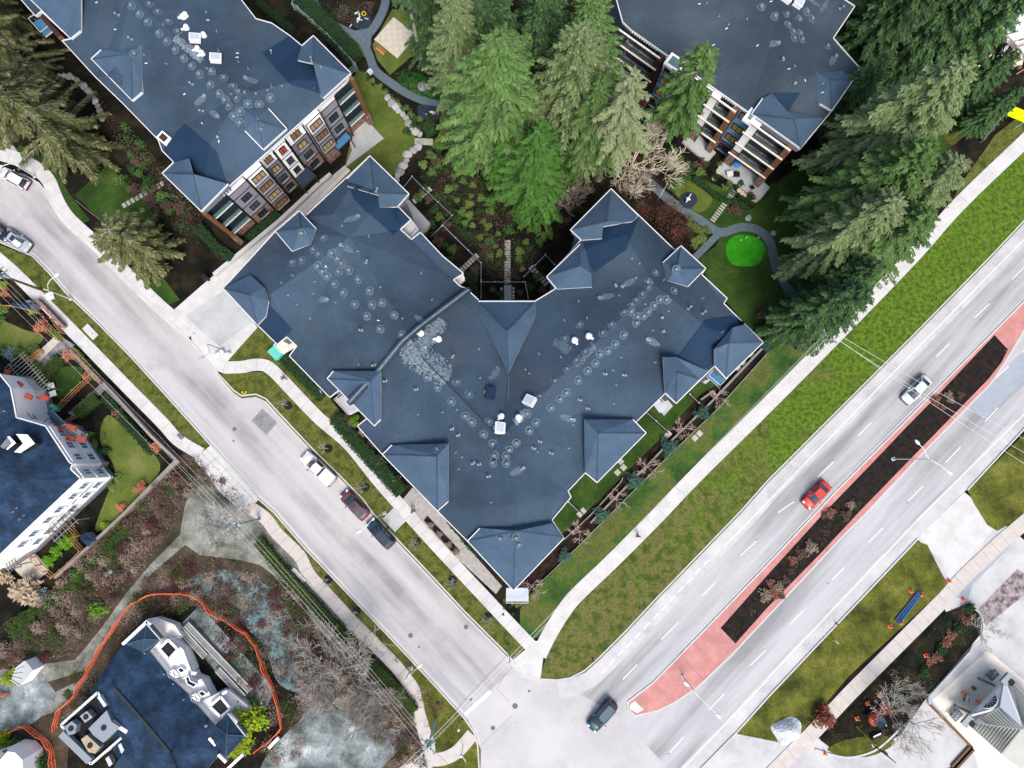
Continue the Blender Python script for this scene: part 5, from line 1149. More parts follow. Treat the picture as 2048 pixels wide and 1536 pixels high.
trees = [
 (CG,30,(1004,325),31,'huge conifer with the broadest green crown, left of the central wood',GC,1.15),
 (CB,26,(1062,412),25,'bright green conifer nearest the V roof, spreading star-shaped boughs',GC,1.05),
 (CY,30,(1128,300),29,'grey-green conifer in the middle of the wood, right of the broadest crown',GC,1.05),
 (CG,30,(1162,346),26,'conifer whose bare trunk stands left of the two trunks near the bare maple',GC,.75),
 (CL,28,(1197,358),29,'sparse pale lichen-grey conifer leaning over the balconied block',GC,1.0),
 (CS,27,(1312,308),28,'slender bright conifer with long bare trunk in front of the blue facade',GC,1.0),
 (CY,30,(935,232),28,'grey-green conifer with pale trunk beside the end of the garden path',GC,.85),
 (CP,24,(845,127),24,'thin bare-trunked pine leaning over the square patio',GC,1.1),
 (CD,28,(876,112),26,'dark conifer just right of the thin pine, trunk in the mulch',GC,.75),
 (CD,28,(985,205),28,'dark conifer behind the broadest crown',GC,1.0),
 (CD,28,(1075,205),28,'dark conifer at the top centre of the wood',GC,1.0),
 (CG,30,(1150,215),27,'green conifer at the top edge beside the dark shingle roof',GC,.9),
 (CD,28,(1105,255),24,'dark conifer buried in the middle of the wood',GC,.85),
 (CY,30,(930,130),24,'grey-green conifer at the top edge left of the wood',GC,.9),
 (CB,26,(1010,420-40),18,'lower bright conifer at the foot of the broadest crown',GC,.8),
 (CY,30,(1660,360),31,'long grey-green conifer with a thick pale trunk crossing the dark lawn',GE,1.0),
 (CD,28,(1672,352),27,'dark green conifer sharing the leaning pale trunks',GE,.9),
 (CD,28,(1640,260),20,'shorter green conifer right of the corner hip of the balconied block',GE,.8),
 (CG,30,(1630,460),29,'bright-topped green conifer in the middle of the east row',GE,1.0),
 (CY,30,(1690,482),28,'brownish grey-green conifer overhanging the long pavement',GE,.9),
 (CG,30,(1650,545),26,'green conifer above the pavement, second from the south end of the row',GE,.95),
 (CY,30,(1598,530),26,'grey-green conifer whose boughs reach towards the putting green',GE,1.0),
 (CD,28,(1572,655),24,'dark conifer at the south end of the row above the wooden pole',GE,.95),
 (CD,28,(1620,600),20,'smaller dark conifer tucked behind the southern one',GE,.85),
 (CD,28,(1690,130),28,'dark conifer beside the top corner of the shingle roof',GE,1.0),
 (CD,28,(1765,150),28,'dark conifer in the top right clump, nearer the building site',GE,1.05),
 (CG,30,(1740,60),26,'green-tinged conifer at the top of the right clump',GE,1.0),
 (CD,28,(1832,172),27,'dark conifer in front of the pale building site',GE,1.0),
 (CD,28,(1850,100),26,'dark conifer at the top edge beside the pale building site',GE,1.0),
 (CD,28,(1700,30),28,'dark conifer at the very top edge right of the shingle roof',GE,1.0),
 (CD,28,(1895,215),15,'short dark conifer behind the brown fence at the right edge',GE,1.0),
 (CD,28,(1930,260),12,'small dark conifer beside the lime awning',GE,1.0),
 (CO,26,(160,300),25,'big olive conifer with pale limbs filling the corner by the cul-de-sac',GW,1.1),
 (CO,26,(85,150),19,'olive-brown conifer beside the garden of the upper left block',GW,1.0),
 (CO,26,(40,60),15,'olive-brown conifer at the top left corner',GW,1.0),
 (CO,26,(20,215),18,'olive conifer at the left edge above the pavement',GW,.95),
 (CN,12,(308,512),12,'squat bare-limbed conifer between the street and the driveway',GW,1.0),
]
for me, H0, b_, H, lab, g, rs in trees: place_tree('conifer_tree', me, b_, H0, H, lab, 'conifer', g, rs=rs)
# ---- leafless trees ----
def bare_tree(seed, H, spread, m, depth=4, trunk=.3, th=.12, kids=4, up=.25, twig=.022):
    rnd = random.Random(seed); t_ = MB(); b_ = MB()
    def grow(p, d, L, r, dep):
        pts = [p]; q = p; dd = d
        for s in range(3):
            dd = (dd+Vector((rnd.uniform(-.22,.22), rnd.uniform(-.22,.22), rnd.uniform(-.08,.16)))).normalized(); q = q+dd*L/3; pts.append(q)
        b_.tube(pts, [r, r*.85, r*.7, r*.5], 3 if dep < depth else 5, m, cap=False)
        if dep == 0: return
        for k in range(kids if dep > 1 else kids+1):
            s = rnd.uniform(.35, 1); i_ = min(2, int(s*3)); pp = pts[i_].lerp(pts[i_+1], s*3-i_)
            nd = (dd+Vector((rnd.gauss(0,.65), rnd.gauss(0,.65), rnd.uniform(-.15,.4)))).normalized()
            grow(pp, nd, L*rnd.uniform(.5,.72), max(twig, r*.5), dep-1)
    top = H*trunk; t_.tube([Vector((0,0,0)), Vector((0,0,top*.6)), Vector((.1,0,top))], [th*1.3, th, th*.8], 7, m)
    n = kids+4
    for k in range(n):
        az = 2*math.pi*k/n+rnd.uniform(-.3,.3); e = rnd.uniform(.2, 1.0)
        L = spread*.62*rnd.uniform(.75,1.1)
        grow(Vector((0,0,top*rnd.uniform(.6,1))), Vector((math.cos(az), math.sin(az), up+e*.8)).normalized(), L, th*.6, depth-1)
    return b_.mesh('crown'), t_.mesh('trunk')
BM = bare_tree(21, 8, 6.2, 'twig_pale', 4, .3, .16, 5, .15, .035)
BG = bare_tree(22, 9, 7.0, 'twig_grey', 4, .3, .14, 6, .2, .03)
BP = bare_tree(23, 5, 3.3, 'twig_pink', 3, .25, .07, 3, .2, .03)
BS = bare_tree(24, 6, 1.5, 'twig_grey', 3, .55, .05, 3, .5, .014)
BB = bare_tree(25, 5, 3.4, 'twig_brown', 4, .15, .07, 4, .1, .016)
BW = bare_tree(26, 9, 6.6, 'twig_white', 4, .15, .12, 6, .1, .03)
BT = bare_tree(27, 9, 6.6, 'twig_grey', 4, .3, .12, 4, .2, .024)
bt = [
 (BM,8,(1258,345),9,'pale leafless maple with radiating limbs at the end of the garden path','leafless trees in the park',1.1),
 (BM,8,(1128,398),7.5,'pale leafless tree at the top left of the V roof tip, under bright boughs','leafless trees in the park',.85),
 (BG,9,(692,1325),8.5,'largest grey leafless tree over the cracked concrete in the wild plot','leafless trees in the wild plot',1.1),
 (BG,9,(752,1395),7,'round grey leafless tree right of the cracked concrete','leafless trees in the wild plot',.85),
 (BW,9,(455,1048),5.5,'leafless tree with fine grey twigs beside the crossarm pole','leafless trees in the wild plot',.95),
 (BT,9,(1770,1415),6,'leafless tree over the red excavator','leafless trees beside the restaurant',1.1),
 (BT,9,(1815,1440),6,'broad leafless tree between the excavator and the cream forecourt','leafless trees beside the restaurant',1.1),
 (BT,9,(1785,1375),5,'small leafless tree above the excavator','leafless trees beside the restaurant',.8),
 (BT,9,(1945,1250),5,'sparse leafless tree at the top corner of the cream forecourt','leafless trees beside the restaurant',.9),
]
for me, H0, b_, H, lab, g, rs in bt: place_tree('leafless_tree', me, b_, H0, H, lab, 'leafless tree', g, rs=rs)
for i, (x, y) in enumerate([(1430,797),(1363,858),(1293,933),(1231,998),(1158,1062),(1064,1170)]):
    place_tree('ornamental_tree', BP, (x, y), 5, 3.6+.3*(i % 3), ['pinkish leafless ornamental tree nearest the street corner','pinkish leafless tree in the bed, second from the street corner','pinkish leafless tree in the bed, third from the street corner','pinkish leafless tree in the bed, fourth from the street corner','pinkish leafless tree in the bed, fifth from the street corner','pinkish leafless tree farthest up the bed, by the corner hip'][5-i], 'ornamental tree', 'pink ornamental trees in the red mulch bed')
names_ = ['just below the dark road patch','beside the white pickup','beside the maroon car','just below the entry walk','halfway between the entry walk and the corner','nearest the street corner on the building side','on the far verge, upper of two','on the far verge, lower of two']
for i, (x, y) in enumerate([(576,811),(657,897),(731,974),(833,1083),(905,1160),(976,1233),(656,1159),(713,1222)]):
    place_tree('street_tree', BS, (x, y), 6, 5.5, 'slim street tree in a mulch ring '+names_[i], 'street tree', 'young street trees on the verges')
    mb = MB(); mb.lathe((0,0,0), [(.62,0),(.5,.06),(.1,.09)], 14, 'rubber'); o = mb.obj('mulch_ring', rel=True, kind='structure'); o.location = P(x, y, .1)
# ---- shrubs ----
def shrub(seed, r, h, m, n, leaf=.16, m2=None, flat=1, stems=False):
    rnd = random.Random(seed); mb = MB()
    for _ in range(n):
        u = rnd.random()**.45; az = rnd.uniform(0, 6.283); el = math.acos(rnd.uniform(0, 1))
        lob = .8+.25*math.sin(az*3+seed)+.15*math.sin(az*5+el*4)
        p = Vector((math.cos(az)*math.sin(el)*r*u*lob, math.sin(az)*math.sin(el)*r*u*lob, h*(.12+.88*math.cos(el)*u)))
        d = Vector((rnd.gauss(0,1), rnd.gauss(0,1), rnd.uniform(-.2,1))).normalized()
        frond(mb, p, d, leaf*rnd.uniform(1,2.2), leaf*.45, m2 if (m2 and rnd.random() < .3) else m, rnd, .1)
    if stems:
        for k in range(6):
            a = k*1.05; mb.tube([(0,0,0),(math.cos(a)*r*.5, math.sin(a)*r*.5, h*.6)], [.03,.015], 3, 'bark', cap=False)
    return mb.mesh('shrub')
SH = {}
def put_shrub(kind, px, py, s, label, cat='shrub', group=None, name='shrub', z=.1, sz=None):
    o = bpy.data.objects.new(name, SH[kind]); C.objects.link(o); o.location = P(px, py, z); o.rotation_euler = (0,0,random.uniform(0,6.28))
    o.scale = (s, s, sz or s); return tag(o, label, cat, group)
SH['green'] = shrub(31, 1, 1.0, 'leaf_green', 420, .15, 'leaf_lime')
SH['dark'] = shrub(32, 1, 1.0, 'leaf_dark', 420, .15, 'leaf_green')
SH['lime'] = shrub(33, 1, .9, 'leaf_lime', 160, .2, 'leaf_green')
SH['bright'] = shrub(34, 1, 1.1, 'leaf_bright', 800, .12)
SH['yellow'] = shrub(35, 1, 1.0, 'leaf_yellow', 1500, .09, 'leaf_bright')
SH['orange'] = shrub(36, 1, 1.3, 'leaf_orange', 420, .13, stems=True)
SH['rust'] = shrub(37, 1, 1.3, 'leaf_rust', 700, .13, stems=True)
SH['teal'] = shrub(38, 1, 1.1, 'leaf_teal', 700, .12)
SH['frost'] = shrub(39, 1, .9, 'leaf_frost', 420, .13, 'leaf_teal')
SH['twiggy'] = shrub(40, 1, .9, 'bramble_tan', 380, .16)
SH['brown'] = shrub(41, 1, .8, 'bramble', 420, .16, 'bramble_red')
SH['pampas'] = shrub(42, 1, 1.2, 'pampas', 700, .25)
SH['rustlow'] = shrub(43, 1, .7, 'leaf_rust', 300, .14, 'bramble_tan')
rs = random.Random(5)
# shrubs of the central courtyard bed
cy_ = [(920,300),(935,312),(915,322),(905,308),(950,305),(960,320),(975,300),(880,330),(868,318),(890,345),(905,350),(925,345),(945,340),(965,345),(985,335),(930,365),(950,370),(912,372),(898,380),(970,372),(940,390),(960,398),(918,405),(935,412),(955,420),(925,425),(942,430),(975,410),(985,425),(912,440),(930,448),(948,455),(965,440),(980,450),(935,472),(958,475),(1000,465),(990,490),(998,505),(1005,520),(985,510),(1040,500),(1035,520),(1050,485),(1060,500),(1075,480),(1045,540),(1065,455),(1090,470),(1030,440),(1010,400),(1040,380),(930,290),(905,285),(880,300),(862,345),(848,330),(858,312)]
for i, (x, y) in enumerate(cy_):
    x += rs.uniform(-4,4); y += rs.uniform(-4,4)
    put_shrub(['green','lime','green','lime','dark'][i % 5], x, y, rs.uniform(.45,.85), 'low green evergreen shrub scattered in the dark courtyard bed behind the V roof', 'shrub', 'evergreen shrubs of the courtyard bed')
for i, (x, y) in enumerate([(870,420),(880,435),(892,452),(862,450),(845,470),(870,470),(890,490),(905,500),(878,485),(900,520),(935,560),(945,575),(950,555),(940,590),(950,540),(1060,575),(1075,555),(1085,580),(848,380),(838,395),(858,400),(1000,590),(985,580),(1040,585)]):
    put_shrub(['dark','green','brown'][i % 3], x, y, rs.uniform(.5,.9), 'small shrub in the fenced patio gardens at the courtyard edge', 'shrub', 'shrubs in the fenced patio gardens')
# ring of small shrubs along the park path
for i in range(34):
    t = i/33; x = 715+150*t+rs.uniform(-5,5); y = 142+ (120*t**1.1)+rs.uniform(-5,5)
    put_shrub(['green','lime','dark'][i % 3], x, y, rs.uniform(.32,.5), 'small round clipped shrub in the bed between the curved lawn and the path', 'shrub', 'round shrubs beside the curved path')
for i in range(16):
    x = 825+rs.uniform(-12,45); y = 245+rs.uniform(-12,32)
    put_shrub('dark', x, y, rs.uniform(.45,.8), 'dark shrub clustered beside the small rubber play pad', 'shrub', 'dark shrubs by the small play pad')
for i in range(14):
    t = i/13; x = 1372+42*t+rs.uniform(-4,6); y = 442+18*t+rs.uniform(-8,10) if i % 2 else 470+rs.uniform(0,30); 
    if i % 2 == 0: x = 1385+28*rs.random()
    put_shrub('lime', x, y, rs.uniform(.5,.75), 'pale lime shrub in the bed at the fork of the garden path', 'shrub', 'lime shrubs at the path fork')
for i, (x, y) in enumerate([(1345,300),(1360,320),(1385,330),(1400,345),(1430,355),(1455,375),(1480,370),(1350,330),(1375,345),(1440,330),(1500,395),(1330,320),(1410,330)]):
    put_shrub(['dark','green'][i % 2], x, y, rs.uniform(.6,1.0), 'dark shrub beside the patios of the balconied block', 'shrub', 'shrubs at the foot of the balconied block')
for i in range(18):
    t = i/17; x = 250+110*t+rs.uniform(-18,18); y = 330+110*t+rs.uniform(-25,25)
    put_shrub(['dark','green','brown'][i % 3], x, y, rs.uniform(.6,1.1), 'dark shrub in the bed beside the upper left block', 'shrub', 'shrubs beside the upper left block')
for i, (x, y, s) in enumerate([(1402,826,1.3),(1335,893,1.45),(1266,962,1.4),(1201,1030,1.3),(1129,1110,1.1),(1528,690,1.2)]):
    put_shrub('teal', x, y, s, ['blue-green round shrub, topmost but one in the red mulch bed','blue-green round shrub between the two upper pink trees','blue-green round shrub at the middle of the red mulch bed','blue-green round shrub beside the fourth pink tree','smallest blue-green shrub, near the roof tip','dark teal shrub at the right corner of the V roof'][i], 'shrub', 'blue-green shrubs in the mulch bed')
ol = ['at the top of the left gardens, by the lime bush','beside the small navy shed','right of the terrace path','above the slatted pergola garden','in the lawn edge below the long path','beside the brick wall, midway down','alone on the big curved lawn','at the foot of the curved lawn']
for i, (x, y, s) in enumerate([(14,587,.75),(90,655,1.25),(140,712,1.0),(176,752,.7),(238,827,.8),(314,893,.95),(288,975,1.15),(246,1014,.75)]):
    put_shrub('orange', x, y, s, 'round orange-leaved bush '+ol[i], 'bush', 'orange bushes in the left gardens', name='bush')
put_shrub('rust', 1643, 1430, 1.75, 'dark red leafy bush between the pavement and the white tarpaulin', 'bush', name='bush')
put_shrub('yellow', 497, 1437, 3.2, 'large yellow-green shrub at the right corner of the blue-roofed building', 'shrub', name='shrub', sz=3.4)
put_shrub('yellow', 480, 1475, 2.4, 'yellow-green hedge plant trailing below the large yellow shrub', 'shrub', name='shrub')
put_shrub('yellow', 470, 1500, 1.2, 'smallest of the yellow-green shrubs at the blue-roofed building', 'shrub', name='shrub')
put_shrub('bright', 199, 1220, 1.5, 'bright green round bush in the bramble', 'bush', name='bush')
put_shrub('green', 155, 1148, 1.1, 'grey-green feathery bush by the end of the brown garden wall', 'bush', name='bush')
put_shrub('yellow', 42, 1340, 1.1, 'yellow-green bush beside the small white shed', 'bush', name='bush')
put_shrub('yellow', 22, 1355, 1.2, 'yellow-green bush left of the white shed', 'bush', name='bush')
put_shrub('yellow', 10, 1480, 1.6, 'bright lime bush in the lower left corner', 'bush', name='bush')
put_shrub('yellow', 8, 572, .8, 'lime bush at the left edge above the navy shed', 'bush', name='bush')
put_shrub('yellow', 68, 622, .7, 'lime bush at the right end of the navy shed', 'bush', name='bush')
put_shrub('yellow', 214, 1052, .8, 'lime shrub at the garden wall by the lawn foot', 'shrub', name='shrub')
for i, (x, y) in enumerate([(103,1120),(118,1100),(133,1085),(145,1078)]): put_shrub('bright', x, y, 1.0, ['bright green bush nearest the tiled terrace','second bright bush from the tiled terrace','third bright bush from the tiled terrace','bright green bush farthest from the tiled terrace'][i], 'bush', 'bright bushes in the walled garden', name='bush')
put_shrub('bright', 709, 842, .9, 'bright green shrub against the left eave of the V block', 'shrub')
put_shrub('frost', 90, 1190, 1.2, 'frosty blue-green bush by the dark strip beside the terrace', 'bush', name='bush')
put_shrub('pampas', 62, 1178, 2.0, 'tawny ornamental grass clump below the tiled terrace', 'ornamental grass', name='ornamental_grass')
put_shrub('pampas', 8, 1150, 1.4, 'cream ornamental grass clump at the left edge', 'ornamental grass', name='ornamental_grass')
put_shrub('frost', 22, 708, 1.1, 'silvery bush at the left edge behind the pergola', 'bush', name='bush')
for i, (x, y) in enumerate([(40,702),(55,712),(70,700),(5,700),(8,620),(2,640),(75,732)]): put_shrub('green', x, y, .9, 'green shrub in the upper left garden border', 'shrub', 'border shrubs of the left gardens')
for i, (x, y) in enumerate([(176,905),(190,890),(200,905),(205,930),(188,880),(212,945),(230,955),(222,965),(215,900),(180,870)]): put_shrub(['dark','green'][i % 2], x, y, .75, 'green shrub along the foot of the white clapboard block', 'shrub', 'shrubs at the foot of the white block')
for i, (x, y, s) in enumerate([(236,955,.75),(226,975,.55),(209,870,.4),(212,880,.35)]): put_shrub('lime', x, y, s, 'pale flowering clump on the lawn edge by the white block', 'shrub', 'pale clumps by the white block')
for i, (x, y) in enumerate([(1900,1270),(1915,1255),(1930,1240),(1935,1215),(1890,1285),(1880,1300),(1860,1320),(1845,1345),(1875,1310)]): put_shrub(['rustlow','dark'][i % 2], x, y, .9, 'rust and green shrub along the upper wall of the cream forecourt', 'shrub', 'shrubs by the cream forecourt')
for i, (x, y) in enumerate([(1570,1150+10),(1545,1185),(1555,1175),(1600,1105),(1585,1120),(1620,1095),(1648,1030),(1660,1025),(1700,1010),(1690,1030),(1870,800),(1900,800),(1920,790),(1885,815),(1895,790),(1608,1110),(1540,1165),(1530,1190),(1560,1190)]):
    put_shrub(['brown','rustlow','twiggy'][i % 3], x, y, rs.uniform(.5,1.1), 'wintry brown shrub in the dark bed of the central reservation', 'shrub', 'brown shrubs in the central reservation', z=.15)
for i, (x, y) in enumerate([(800,975),(790,962),(690,835),(700,850),(680,840),(725,865),(745,885),(760,925)]): put_shrub(['brown','twiggy'][i % 2], x, y, rs.uniform(.7,1.1), 'brown twiggy shrub between the street hedge and the V block', 'shrub', 'twiggy shrubs behind the street hedge')
for i, (x, y) in enumerate([(1525,630),(1538,640),(1400,330),(1468,420),(1640,590)]): put_shrub('brown', x, y, 1.1, 'wintry brown shrub in the east lawn', 'shrub', 'brown shrubs of the east lawn')
for i, (x, y) in enumerate([(862,1050),(880,1068),(898,1088),(912,1103)]): put_shrub('twiggy', x, y, .55, 'dry twiggy plant in the dark planter on the paved forecourt', 'plant', 'dry plants in the forecourt planter', name='plant', z=.16)
for i in range(26):
    x = 1005+rs.uniform(0,38); y = 1188+rs.uniform(0,42); 
    put_shrub('lime' if i % 3 else 'dark', x, y, rs.uniform(.18,.3), 'tiny pale plant in the dark bed at the roof tip', 'plant', 'small plants at the roof tip', name='plant')
# ---- hedges, one each ----
def hedge(pts, w, h, m, label, cat='hedge', group=None, n=None, leaf=.16, core=True):
    wp = W2(pts); mb = MB(); rnd = random.Random(int(pts[0][0])+int(pts[0][1])); tot = sum((b-a).length for a, b in zip(wp[:-1], wp[1:]))
    if core: strip_mb(wp, w*.7, 0, h*.66, m, mb)
    n = n or int(tot*w*60)
    for a, b in zip(wp[:-1], wp[1:]):
        L = (b-a).length; d = (b-a).normalized(); s = Vector((-d.y, d.x, 0))
        for _ in range(int(n*L/tot)):
            y = rnd.uniform(-1,1); z = h*(.75+.25*rnd.random()) if rnd.random() < .65 else rnd.uniform(.1,1)*h
            if z < h*.7: y = math.copysign(.8+.2*rnd.random(), y)
            p = a+d*rnd.uniform(0, L)+s*y*w/2*(1-.15*(z/h))+Vector((0,0,z))
            frond(mb, p, Vector((rnd.gauss(0,1), rnd.gauss(0,1), rnd.uniform(-.1,.9))), leaf*rnd.uniform(1,2), leaf*.5, m, rnd, .1)
    o = mb.obj('hedge', origin=wp[0]); return tag(o, label, cat, group)
HE = [
 ([(600,0),(650,50),(700,105),(712,125)],3.0,1.6,'leaf_dark','thick dark hedge along the fence of the upper left block'),
 ([(520,10),(560,45),(590,70)],1.4,1.3,'leaf_dark','short dark hedge beside the back lawn of the upper left block'),
 ([(672,835),(710,880),(760,935),(805,985)],2.3,1.3,'leaf_dark','long dark hedge between the pavement and the V block'),
 ([(560,705),(600,745),(650,795)],2.2,1.0,'leaf_dark','dark low hedge along the driveway side wall of the V block'),
 ([(520,1080),(560,1130),(620,1195),(700,1280),(790,1370),(830,1420)],1.7,1.3,'leaf_hedge','long olive hedge beside the lower left pavement'),
 ([(300,945),(335,985),(350,1000)],.1,.1,'leaf_hedge',None),
 ([(120,740),(85,780)],.1,.1,'leaf_hedge',None),
 ([(85,768),(128,715)],1.9,1.4,'leaf_hedge','square-clipped olive hedge right of the pergola path'),
 ([(160,830),(200,795)],1.9,1.4,'leaf_hedge','square-clipped olive hedge beside the lower garden path'),
 ([(152,700),(200,758)],1.0,1.1,'leaf_hedgeyellow','narrow yellowish hedge along the left pavement'),
 ([(105,660),(128,680)],.8,1.0,'leaf_hedgeyellow','short yellowish hedge behind the orange garden fence'),
 ([(215,790),(260,850),(310,905)],1.4,1.1,'leaf_dark','dark hedge inside the long brick garden wall'),
 ([(30,1260),(70,1235),(60,1190+30)],3.0,1.6,'leaf_hedge','bulky olive hedge in the bramble at lower left'),
 ([(265,1050),(220,1095),(160,1150),(110,1195),(80,1225)],1.6,1.0,'leaf_hedge','olive hedge outside the brown garden wall'),
 ([(400,455),(440,500),(470,520)],1.6,1.4,'leaf_dark','dark hedge left of the concrete access walk'),
 ([(560,430),(500,480)],1.2,1.2,'leaf_dark','low dark hedge at the foot of the lilac facade'),
 ([(1385,360),(1440,400),(1500,418)],.9,.9,'leaf_dark','dark hedge below the patios of the balconied block'),
 ([(938,545),(952,600)],1.3,1.2,'leaf_dark','dark hedge inside the fence corner left of the courtyard hip'),
 ([(1470,700),(1530,650)],.8,.8,'leaf_dark','dark hedge under the right corner eave of the V block'),
 ([(22,1492),(68,1512),(85,1560)],3.4,1.8,'leaf_green','dense green hedge inside the lower left orange netting'),
 ([(1015,1150),(940,1075+15),(900,1040)],1.0,1.0,'leaf_dark','dark hedge between the paved forecourt and the roof edge'),
]
for pts, w_, h_, m_, lab in HE:
    if lab: hedge(pts, w_, h_, m_, lab)
# ---- stuff that nobody could count ----
def inpoly(x, y, p):
    c = False; n = len(p)
    for i in range(n):
        a, b = p[i], p[(i+1)%n]
        if (a[1] > y) != (b[1] > y) and x < (b[0]-a[0])*(y-a[1])/(b[1]-a[1])+a[0]: c = not c
    return c
def cover(name, poly, n, ms, label, cat, h=.3, leaf=.15, seed=1, holes=[], tw=.4, clump=0):
    rnd = random.Random(seed); mb = MB(); xs = [p[0] for p in poly]; ys = [p[1] for p in poly]; k = 0; cs = []
    if clump:
        while len(cs) < clump:
            x, y = rnd.uniform(min(xs), max(xs)), rnd.uniform(min(ys), max(ys))
            if inpoly(x, y, poly): cs.append((x, y, rnd.uniform(8, 26), rnd.uniform(.4, 1.3), rnd.choice(ms)))
    while k < n:
        if clump and rnd.random() < .75:
            cx, cy, rr, hh, m = rnd.choice(cs); a = rnd.uniform(0, 6.28); r = rr*rnd.random()**.6; x, y = cx+r*math.cos(a), cy+r*math.sin(a); zz = h*hh*max(.1, 1-(r/rr)**2)*rnd.uniform(.4,1.2)+.05
        else: x, y = rnd.uniform(min(xs), max(xs)), rnd.uniform(min(ys), max(ys)); m = ms[int(rnd.random()*len(ms))]; zz = rnd.uniform(.03, .35)*h
        k += 1
        if not inpoly(x, y, poly) or any(inpoly(x, y, q) for q in holes): continue
        p = P(x, y, 0); p.z = zz
        frond(mb, p, Vector((rnd.gauss(0,1), rnd.gauss(0,1), rnd.uniform(-.1,.9))), leaf*rnd.uniform(1,2.6), leaf*tw, m, rnd, .1)
    o = mb.obj(name, kind='stuff'); return tag(o, label, cat)
plot = [(395,905),(360,925),(290,1000),(200,1090),(110,1190),(0,1290),(-40,1300),(-40,1340),(60,1330),(150,1310),(200,1250),(250,1180),(300,1120),(360,1065),(400,1100),(480,1130),(470,1160),(370,1160),(290,1230),(240,1290),(330,1215),(400,1185),(460,1215),(530,1320),(570,1400),(600,1390),(640,1290),(560,1180),(500,1100),(430,1010)]
plot1 = [(398,908),(330,955),(240,1050),(150,1130),(60,1220),(0,1290),(-40,1300),(-40,1340),(70,1325),(150,1310),(200,1250),(250,1180),(300,1120),(350,1060),(375,1000),(420,960)]
cover('bramble', plot1, 34000, ['bramble','bramble_tan','bramble_tan','bramble','leaf_hedge','bramble_red'], 'tangle of brown brambles and undergrowth between the garden wall and the gravel track', 'bramble', h=1.5, leaf=.2, seed=3, tw=.22, clump=130)
plot2 = [(300,1215),(360,1180),(430,1150),(470,1185),(540,1290),(560,1400),(600,1390),(590,1270),(640,1260),(690,1290),(740,1360),(800,1430),(860,1500),(800,1536),(730,1460),(640,1400),(560,1440),(540,1480),(500,1400),(430,1280),(390,1210),(330,1245)]
cover('bramble', plot2, 26000, ['bramble','bramble_tan','bramble_red','leaf_hedge'], 'dry weeds and brambles around the netting and the cracked concrete', 'bramble', h=.9, leaf=.18, seed=4, tw=.22, clump=110)
cover('dry_brush', [(380,1100),(480,1125),(520,1140),(600,1190),(650,1290),(720,1300),(790,1370),(820,1400),(840,1480),(860,1536),(800,1536),(740,1470),(650,1390),(610,1330),(560,1210),(470,1145),(370,1160),(350,1140)], 12000, ['bramble_tan','bramble','bramble_red','leaf_hedge'], 'dry brush spreading between the blue gravel and the olive hedge', 'brush', h=.8, leaf=.2, seed=14, tw=.2, clump=70)
cover('weeds', [(370,1165),(430,1140),(500,1150),(560,1200),(610,1290),(620,1380),(560,1370),(530,1300),(480,1240),(430,1200)], 5200, ['bramble_red','bramble','bramble_red','bramble_tan'], 'reddish weeds spreading over the blue gravel', 'weeds', h=.35, leaf=.14, seed=5, clump=44)
cover('ground_cover', [(790,150),(812,140),(840,150),(862,165),(930,168),(925,192),(870,203),(830,190),(805,175)], 4500, ['leaf_cover','leaf_cover','leaf_green'], 'dark green ground cover beside the garden path', 'ground cover', h=.6, leaf=.16, seed=6, clump=22)
cover('undergrowth', [(870,300),(990,290),(1090,440),(1000,480),(1100,480),(1040,560),(980,560),(960,510),(880,420),(830,370)], 9000, ['leaf_dark','bramble','leaf_dark','leaf_green','bramble_red'], 'leaf litter and seedlings over the courtyard bed', 'undergrowth', h=.4, leaf=.13, seed=7, clump=110)
cover('undergrowth', [(1160,380),(1220,370),(1340,480),(1380,500),(1400,450),(1330,380),(1280,300),(1180,320),(1100,400),(1130,470)], 7000, ['bramble_red','bramble','leaf_rust','bramble_red'], 'reddish leaf litter under the leafless maple', 'undergrowth', h=.25, leaf=.12, seed=8, clump=60)
cover('undergrowth', [(640,5),(750,5),(740,35),(700,50),(660,30)], 1500, ['bramble','bramble_red','leaf_dark'], 'brown planting inside the loop of the garden path', 'undergrowth', h=.3, leaf=.12, seed=9, clump=20)
cover('undergrowth', [(180,170),(330,330),(420,440),(400,500),(330,440),(250,380),(270,330),(200,240)], 5000, ['leaf_dark','bramble','leaf_green','bramble_red'], 'low dark planting beside the upper left block', 'undergrowth', h=.4, leaf=.13, seed=10, clump=60)
cover('undergrowth', [(1445,1258),(1540,1162),(1650,1046),(1765,930),(1815,915),(1720,1010),(1635,1098),(1530,1205),(1470,1276)], 1300, ['leaf_dark','bramble','leaf_dark'], 'dark low plants in the lower half of the reservation bed', 'undergrowth', h=.3, leaf=.14, seed=11, clump=50)
cover('dry_grass', [(505,1000),(560,1035),(612,1104),(705,1202),(779,1279),(835,1339),(870,1380),(915,1440),(900,1480),(849,1450),(830,1370),(760,1290),(680,1205),(600,1100)], 5200, ['bramble_tan','bramble','leaf_hedge','leaf_hedgeyellow'], 'rough dry grass on the lower left verge', 'grass', h=.14, leaf=.1, seed=12, clump=50)

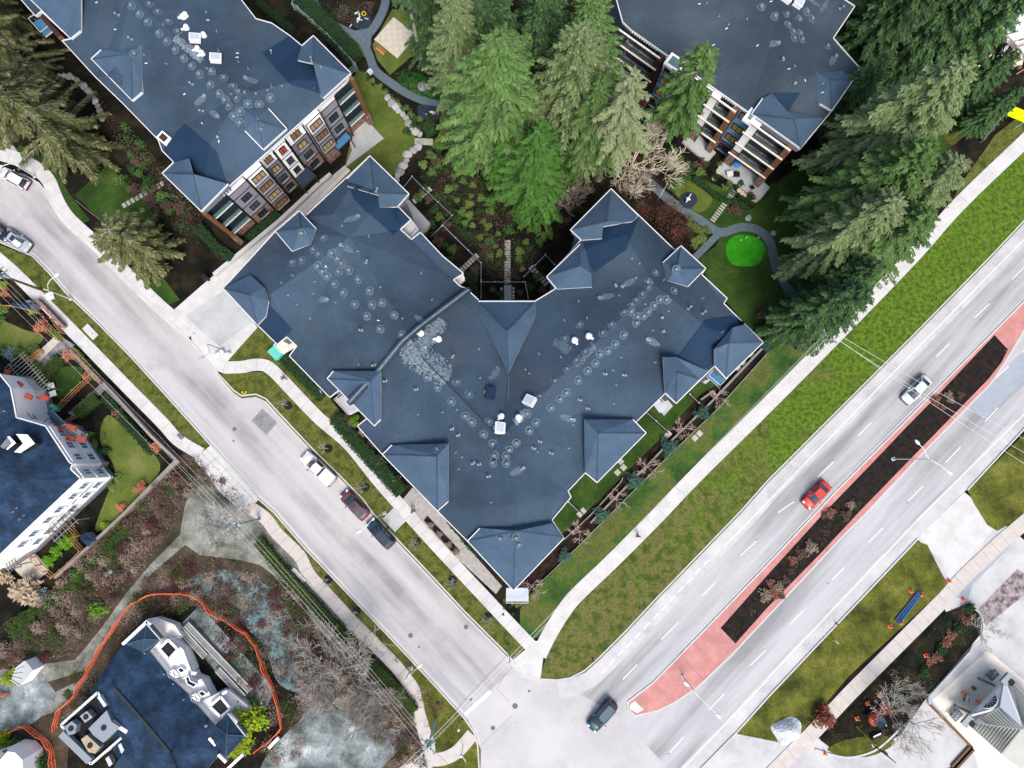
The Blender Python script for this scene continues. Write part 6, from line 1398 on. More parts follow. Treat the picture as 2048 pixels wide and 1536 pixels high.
cover('brush', [(300,1140),(370,1105),(405,1115),(385,1170),(300,1215),(245,1290),(215,1285),(270,1190)], 6000, ['bramble','bramble_tan','leaf_hedge','bramble_red'], 'brown brush between the gravel track and the orange netting', 'brush', h=.6, leaf=.18, seed=21, tw=.22, clump=26)
cover('brush', [(150,1340),(240,1300),(330,1215),(290,1290),(180,1400),(120,1460),(110,1420)], 3500, ['bramble','bramble_tan','leaf_hedge'], 'thin brush beside the service roof of the blue-roofed building', 'brush', h=.4, leaf=.16, seed=22, tw=.22, clump=14)
cover('brush', [(400,905),(520,1000),(500,1030),(440,1000),(400,960)], 1500, ['bramble','bramble_red','bramble_tan'], 'dry stems at the edge of the concrete apron', 'brush', h=.5, leaf=.16, seed=23, tw=.22, clump=10)
cover('brush', [(560,1390),(600,1390),(620,1500),(560,1536),(520,1500)], 1600, ['bramble','leaf_hedge','bramble_tan'], 'weedy patch right of the yellow-green shrub', 'brush', h=.4, leaf=.16, seed=24, tw=.22, clump=10)
cover('undergrowth', [(1640,1480),(1700,1420),(1800,1320),(1890,1225),(1940,1205),(1960,1260),(1850,1400),(1800,1470),(1740,1505)], 3200, ['bramble','leaf_hedge','bramble_tan','leaf_dark'], 'sparse weeds on the bare soil round the excavator', 'undergrowth', h=.25, leaf=.13, seed=25, tw=.25, clump=30)
# ================================================================ VEHICLES
def carpaint(name, c): return mat(name, c, .42, spec=.3, coat=.12)
def make_car(kind, paint, loc, ang, label, group=None, sunroof=False, L=4.6, Wd=1.85):
    """nose along +X"""
    o = empty('parked_car' if 'parked' in label else 'car', loc, label, 'pickup truck' if kind == 'pickup' else 'car', group, ang)
    if kind == 'pickup': o.name = 'pickup_truck'
    hl, hw = L/2, Wd/2
    suv = kind in ('suv', 'pickup')
    zh = .98 if suv else .86; zb = 1.02 if suv else .92; zr = 1.72 if kind == 'suv' else (1.78 if kind == 'pickup' else 1.45)
    # body: stations (x, halfwidth factor, top z)
    st_ = [(-hl, .70, zb-.28), (-hl+.10, .88, zb-.10), (-hl+.35, .97, zb-.02), (-hl+1.1, 1.0, zb+.02), (-.2, 1.0, zb+.02), (hl-1.45, 1.0, zb), (hl-.9, .985, zh), (hl-.45, .94, zh-.06), (hl-.15, .82, zh-.16), (hl, .60, zh-.32)]
    bm_ = MB(); rows = []
    for x, f, z in st_:
        w = hw*f; rows.append([(x,-w*.96,.28),(x,-w,.55),(x,-w*.985,z-.18),(x,-w*.90,z-.03),(x,-w*.5,z+.02),(x,0,z+.04),(x,w*.5,z+.02),(x,w*.90,z-.03),(x,w*.985,z-.18),(x,w,.55),(x,w*.96,.28)])
    vs = [v for r_ in rows for v in r_]; n = 11; fs = []
    for i in range(len(rows)-1):
        for j in range(n-1): fs.append((i*n+j, (i+1)*n+j, (i+1)*n+j+1, i*n+j+1))
    fs.append(tuple(range(n))); fs.append(tuple((len(rows)-1)*n+j for j in range(n))[::-1])
    bm_.faces(vs, fs, paint)
    if kind == 'pickup': pass
    bo = bm_.obj('body', rel=True, smooth=False); bo.parent = o
    for p in bo.data.polygons: p.use_smooth = len(p.vertices) == 4
    # greenhouse: base ring, top ring
    if kind == 'suv': xb0, xb1, xt0, xt1 = -hl+.12, hl-1.15, -hl+.42, hl-1.95
    elif kind == 'pickup': xb0, xb1, xt0, xt1 = -hl+2.15, hl-1.55, -hl+2.3, hl-2.2
    else: xb0, xb1, xt0, xt1 = -hl+.55, hl-1.2, -hl+1.35, hl-2.0
    wb, wt = hw*.90, hw*.70; z0 = zb-.02
    def ring(x0, x1, w, z, bow): return [(x0,-w*.86,z),(x0+.12,-w,z),(x1-.25,-w,z),(x1,-w*.78,z),(x1+bow,0,z),(x1,w*.78,z),(x1-.25,w,z),(x0+.12,w,z),(x0,w*.86,z),(x0-.05,0,z)]
    rb = ring(xb0, xb1, wb, z0, .14); rt = ring(xt0, xt1, wt, zr, .08); m = len(rb)
    names = {0:'frame',1:'side_window',2:'frame',3:'windshield',4:'windshield',5:'frame',6:'side_window',7:'frame',8:'rear_window',9:'rear_window'}
    grp = {}
    for j in range(m): grp.setdefault(names[j]+('a' if j < 5 else 'b') if names[j] == 'side_window' else names[j], []).append(j)
    for nm, js in grp.items():
        g = MB()
        for j in js: g.faces([rb[j], rb[(j+1)%m], rt[(j+1)%m], rt[j]], [(0,1,2,3)], paint if nm == 'frame' else 'carglass')
        x_ = g.obj('cabin_frame' if nm == 'frame' else nm.rstrip('ab') if 'side' in nm else nm, rel=True); x_.parent = o
    g = MB(); zc = zr+.05; inner = [(a*.9+(xt0+xt1)*.05, b*.85, zc) for a, b, _ in rt]
    g.faces(rt+inner, [(j, (j+1)%m, m+(j+1)%m, m+j) for j in range(m)]+[tuple(m+j for j in range(m))], paint); ro = g.obj('roof', rel=True); ro.parent = o
    for s in (-1, 1):      # dark drip rails, side mouldings
        g = MB(); g.beam((xt0+.1, s*wt*1.0, zr+.02), (xt1-.15, s*wt*1.0, zr+.02), .05, .05, 'blackmetal'); x_ = g.obj('roof_rail', rel=True); x_.parent = o
        g = MB(); g.box((hl-1.75 if kind != 'pickup' else hl-1.95, s*(hw+.10), zb+.05), (.16,.2,.14), 0, paint if kind != 'pickup' else 'blackmetal'); x_ = g.obj('mirror', rel=True); x_.parent = o
        g = MB(); g.box((hl-.2, s*hw*.62, zh-.16), (.26,.34,.13), -s*.35, 'headlamp'); x_ = g.obj('headlight', rel=True); x_.parent = o
        g = MB(); g.box((-hl+.07, s*hw*.72, zb-.18), (.12,.3,.16), s*.25, 'taillamp'); x_ = g.obj('taillight', rel=True); x_.parent = o
        for fx in (hl-.85, -hl+.85):
            g = MB(); g.tube([(fx, s*(hw-.22), .34), (fx, s*(hw+.015), .34)], .34, 16, 'rubber'); t_ = g.obj('wheel', rel=True); t_.parent = o
            g = MB(); g.tube([(fx, s*(hw+.01), .34), (fx, s*(hw+.03), .34)], .2, 12, 'metal'); t2 = g.obj('rim', rel=True); t2.parent = t_
    g = MB(); g.beam((xb1+.12, -hw*.8, zb+.035), (xb1+.12, hw*.8, zb+.035), .1, .02, 'blackmetal'); x_ = g.obj('wiper_cowl', rel=True); x_.parent = o
    g = MB(); g.box((hl-.02, 0, .42), (.12, Wd*.72, .2), 0, 'blackmetal'); x_ = g.obj('front_bumper', rel=True); x_.parent = o
    g = MB(); g.box((-hl+.02, 0, .42), (.14, Wd*.8, .2), 0, 'blackmetal'); x_ = g.obj('rear_bumper', rel=True); x_.parent = o
    if sunroof: g = MB(); g.box(((xt0+xt1)/2+.25, 0, zr+.06), (.7, wt*1.25, .03), 0, 'carglass'); x_ = g.obj('sunroof', rel=True); x_.parent = o
    if kind == 'pickup':
        g = MB(); g.box((-hl+1.08, 0, zb+.11), (1.95, Wd*.9, .1), 0, paint); g.box((-hl+2.06, 0, zb+.14), (.04, Wd*.9, .1), 0, 'blackmetal'); g.box((-hl+.06, 0, zb+.12), (.04, Wd*.86, .1), 0, 'blackmetal'); x_ = g.obj('bed_cover', rel=True); x_.parent = o
    return o
def heading(a, b): v = P(*b)-P(*a); return math.atan2(v.y, v.x)
carpaint('paint_white', (.55,.56,.58)); carpaint('paint_maroon', (.10,.045,.055)); carpaint('paint_navy', (.015,.032,.055)); carpaint('paint_silver', (.30,.34,.38)); carpaint('paint_black', (.012,.013,.016)); carpaint('paint_teal', (.006,.045,.075)); carpaint('paint_red', (.5,.035,.03)); carpaint('paint_ice', (.45,.52,.56))
GP = 'cars parked along the side street'
hs = heading((745,1027), (625,899))
make_car('pickup', 'paint_white', P(639,937,0), hs+.06, 'white pickup truck with covered bed parked along the street', GP, L=5.7, Wd=1.98)
make_car('sedan', 'paint_maroon', P(711,1009,0), hs, 'dusty maroon sedan parked between the white pickup and the navy car', GP, sunroof=True, L=4.7)
make_car('suv', 'paint_navy', P(763,1066,0), hs-.02, 'dark navy car parked beside the entry walk', GP, L=4.6, Wd=1.85)
make_car('sedan', 'paint_silver', P(40,483,0), heading((20,470),(60,497)), 'silver car with dark sunroof parked at the lower kerb of the cul-de-sac', GP, sunroof=True, L=4.5)
make_car('suv', 'paint_white', P(36,361,0), heading((54,372),(18,352)), 'pale car parked by the upper kerb of the cul-de-sac', GP, L=4.4)
make_car('suv', 'paint_black', P(2,463,0), heading((0,462),(18,474)), 'black car parked at the left edge behind the silver one', GP, L=4.3)
hm = heading((1866,745), (1800,812))
GM = 'cars driving south-west on the main road'
make_car('suv', 'paint_teal', P(1203,1428,0), heading((1228,1400),(1180,1455)), 'dark teal car driving across the junction mouth', GM, L=4.7)
make_car('sedan', 'paint_red', P(1629,989,0), hm, 'bright red car driving beside the reservation', GM, sunroof=False, L=4.5)
make_car('sedan', 'paint_ice', P(1828,780,0), hm, 'white car driving in the upper part of the main road', GM, L=4.9)
# ================================================================ STREET FURNITURE
def lamp(base, arms, hpole, label, m='trim', group='street lamps', r=.09, az=None, headr=.28):
    o = empty('street_lamp', P(*base, .15), label, 'street lamp', group)
    b0 = P(*base, .15); L = lambda v: v-b0
    g = MB(); g.tube([(0,0,0),(0,0,.9),(0,0,hpole)], [r*1.3,r,r*.6], 10, m); g.box((0,0,.05), (.5,.5,.1), .3, 'concrete'); g.obj('pole', rel=True).parent = o
    for pts in arms:
        w = [P(x, y, z)-b0 for x, y, z in pts]; w = [Vector((0,0,hpole))]+w
        g = MB(); g.tube(w, [r*.6]*len(w), 8, m); g.obj('arm', rel=True).parent = o
        d = (w[-1]-w[-2]).normalized(); c_ = w[-1]+d*.3; q = math.atan2(d.y, d.x)
        g = MB(); g.lathe((0,0,0), [(.08,.10),(.26,0),(.27,.06),(.2,.16),(.05,.2)], 12, m)
        h_ = g.obj('lamp_head', rel=True); h_.parent = o; h_.location = c_; h_.scale = (1.6,.8,.8); h_.rotation_euler = (0,0,q)
    return o
lamp((1786,918), [[(1852,908,9.0),(1846,896,9.1),(1838,888,9.0)],[(1862,920,9.0),(1883,932,8.9),(1896,943,8.7)]], 8.6, 'double-armed lamp post in the upper half of the reservation bed')
lamp((1366,1353), [[(1390,1384,9.0),(1376,1371,9.0)],[(1410,1405,9.0),(1433,1428,9.0)]], 8.6, 'double-armed lamp post on the pink paving near the island nose')
lamp((769,1026), [[(735,1050,8.6),(722,1060,8.5)]], 8.0, 'lamp post reaching over the street between the maroon and navy cars')
lamp((460,705), [[(420,705,8),(407,714,8)]], 7.6, 'lamp post beside the concrete driveway mouth', 'teal_metal')
lamp((142,598), [[(97,580,6.2),(95,570,6.2),(100,560,6.2),(110,553,6.0)]], 6.0, 'lamp with hooked arm on the left verge next to the wooden pole')
lamp((70,353), [[(42,333,5.6),(20,327,5.6),(4,332,5.4)]], 5.4, 'hooked lamp inside the upper kerb of the cul-de-sac', 'trim')
lamp((822,1337), [[(820,1350,5.8),(836,1335,5.7)]], 5.4, 'white lamp by the lower left pavement')
lamp((1747,1490), [[(1762,1500,6),(1766,1503,6)]], 5.6, 'dark lamp at the rim of the tree island by the restaurant', 'blackmetal')
def pole(base, h, label, m='pole_wood', arms=(), xf=True, r=.16):
    o = empty('utility_pole', P(*base, 0), label, 'utility pole', 'utility poles')
    g = MB(); g.tube([(0,0,0),(0,0,h)], [r*1.2,r*.75], 10, m); g.obj('pole', rel=True).parent = o
    for z, ang, L in arms:
        g = MB(); v = Vector((math.cos(ang), math.sin(ang), 0)); g.beam(-v*L/2+Vector((0,0,z)), v*L/2+Vector((0,0,z)), .12, .14, 'galv')
        a_ = g.obj('crossarm', rel=True); a_.parent = o
        for s in (-.95,-.4,.4,.95):
            g = MB(); c_ = v*L/2*s+Vector((0,0,z+.07)); g.lathe(c_, [(.05,0),(.09,.1),(.05,.2),(.08,.26),(.03,.3)], 8, 'greenbox' if m == 'teal_metal' else 'trim'); g.obj('insulator', rel=True).parent = a_
    if xf:
        for k in range(2):
            g = MB(); g.lathe((.35*math.cos(k*2.5), .35*math.sin(k*2.5), h-2.2), [(.2,0),(.22,.1),(.22,.8),(.12,.9)], 12, 'teal_metal'); g.obj('transformer', rel=True).parent = o
    return o
pole((84,580), 9.5, 'wooden pole leaning over the left pavement, loaded with equipment', arms=[(9.2,R(45),2.6),(8.2,R(45),2.2),(9.0,R(-40),2.0)])
pole((520,1038), 10, 'pole with a long white crossarm above the grey leafless shrubs', arms=[(9.8,R(40),2.8)], m='galv', xf=True)
pole((872,1438), 10, 'tangled utility pole at the street corner by the lower left pavement', m='teal_metal', arms=[(9.8,R(40),2.6),(9.0,R(-48),2.4),(8.0,R(40),2.0)])
pole((1592,699), 11, 'wooden pole with transformer beside the long pavement, below the conifers', arms=[(10.8,R(-45),2.4),(10.2,R(-45),2.0)])
pole((2090,740), 10, 'pole beyond the right edge of the picture', xf=False) if False else None
def wire(pts, label, m='cable', r=.022, sag=.5, group='overhead cables'):
    w = [P(*p) for p in pts]; out = []
    for a, b in zip(w[:-1], w[1:]):
        for k in range(12): t = k/12; out.append(a.lerp(b, t)-Vector((0,0,sag*4*t*(1-t))))
    out.append(w[-1]); mb = MB(); mb.tube(out, r, 4, m, cap=False); o = mb.obj('overhead_cable', origin=out[0]); return tag(o, label, 'cable', group)
LW = 'pale parallel cable strung above the left gardens and the lower left pavement'
for i, (a, b, c_) in enumerate([((-60,500,9.6),(473,1056,9.6),(853,1490,9.6)),((-60,515,9.2),(478,1049,9.6),(858,1486,9.6)),((-60,490,8.6),(484,1044,9.4),(862,1481,8.9)),((-60,530,8.4),(468,1062,9.0),(848,1498,8.6))]): wire([a, b, c_], LW, r=.013)
for i, (a, b) in enumerate([((853,1487,9.7),(1652,664,10.9)),((857,1494,9.7),(1658,670,10.9)),((848,1500,9.0),(1654,676,10.2)),((862,1478,9.0),(1648,672,10.2))]): wire([a, b], 'parallel cable following the inner edge of the long pavement to the wooden pole', r=.014, sag=.6)
for i, (a, b) in enumerate([((1656,664,10.9),(2150,990,10)),((1660,670,10.9),(2150,962,10)),((1665,662,10.2),(2150,930,9.5))]): wire([a, b], 'cable crossing the main road from the wooden pole', r=.022, sag=.9)
for i, (a, b) in enumerate([((1656,664,10.9),(2060,270,10)),((1662,668,10.9),(2070,275,10))]): wire([a, b], 'cable running on beside the conifers above the long pavement', r=.02, sag=.6)
for i, (a, b) in enumerate([((850,1490,9.7),(700,1640,9.5)),((858,1496,9.7),(715,1640,9.5)),((850,1500,8.9),(730,1640,9.0))]): wire([a, b], 'cable leaving the corner pole towards the bottom edge', r=.02)
wire([(856,1490,9.4),(985,1625,9)], 'dark cable slanting across the lower pavement corner', 'cable_dark'); wire([(1017,1307,6),(925,1405,8),(858,1492,9)], 'dark cable crossing the side street to the teal pole', 'cable_dark', sag=.2)
wire([(400,935,9.4),(640,1190,9.4)], 'dark cable above the concrete apron', 'cable_dark')
# green pole and pedestrian signal posts at the corner
def post(base, h, m, label, cat='post', r=.06, head=None, name='post', arm=None):
    o = empty(name, P(*base, .15), label, cat)
    g = MB(); g.tube([(0,0,0),(0,0,h)], [r,r*.8], 8, m); g.obj('pole', rel=True).parent = o
    if head: g = MB(); g.box((0,0,h), head, .7, m if head[2] > .1 else 'trim'); g.obj('head', rel=True).parent = o
    if arm: g = MB(); g.beam((0,0,h*.9), Vector((arm[0],arm[1],h*.9)), .08, .08, m); g.obj('arm', rel=True).parent = o
    return o
post((1017,1290), 5, 'teal_metal', 'slim green post at the kerb before the street corner')
post((1019,1312), 3, 'teal_metal', 'short green sign post right at the street corner', head=(.5,.05,.6), name='sign_post')
post((926,1502-10), 3.2, 'trim', 'white signal post beside the crossing ramp', head=(.3,.3,.6), name='signal_post', cat='signal post', arm=(.6,-.9))
post((920,1447), 2.4, 'trim', 'white push-button post in the corner grass', head=(.25,.25,.3), name='signal_post', cat='signal post')
post((777,1056), 1.6, 'blackmetal', 'black post on the entry walk by the navy car', head=(.35,.35,.5), r=.08)
post((1445,1080), .9, 'orange_solid', 'tiny orange marker') if False else None
post((418,560), 1.4, 'blackmetal', 'dark bin at the end of the access walk', head=(.7,.7,.9), name='bin', cat='bin', r=.2)
post((1666,1280), 1.2, 'trim', 'small white sign on the grass near the kerb', head=(.05,.5,.3), name='sign_post'); post((1672,1247), .7, 'blackmetal', 'short dark post at the kerb edge', r=.09)
def boxthing(name, base, size, rz, m, label, cat, z=.1, top=None, group=None, lid=None):
    o = empty(name, P(*base, z), label, cat, group, R(rz)); g = MB(); g.box((0,0,size[2]/2), size, 0, m); g.obj('body', rel=True).parent = o
    g = MB(); g.box((0,0,size[2]+.03), (size[0]*1.06, size[1]*1.06, .07), 0, top or m); g.box((size[0]*.2,0,size[2]+.09), (.1,.25,.05), 0, 'metal'); g.obj('lid', rel=True).parent = o
    return o
boxthing('transformer_cabinet', (559,707), (1.7,1.6,1.5), -45, 'greenbox', 'turquoise transformer cabinet standing by the lower left wall of the V block', 'cabinet')
boxthing('utility_cabinet', (443,710), (1.4,.5,1.0), 40, 'trim', 'white slim cabinet beside the driveway lamp', 'cabinet')
boxthing('utility_pad', (182,664), (2.2,1.0,.12), -45, 'sidewalk', 'white rectangular utility pad in the left verge', 'utility pad')
boxthing('utility_cover', (362,872), (.9,.6,.06), -45, 'manhole', 'grey utility cover at the end of the left verge', 'cover')
boxthing('utility_pad', (598,1150), (2.3,.55,.12), -45, 'sidewalk', 'long white slab set in the olive hedge beside the lower pavement', 'utility pad')
boxthing('service_box', (103,590+3), (1.0,1.0,.35), 20, 'trim', 'white service box at the foot of the leaning wooden pole', 'cabinet')
boxthing('stone_block', (741,146), (.65,.65,.5), -45, 'trim', 'white square block between the path and the curved lawn', 'block') 
boxthing('patio_box', (1413,758), (1.6,.7,.8), 40, 'concrete', 'pale planter on the terrace under the right corner roof', 'planter')
# navy garden shed
o = empty('garden_shed', P(45,612,0), 'small navy-roofed shed below the leaning pole in the upper left garden', 'shed')
w = [P(*t, 2.1) for t in [(30,602),(64,606),(59,619),(25,612)]]
g = MB(); g.prism([(p.x,p.y) for p in w], 0, 2.0, 'grey_siding'); g.obj('wall', o); g = MB(); c_ = [(w[0]+w[3])/2+Vector((0,0,.5)), (w[1]+w[2])/2+Vector((0,0,.5))]
g.faces(w+c_, [(0,1,5,4),(3,2,5,4),(0,3,4),(1,2,5)], 'membrane'); g.obj('roof', o)
boxthing('barrel', (66,610), (.6,.9,.9), 10, 'trim', 'white box at the end of the navy shed', 'box')
o = empty('garden_shed', P(168,1083,0), 'square navy-roofed shed tucked in the corner of the brown garden wall', 'shed')
w = [P(*t, 2.0) for t in [(159,1076),(168,1066),(187,1083),(176,1094)]]; g = MB(); g.prism([(p.x,p.y) for p in w], 0, 1.95, 'grey_siding'); g.obj('wall', o)
c_ = sum(w, Vector())/4+Vector((0,0,.4)); g = MB(); g.faces(w+[c_], [(0,1,4),(1,2,4),(2,3,4),(3,0,4)], 'membrane'); g.obj('roof', o)
o = empty('garden_shed', P(45,1345,0), 'white shed roof half covered by yellow-green bushes in the bramble', 'shed')
w = [P(*t, 2.5) for t in [(30,1338),(50,1322),(65,1341),(40,1372),(22,1360)]]; g = MB(); g.prism([(p.x,p.y) for p in w], 0, 2.4, 'white_wall', 'concrete'); g.obj('wall', o)
for i in range(5): g = MB(); g.beam(w[0].lerp(w[4], i/4)+Vector((0,0,.05)), w[1].lerp(w[3], i/4)+Vector((0,0,.05)), .08, .06, 'trim'); g.obj('roof_batten', o)
o = empty('building', P(15,1510,0), 'corner of a white building under a dark parapet at the lower left', 'building')
w = [P(*t, 4) for t in [(-40,1540),(-40,1520),(10,1502),(30,1505),(45,1520),(48,1600),(-40,1600)]]; g = MB(); g.prism([(p.x,p.y) for p in w], 0, 4, 'white_wall', 'white_dome'); g.obj('wall', o)
g = MB(); g.beam(P(-20,1535,4.4), P(10,1502,4.4), .4, .8, 'grey_siding'); g.obj('parapet', o)
# ================================================================ FENCES AND WALLS
def fence(pts, h, label, m='darkmetal', step=2.4, posts=True, thick=.05, cat='fence', group=None, rails=True, name='fence', cap=None):
    w = W2(pts); o = empty(name, w[0], label, cat, group); g = MB()
    for a, b in zip(w[:-1], w[1:]):
        if rails:
            for z in (.25, h*.55, h-.05): g.beam(a+Vector((0,0,z)), b+Vector((0,0,z)), .05, .07, m)
            L = (b-a).length; n = max(2, int(L/.28))
            for k in range(n): p = a.lerp(b, (k+.5)/n); g.box((p.x,p.y,h/2), (.025,.025,h-.1), 0, m)
        else: strip_mb([a,b], thick, 0, h, m, g)
    g.obj('panel', o)
    if cap:
        g = MB(); strip_mb(w, thick+.03, h, h+.05, 'galv' if cap == 'trim' else cap, g); g.obj('coping', o)
    if posts:
        for a, b in zip(w[:-1], w[1:]):
            n = max(1, round((b-a).length/step))
            for k in range(n+(1 if b == w[-1] else 0)):
                p = a.lerp(b, k/n); g = MB(); g.box((0,0,(h+.1)/2), (.11,.11,h+.1), 0, m); g.box((0,0,h+.11), (.15,.15,.03), 0, cap or m); q = g.obj('post', rel=True); q.parent = o; q.location = p-w[0]
    return o
fence([(600,-30),(590,20),(600,25),(660,80),(715,138),(691,160)], 1.5, 'long dark metal fence with pale rail round the hedge of the upper left block', 'teal_metal', step=3)
fence([(806,388),(827,361),(850,385),(906,438),(886,458),(862,482)], 1.5, 'dark fence round the upper patio garden of the courtyard', 'darkmetal', step=2.5, cap='trim')
fence([(862,482),(888,458),(963,531),(963,600)], 1.5, 'dark fence with pale top round the lower patio garden of the courtyard', 'darkmetal', step=2.5, cap='trim')
fence([(963,569),(1045,569),(1050,569),(1056,600)], 1.5, 'short straight fence across the entrance walk between the two wings', 'darkmetal', step=2, cap='trim')
fence([(1048,558),(1090,515),(1108,535)], 1.5, 'thin fence at the right side of the courtyard', 'darkmetal', cap='trim', step=2)
fence([(1330,270),(1395,330),(1420,350),(1500,420),(1530,395),(1575,345)], 1.4, 'black fence round the patio gardens of the balconied block', 'blackmetal', step=2.4)
fence([(1283,820),(1334,866)], 1.3, 'white-topped divider on the lawn strip, left of the corner terrace', 'darkmetal', cap='trim', step=2); fence([(1375,790),(1393,807)], 1.3, 'short white-topped divider near the right corner terrace', 'darkmetal', cap='trim', step=1.5); fence([(1136,1003),(1158,1024)], 1.3, 'lower white-topped divider near the roof tip', 'darkmetal', cap='trim', step=1.5)
fence([(1180,1045),(1258,966),(1334,888),(1430,795),(1424,783),(1400,800)], .7, 'long pale retaining wall between the lawn strip and the red mulch bed', 'greywood', posts=False, rails=False, thick=.25, cat='wall', name='retaining_wall')
fence([(1430,795),(1520,700),(1535,690)], .5, 'pale retaining wall continuing to the right corner roof', 'greywood', posts=False, rails=False, thick=.3, cat='wall', name='retaining_wall')
fence([(1065,1180),(1150,1098),(1240,1008),(1340,908),(1430,822),(1535,705)], .35, 'thin dark timber edging between the red mulch bed and the grass', 'greywood', posts=False, rails=False, thick=.1, cat='edging', name='garden_edging')
fence([(1128,1078),(1180,1030),(1240,965),(1245,955)], .5, 'low pale wall at the foot of the lower right eaves', 'greywood', posts=False, rails=False, thick=.15, cat='wall', name='retaining_wall')
fence([(1905,185),(1975,180),(2012,222)], 2.0, 'tall dark brown board fence at the right edge', 'darkwood', posts=True, rails=False, thick=.08, step=2.4)
fence([(2012,222),(1960,285)], 1.0, 'thin leaning rail fence beside the lime awning', 'greywood', step=2)
fence([(83,602),(135,655)], 1.2, 'brick garden wall along the left pavement above the terrace', 'brick', posts=False, rails=False, thick=.45, cat='wall', name='garden_wall') 
fence([(150,702),(210,765)], 1.2, 'brick garden wall along the left pavement below the terrace', 'brick', posts=False, rails=False, thick=.4, cat='wall', name='garden_wall')
fence([(216,768),(262,818),(310,872),(362,921),(256,1027),(180,1098),(120,1153)], 1.2, 'long brown brick garden wall with pale coping round the curved lawn', 'brick', posts=False, rails=False, thick=.35, cat='wall', name='garden_wall', cap='greywood')
fence([(112,640),(130,668)], 1.3, 'orange timber fence behind the upper orange bush', 'orangewood_litwall', step=1.4)
fence([(120,822),(158,782),(192,752)], 1.6, 'orange timber fence stepping between the two garden paths', 'orangewood_litwall', step=1.6)
fence([(138,846),(160,832)], 1.6, 'short orange timber fence at the end of the lower garden path', 'orangewood_litwall', step=1.2)
fence([(62,1096),(85,1128),(116,1153)], 1.6, 'orange timber fence beside the tiled terrace', 'orangewood_litwall', step=1.8)
fence([(118,1150),(150,1122),(172,1100),(152,1078),(162,1070),(140,1045)], 1.6, 'orange timber fence stepping round the navy shed', 'orangewood_litwall', step=1.8)
fence([(-10,612),(30,614),(85,628)], 1.0, 'thin timber fence below the navy shed', 'orangewood_litwall', step=2)
fence([(55,1182),(78,1205),(25,1262)], .5, 'pale kerb wall zigzagging at the left edge', 'greywood', posts=False, rails=False, thick=.15, cat='wall', name='garden_wall')
fence([(380,560),(408,545),(380,595)], .8, 'low timber wall beside the driveway conifer', 'greywood', posts=False, rails=False, thick=.15, cat='wall', name='retaining_wall') if False else None
fence([(445,1118),(505,1185)], .1, 'x') if False else None
# access walk between the blocks: parapets, side wall with orange light in its colour
fence([(432,552),(560,447),(600,410),(640,372),(664,352)], .9, 'pale concrete wall along the access walk below the lilac facade', 'sidewalk', posts=False, rails=False, thick=.55, cat='wall', name='ramp_wall')
fence([(530,510),(590,452),(640,407),(702,345)], 1.1, 'warm tan wall beside the V block roof, orange light painted into its colour', 'orangewood_litwall', posts=False, rails=False, thick=.5, cat='wall', name='ramp_wall', cap='creamconc')
# orange netting
def netting(pts, label, h=1.0):
    w = W2(smoothp(pts, False, 3)); o = empty('safety_netting', w[0], label, 'plastic netting', 'orange safety netting'); g = MB(); rnd = random.Random(int(pts[0][0])+5)
    prev = None
    for i, p in enumerate(w):
        ln = Vector((rnd.uniform(-.2,.2), rnd.uniform(-.2,.2), h*rnd.uniform(.75,1))); top = p+ln*1; mid = p+ln*.5
        if prev:
            g.faces([prev[0], p, mid, prev[1]], [(0,1,2,3)], 'orange_plastic'); g.faces([prev[1], mid, top, prev[2]], [(0,1,2,3)], 'orange_plastic')
            for a, b in ((prev[0], p), (prev[1], mid), (prev[2], top)): g.beam(a+Vector((0,0,.03)), b+Vector((0,0,.03)), .055, .04, 'orange_solid')
        prev = (p, mid, top)
    g.obj('net', o)
    for i in range(0, len(w), 3):
        g = MB(); g.box((0,0,.6), (.06,.06,1.2), 0, 'greywood' if i % 2 else 'orange_solid'); q = g.obj('stake', rel=True); q.parent = o; q.location = w[i]-w[0]
    return o
netting(cr(0,1024,[(340,1300),(365,1185),(440,1120),(530,970),(620,800),(700,690),(760,590),(840,530),(950,490),(1165,490),(1280,590),(1440,690),(1536,790),(1560,850),(1600,960),(1655,1080),(1690,1290),(1610,1370),(1540,1430)]), 'long orange netting looping round the blue-roofed building', 1.3)
netting(cr(0,1024,[(0,1375),(60,1320),(150,1275),(240,1330),(310,1400),(330,1480),(335,1560)]), 'short orange netting round the green hedge at lower left', 1.3)
netting(cr(0,1024,[(-30,1080),(10,1085),(60,1085)]), 'scrap of orange netting at the left edge under the white shed', 1.0)
# concrete ruin walls in front of the white stucco building
for a_, b_, lab in [((463,1243),(545,1378),'longest mossy concrete beam beside the stucco building'),((360+4,1255),(415,1310),'upper short mossy concrete beam in the sunken yard'),((437,1336),(490,1395),'lower mossy concrete beam in the sunken yard')]:
    a_ = {0:(375,1247),1:(362,1256),2:(437,1337)}[['lo','up','lw'].index('lo' if 'longest' in lab else 'up' if 'upper' in lab else 'lw')]; b_ = {0:(502,1380),1:(413,1312),2:(489,1393)}[['lo','up','lw'].index('lo' if 'longest' in lab else 'up' if 'upper' in lab else 'lw')]
    g = MB(); A, Bv = P(*a_, .35), P(*b_, .35); g.beam(A, Bv, .95, .7, 'greywood'); n_ = (Bv-A).normalized(); s_ = Vector((-n_.y, n_.x, 0)); g.beam(A+s_*.38+Vector((0,0,.38)), Bv+s_*.38+Vector((0,0,.38)), .14, .12, 'concrete'); g.beam(A-s_*.38+Vector((0,0,.38)), Bv-s_*.38+Vector((0,0,.38)), .14, .12, 'concrete')
    o = g.obj('concrete_beam', origin=A); tag(o, lab, 'concrete beam', 'mossy beams in the sunken yard')
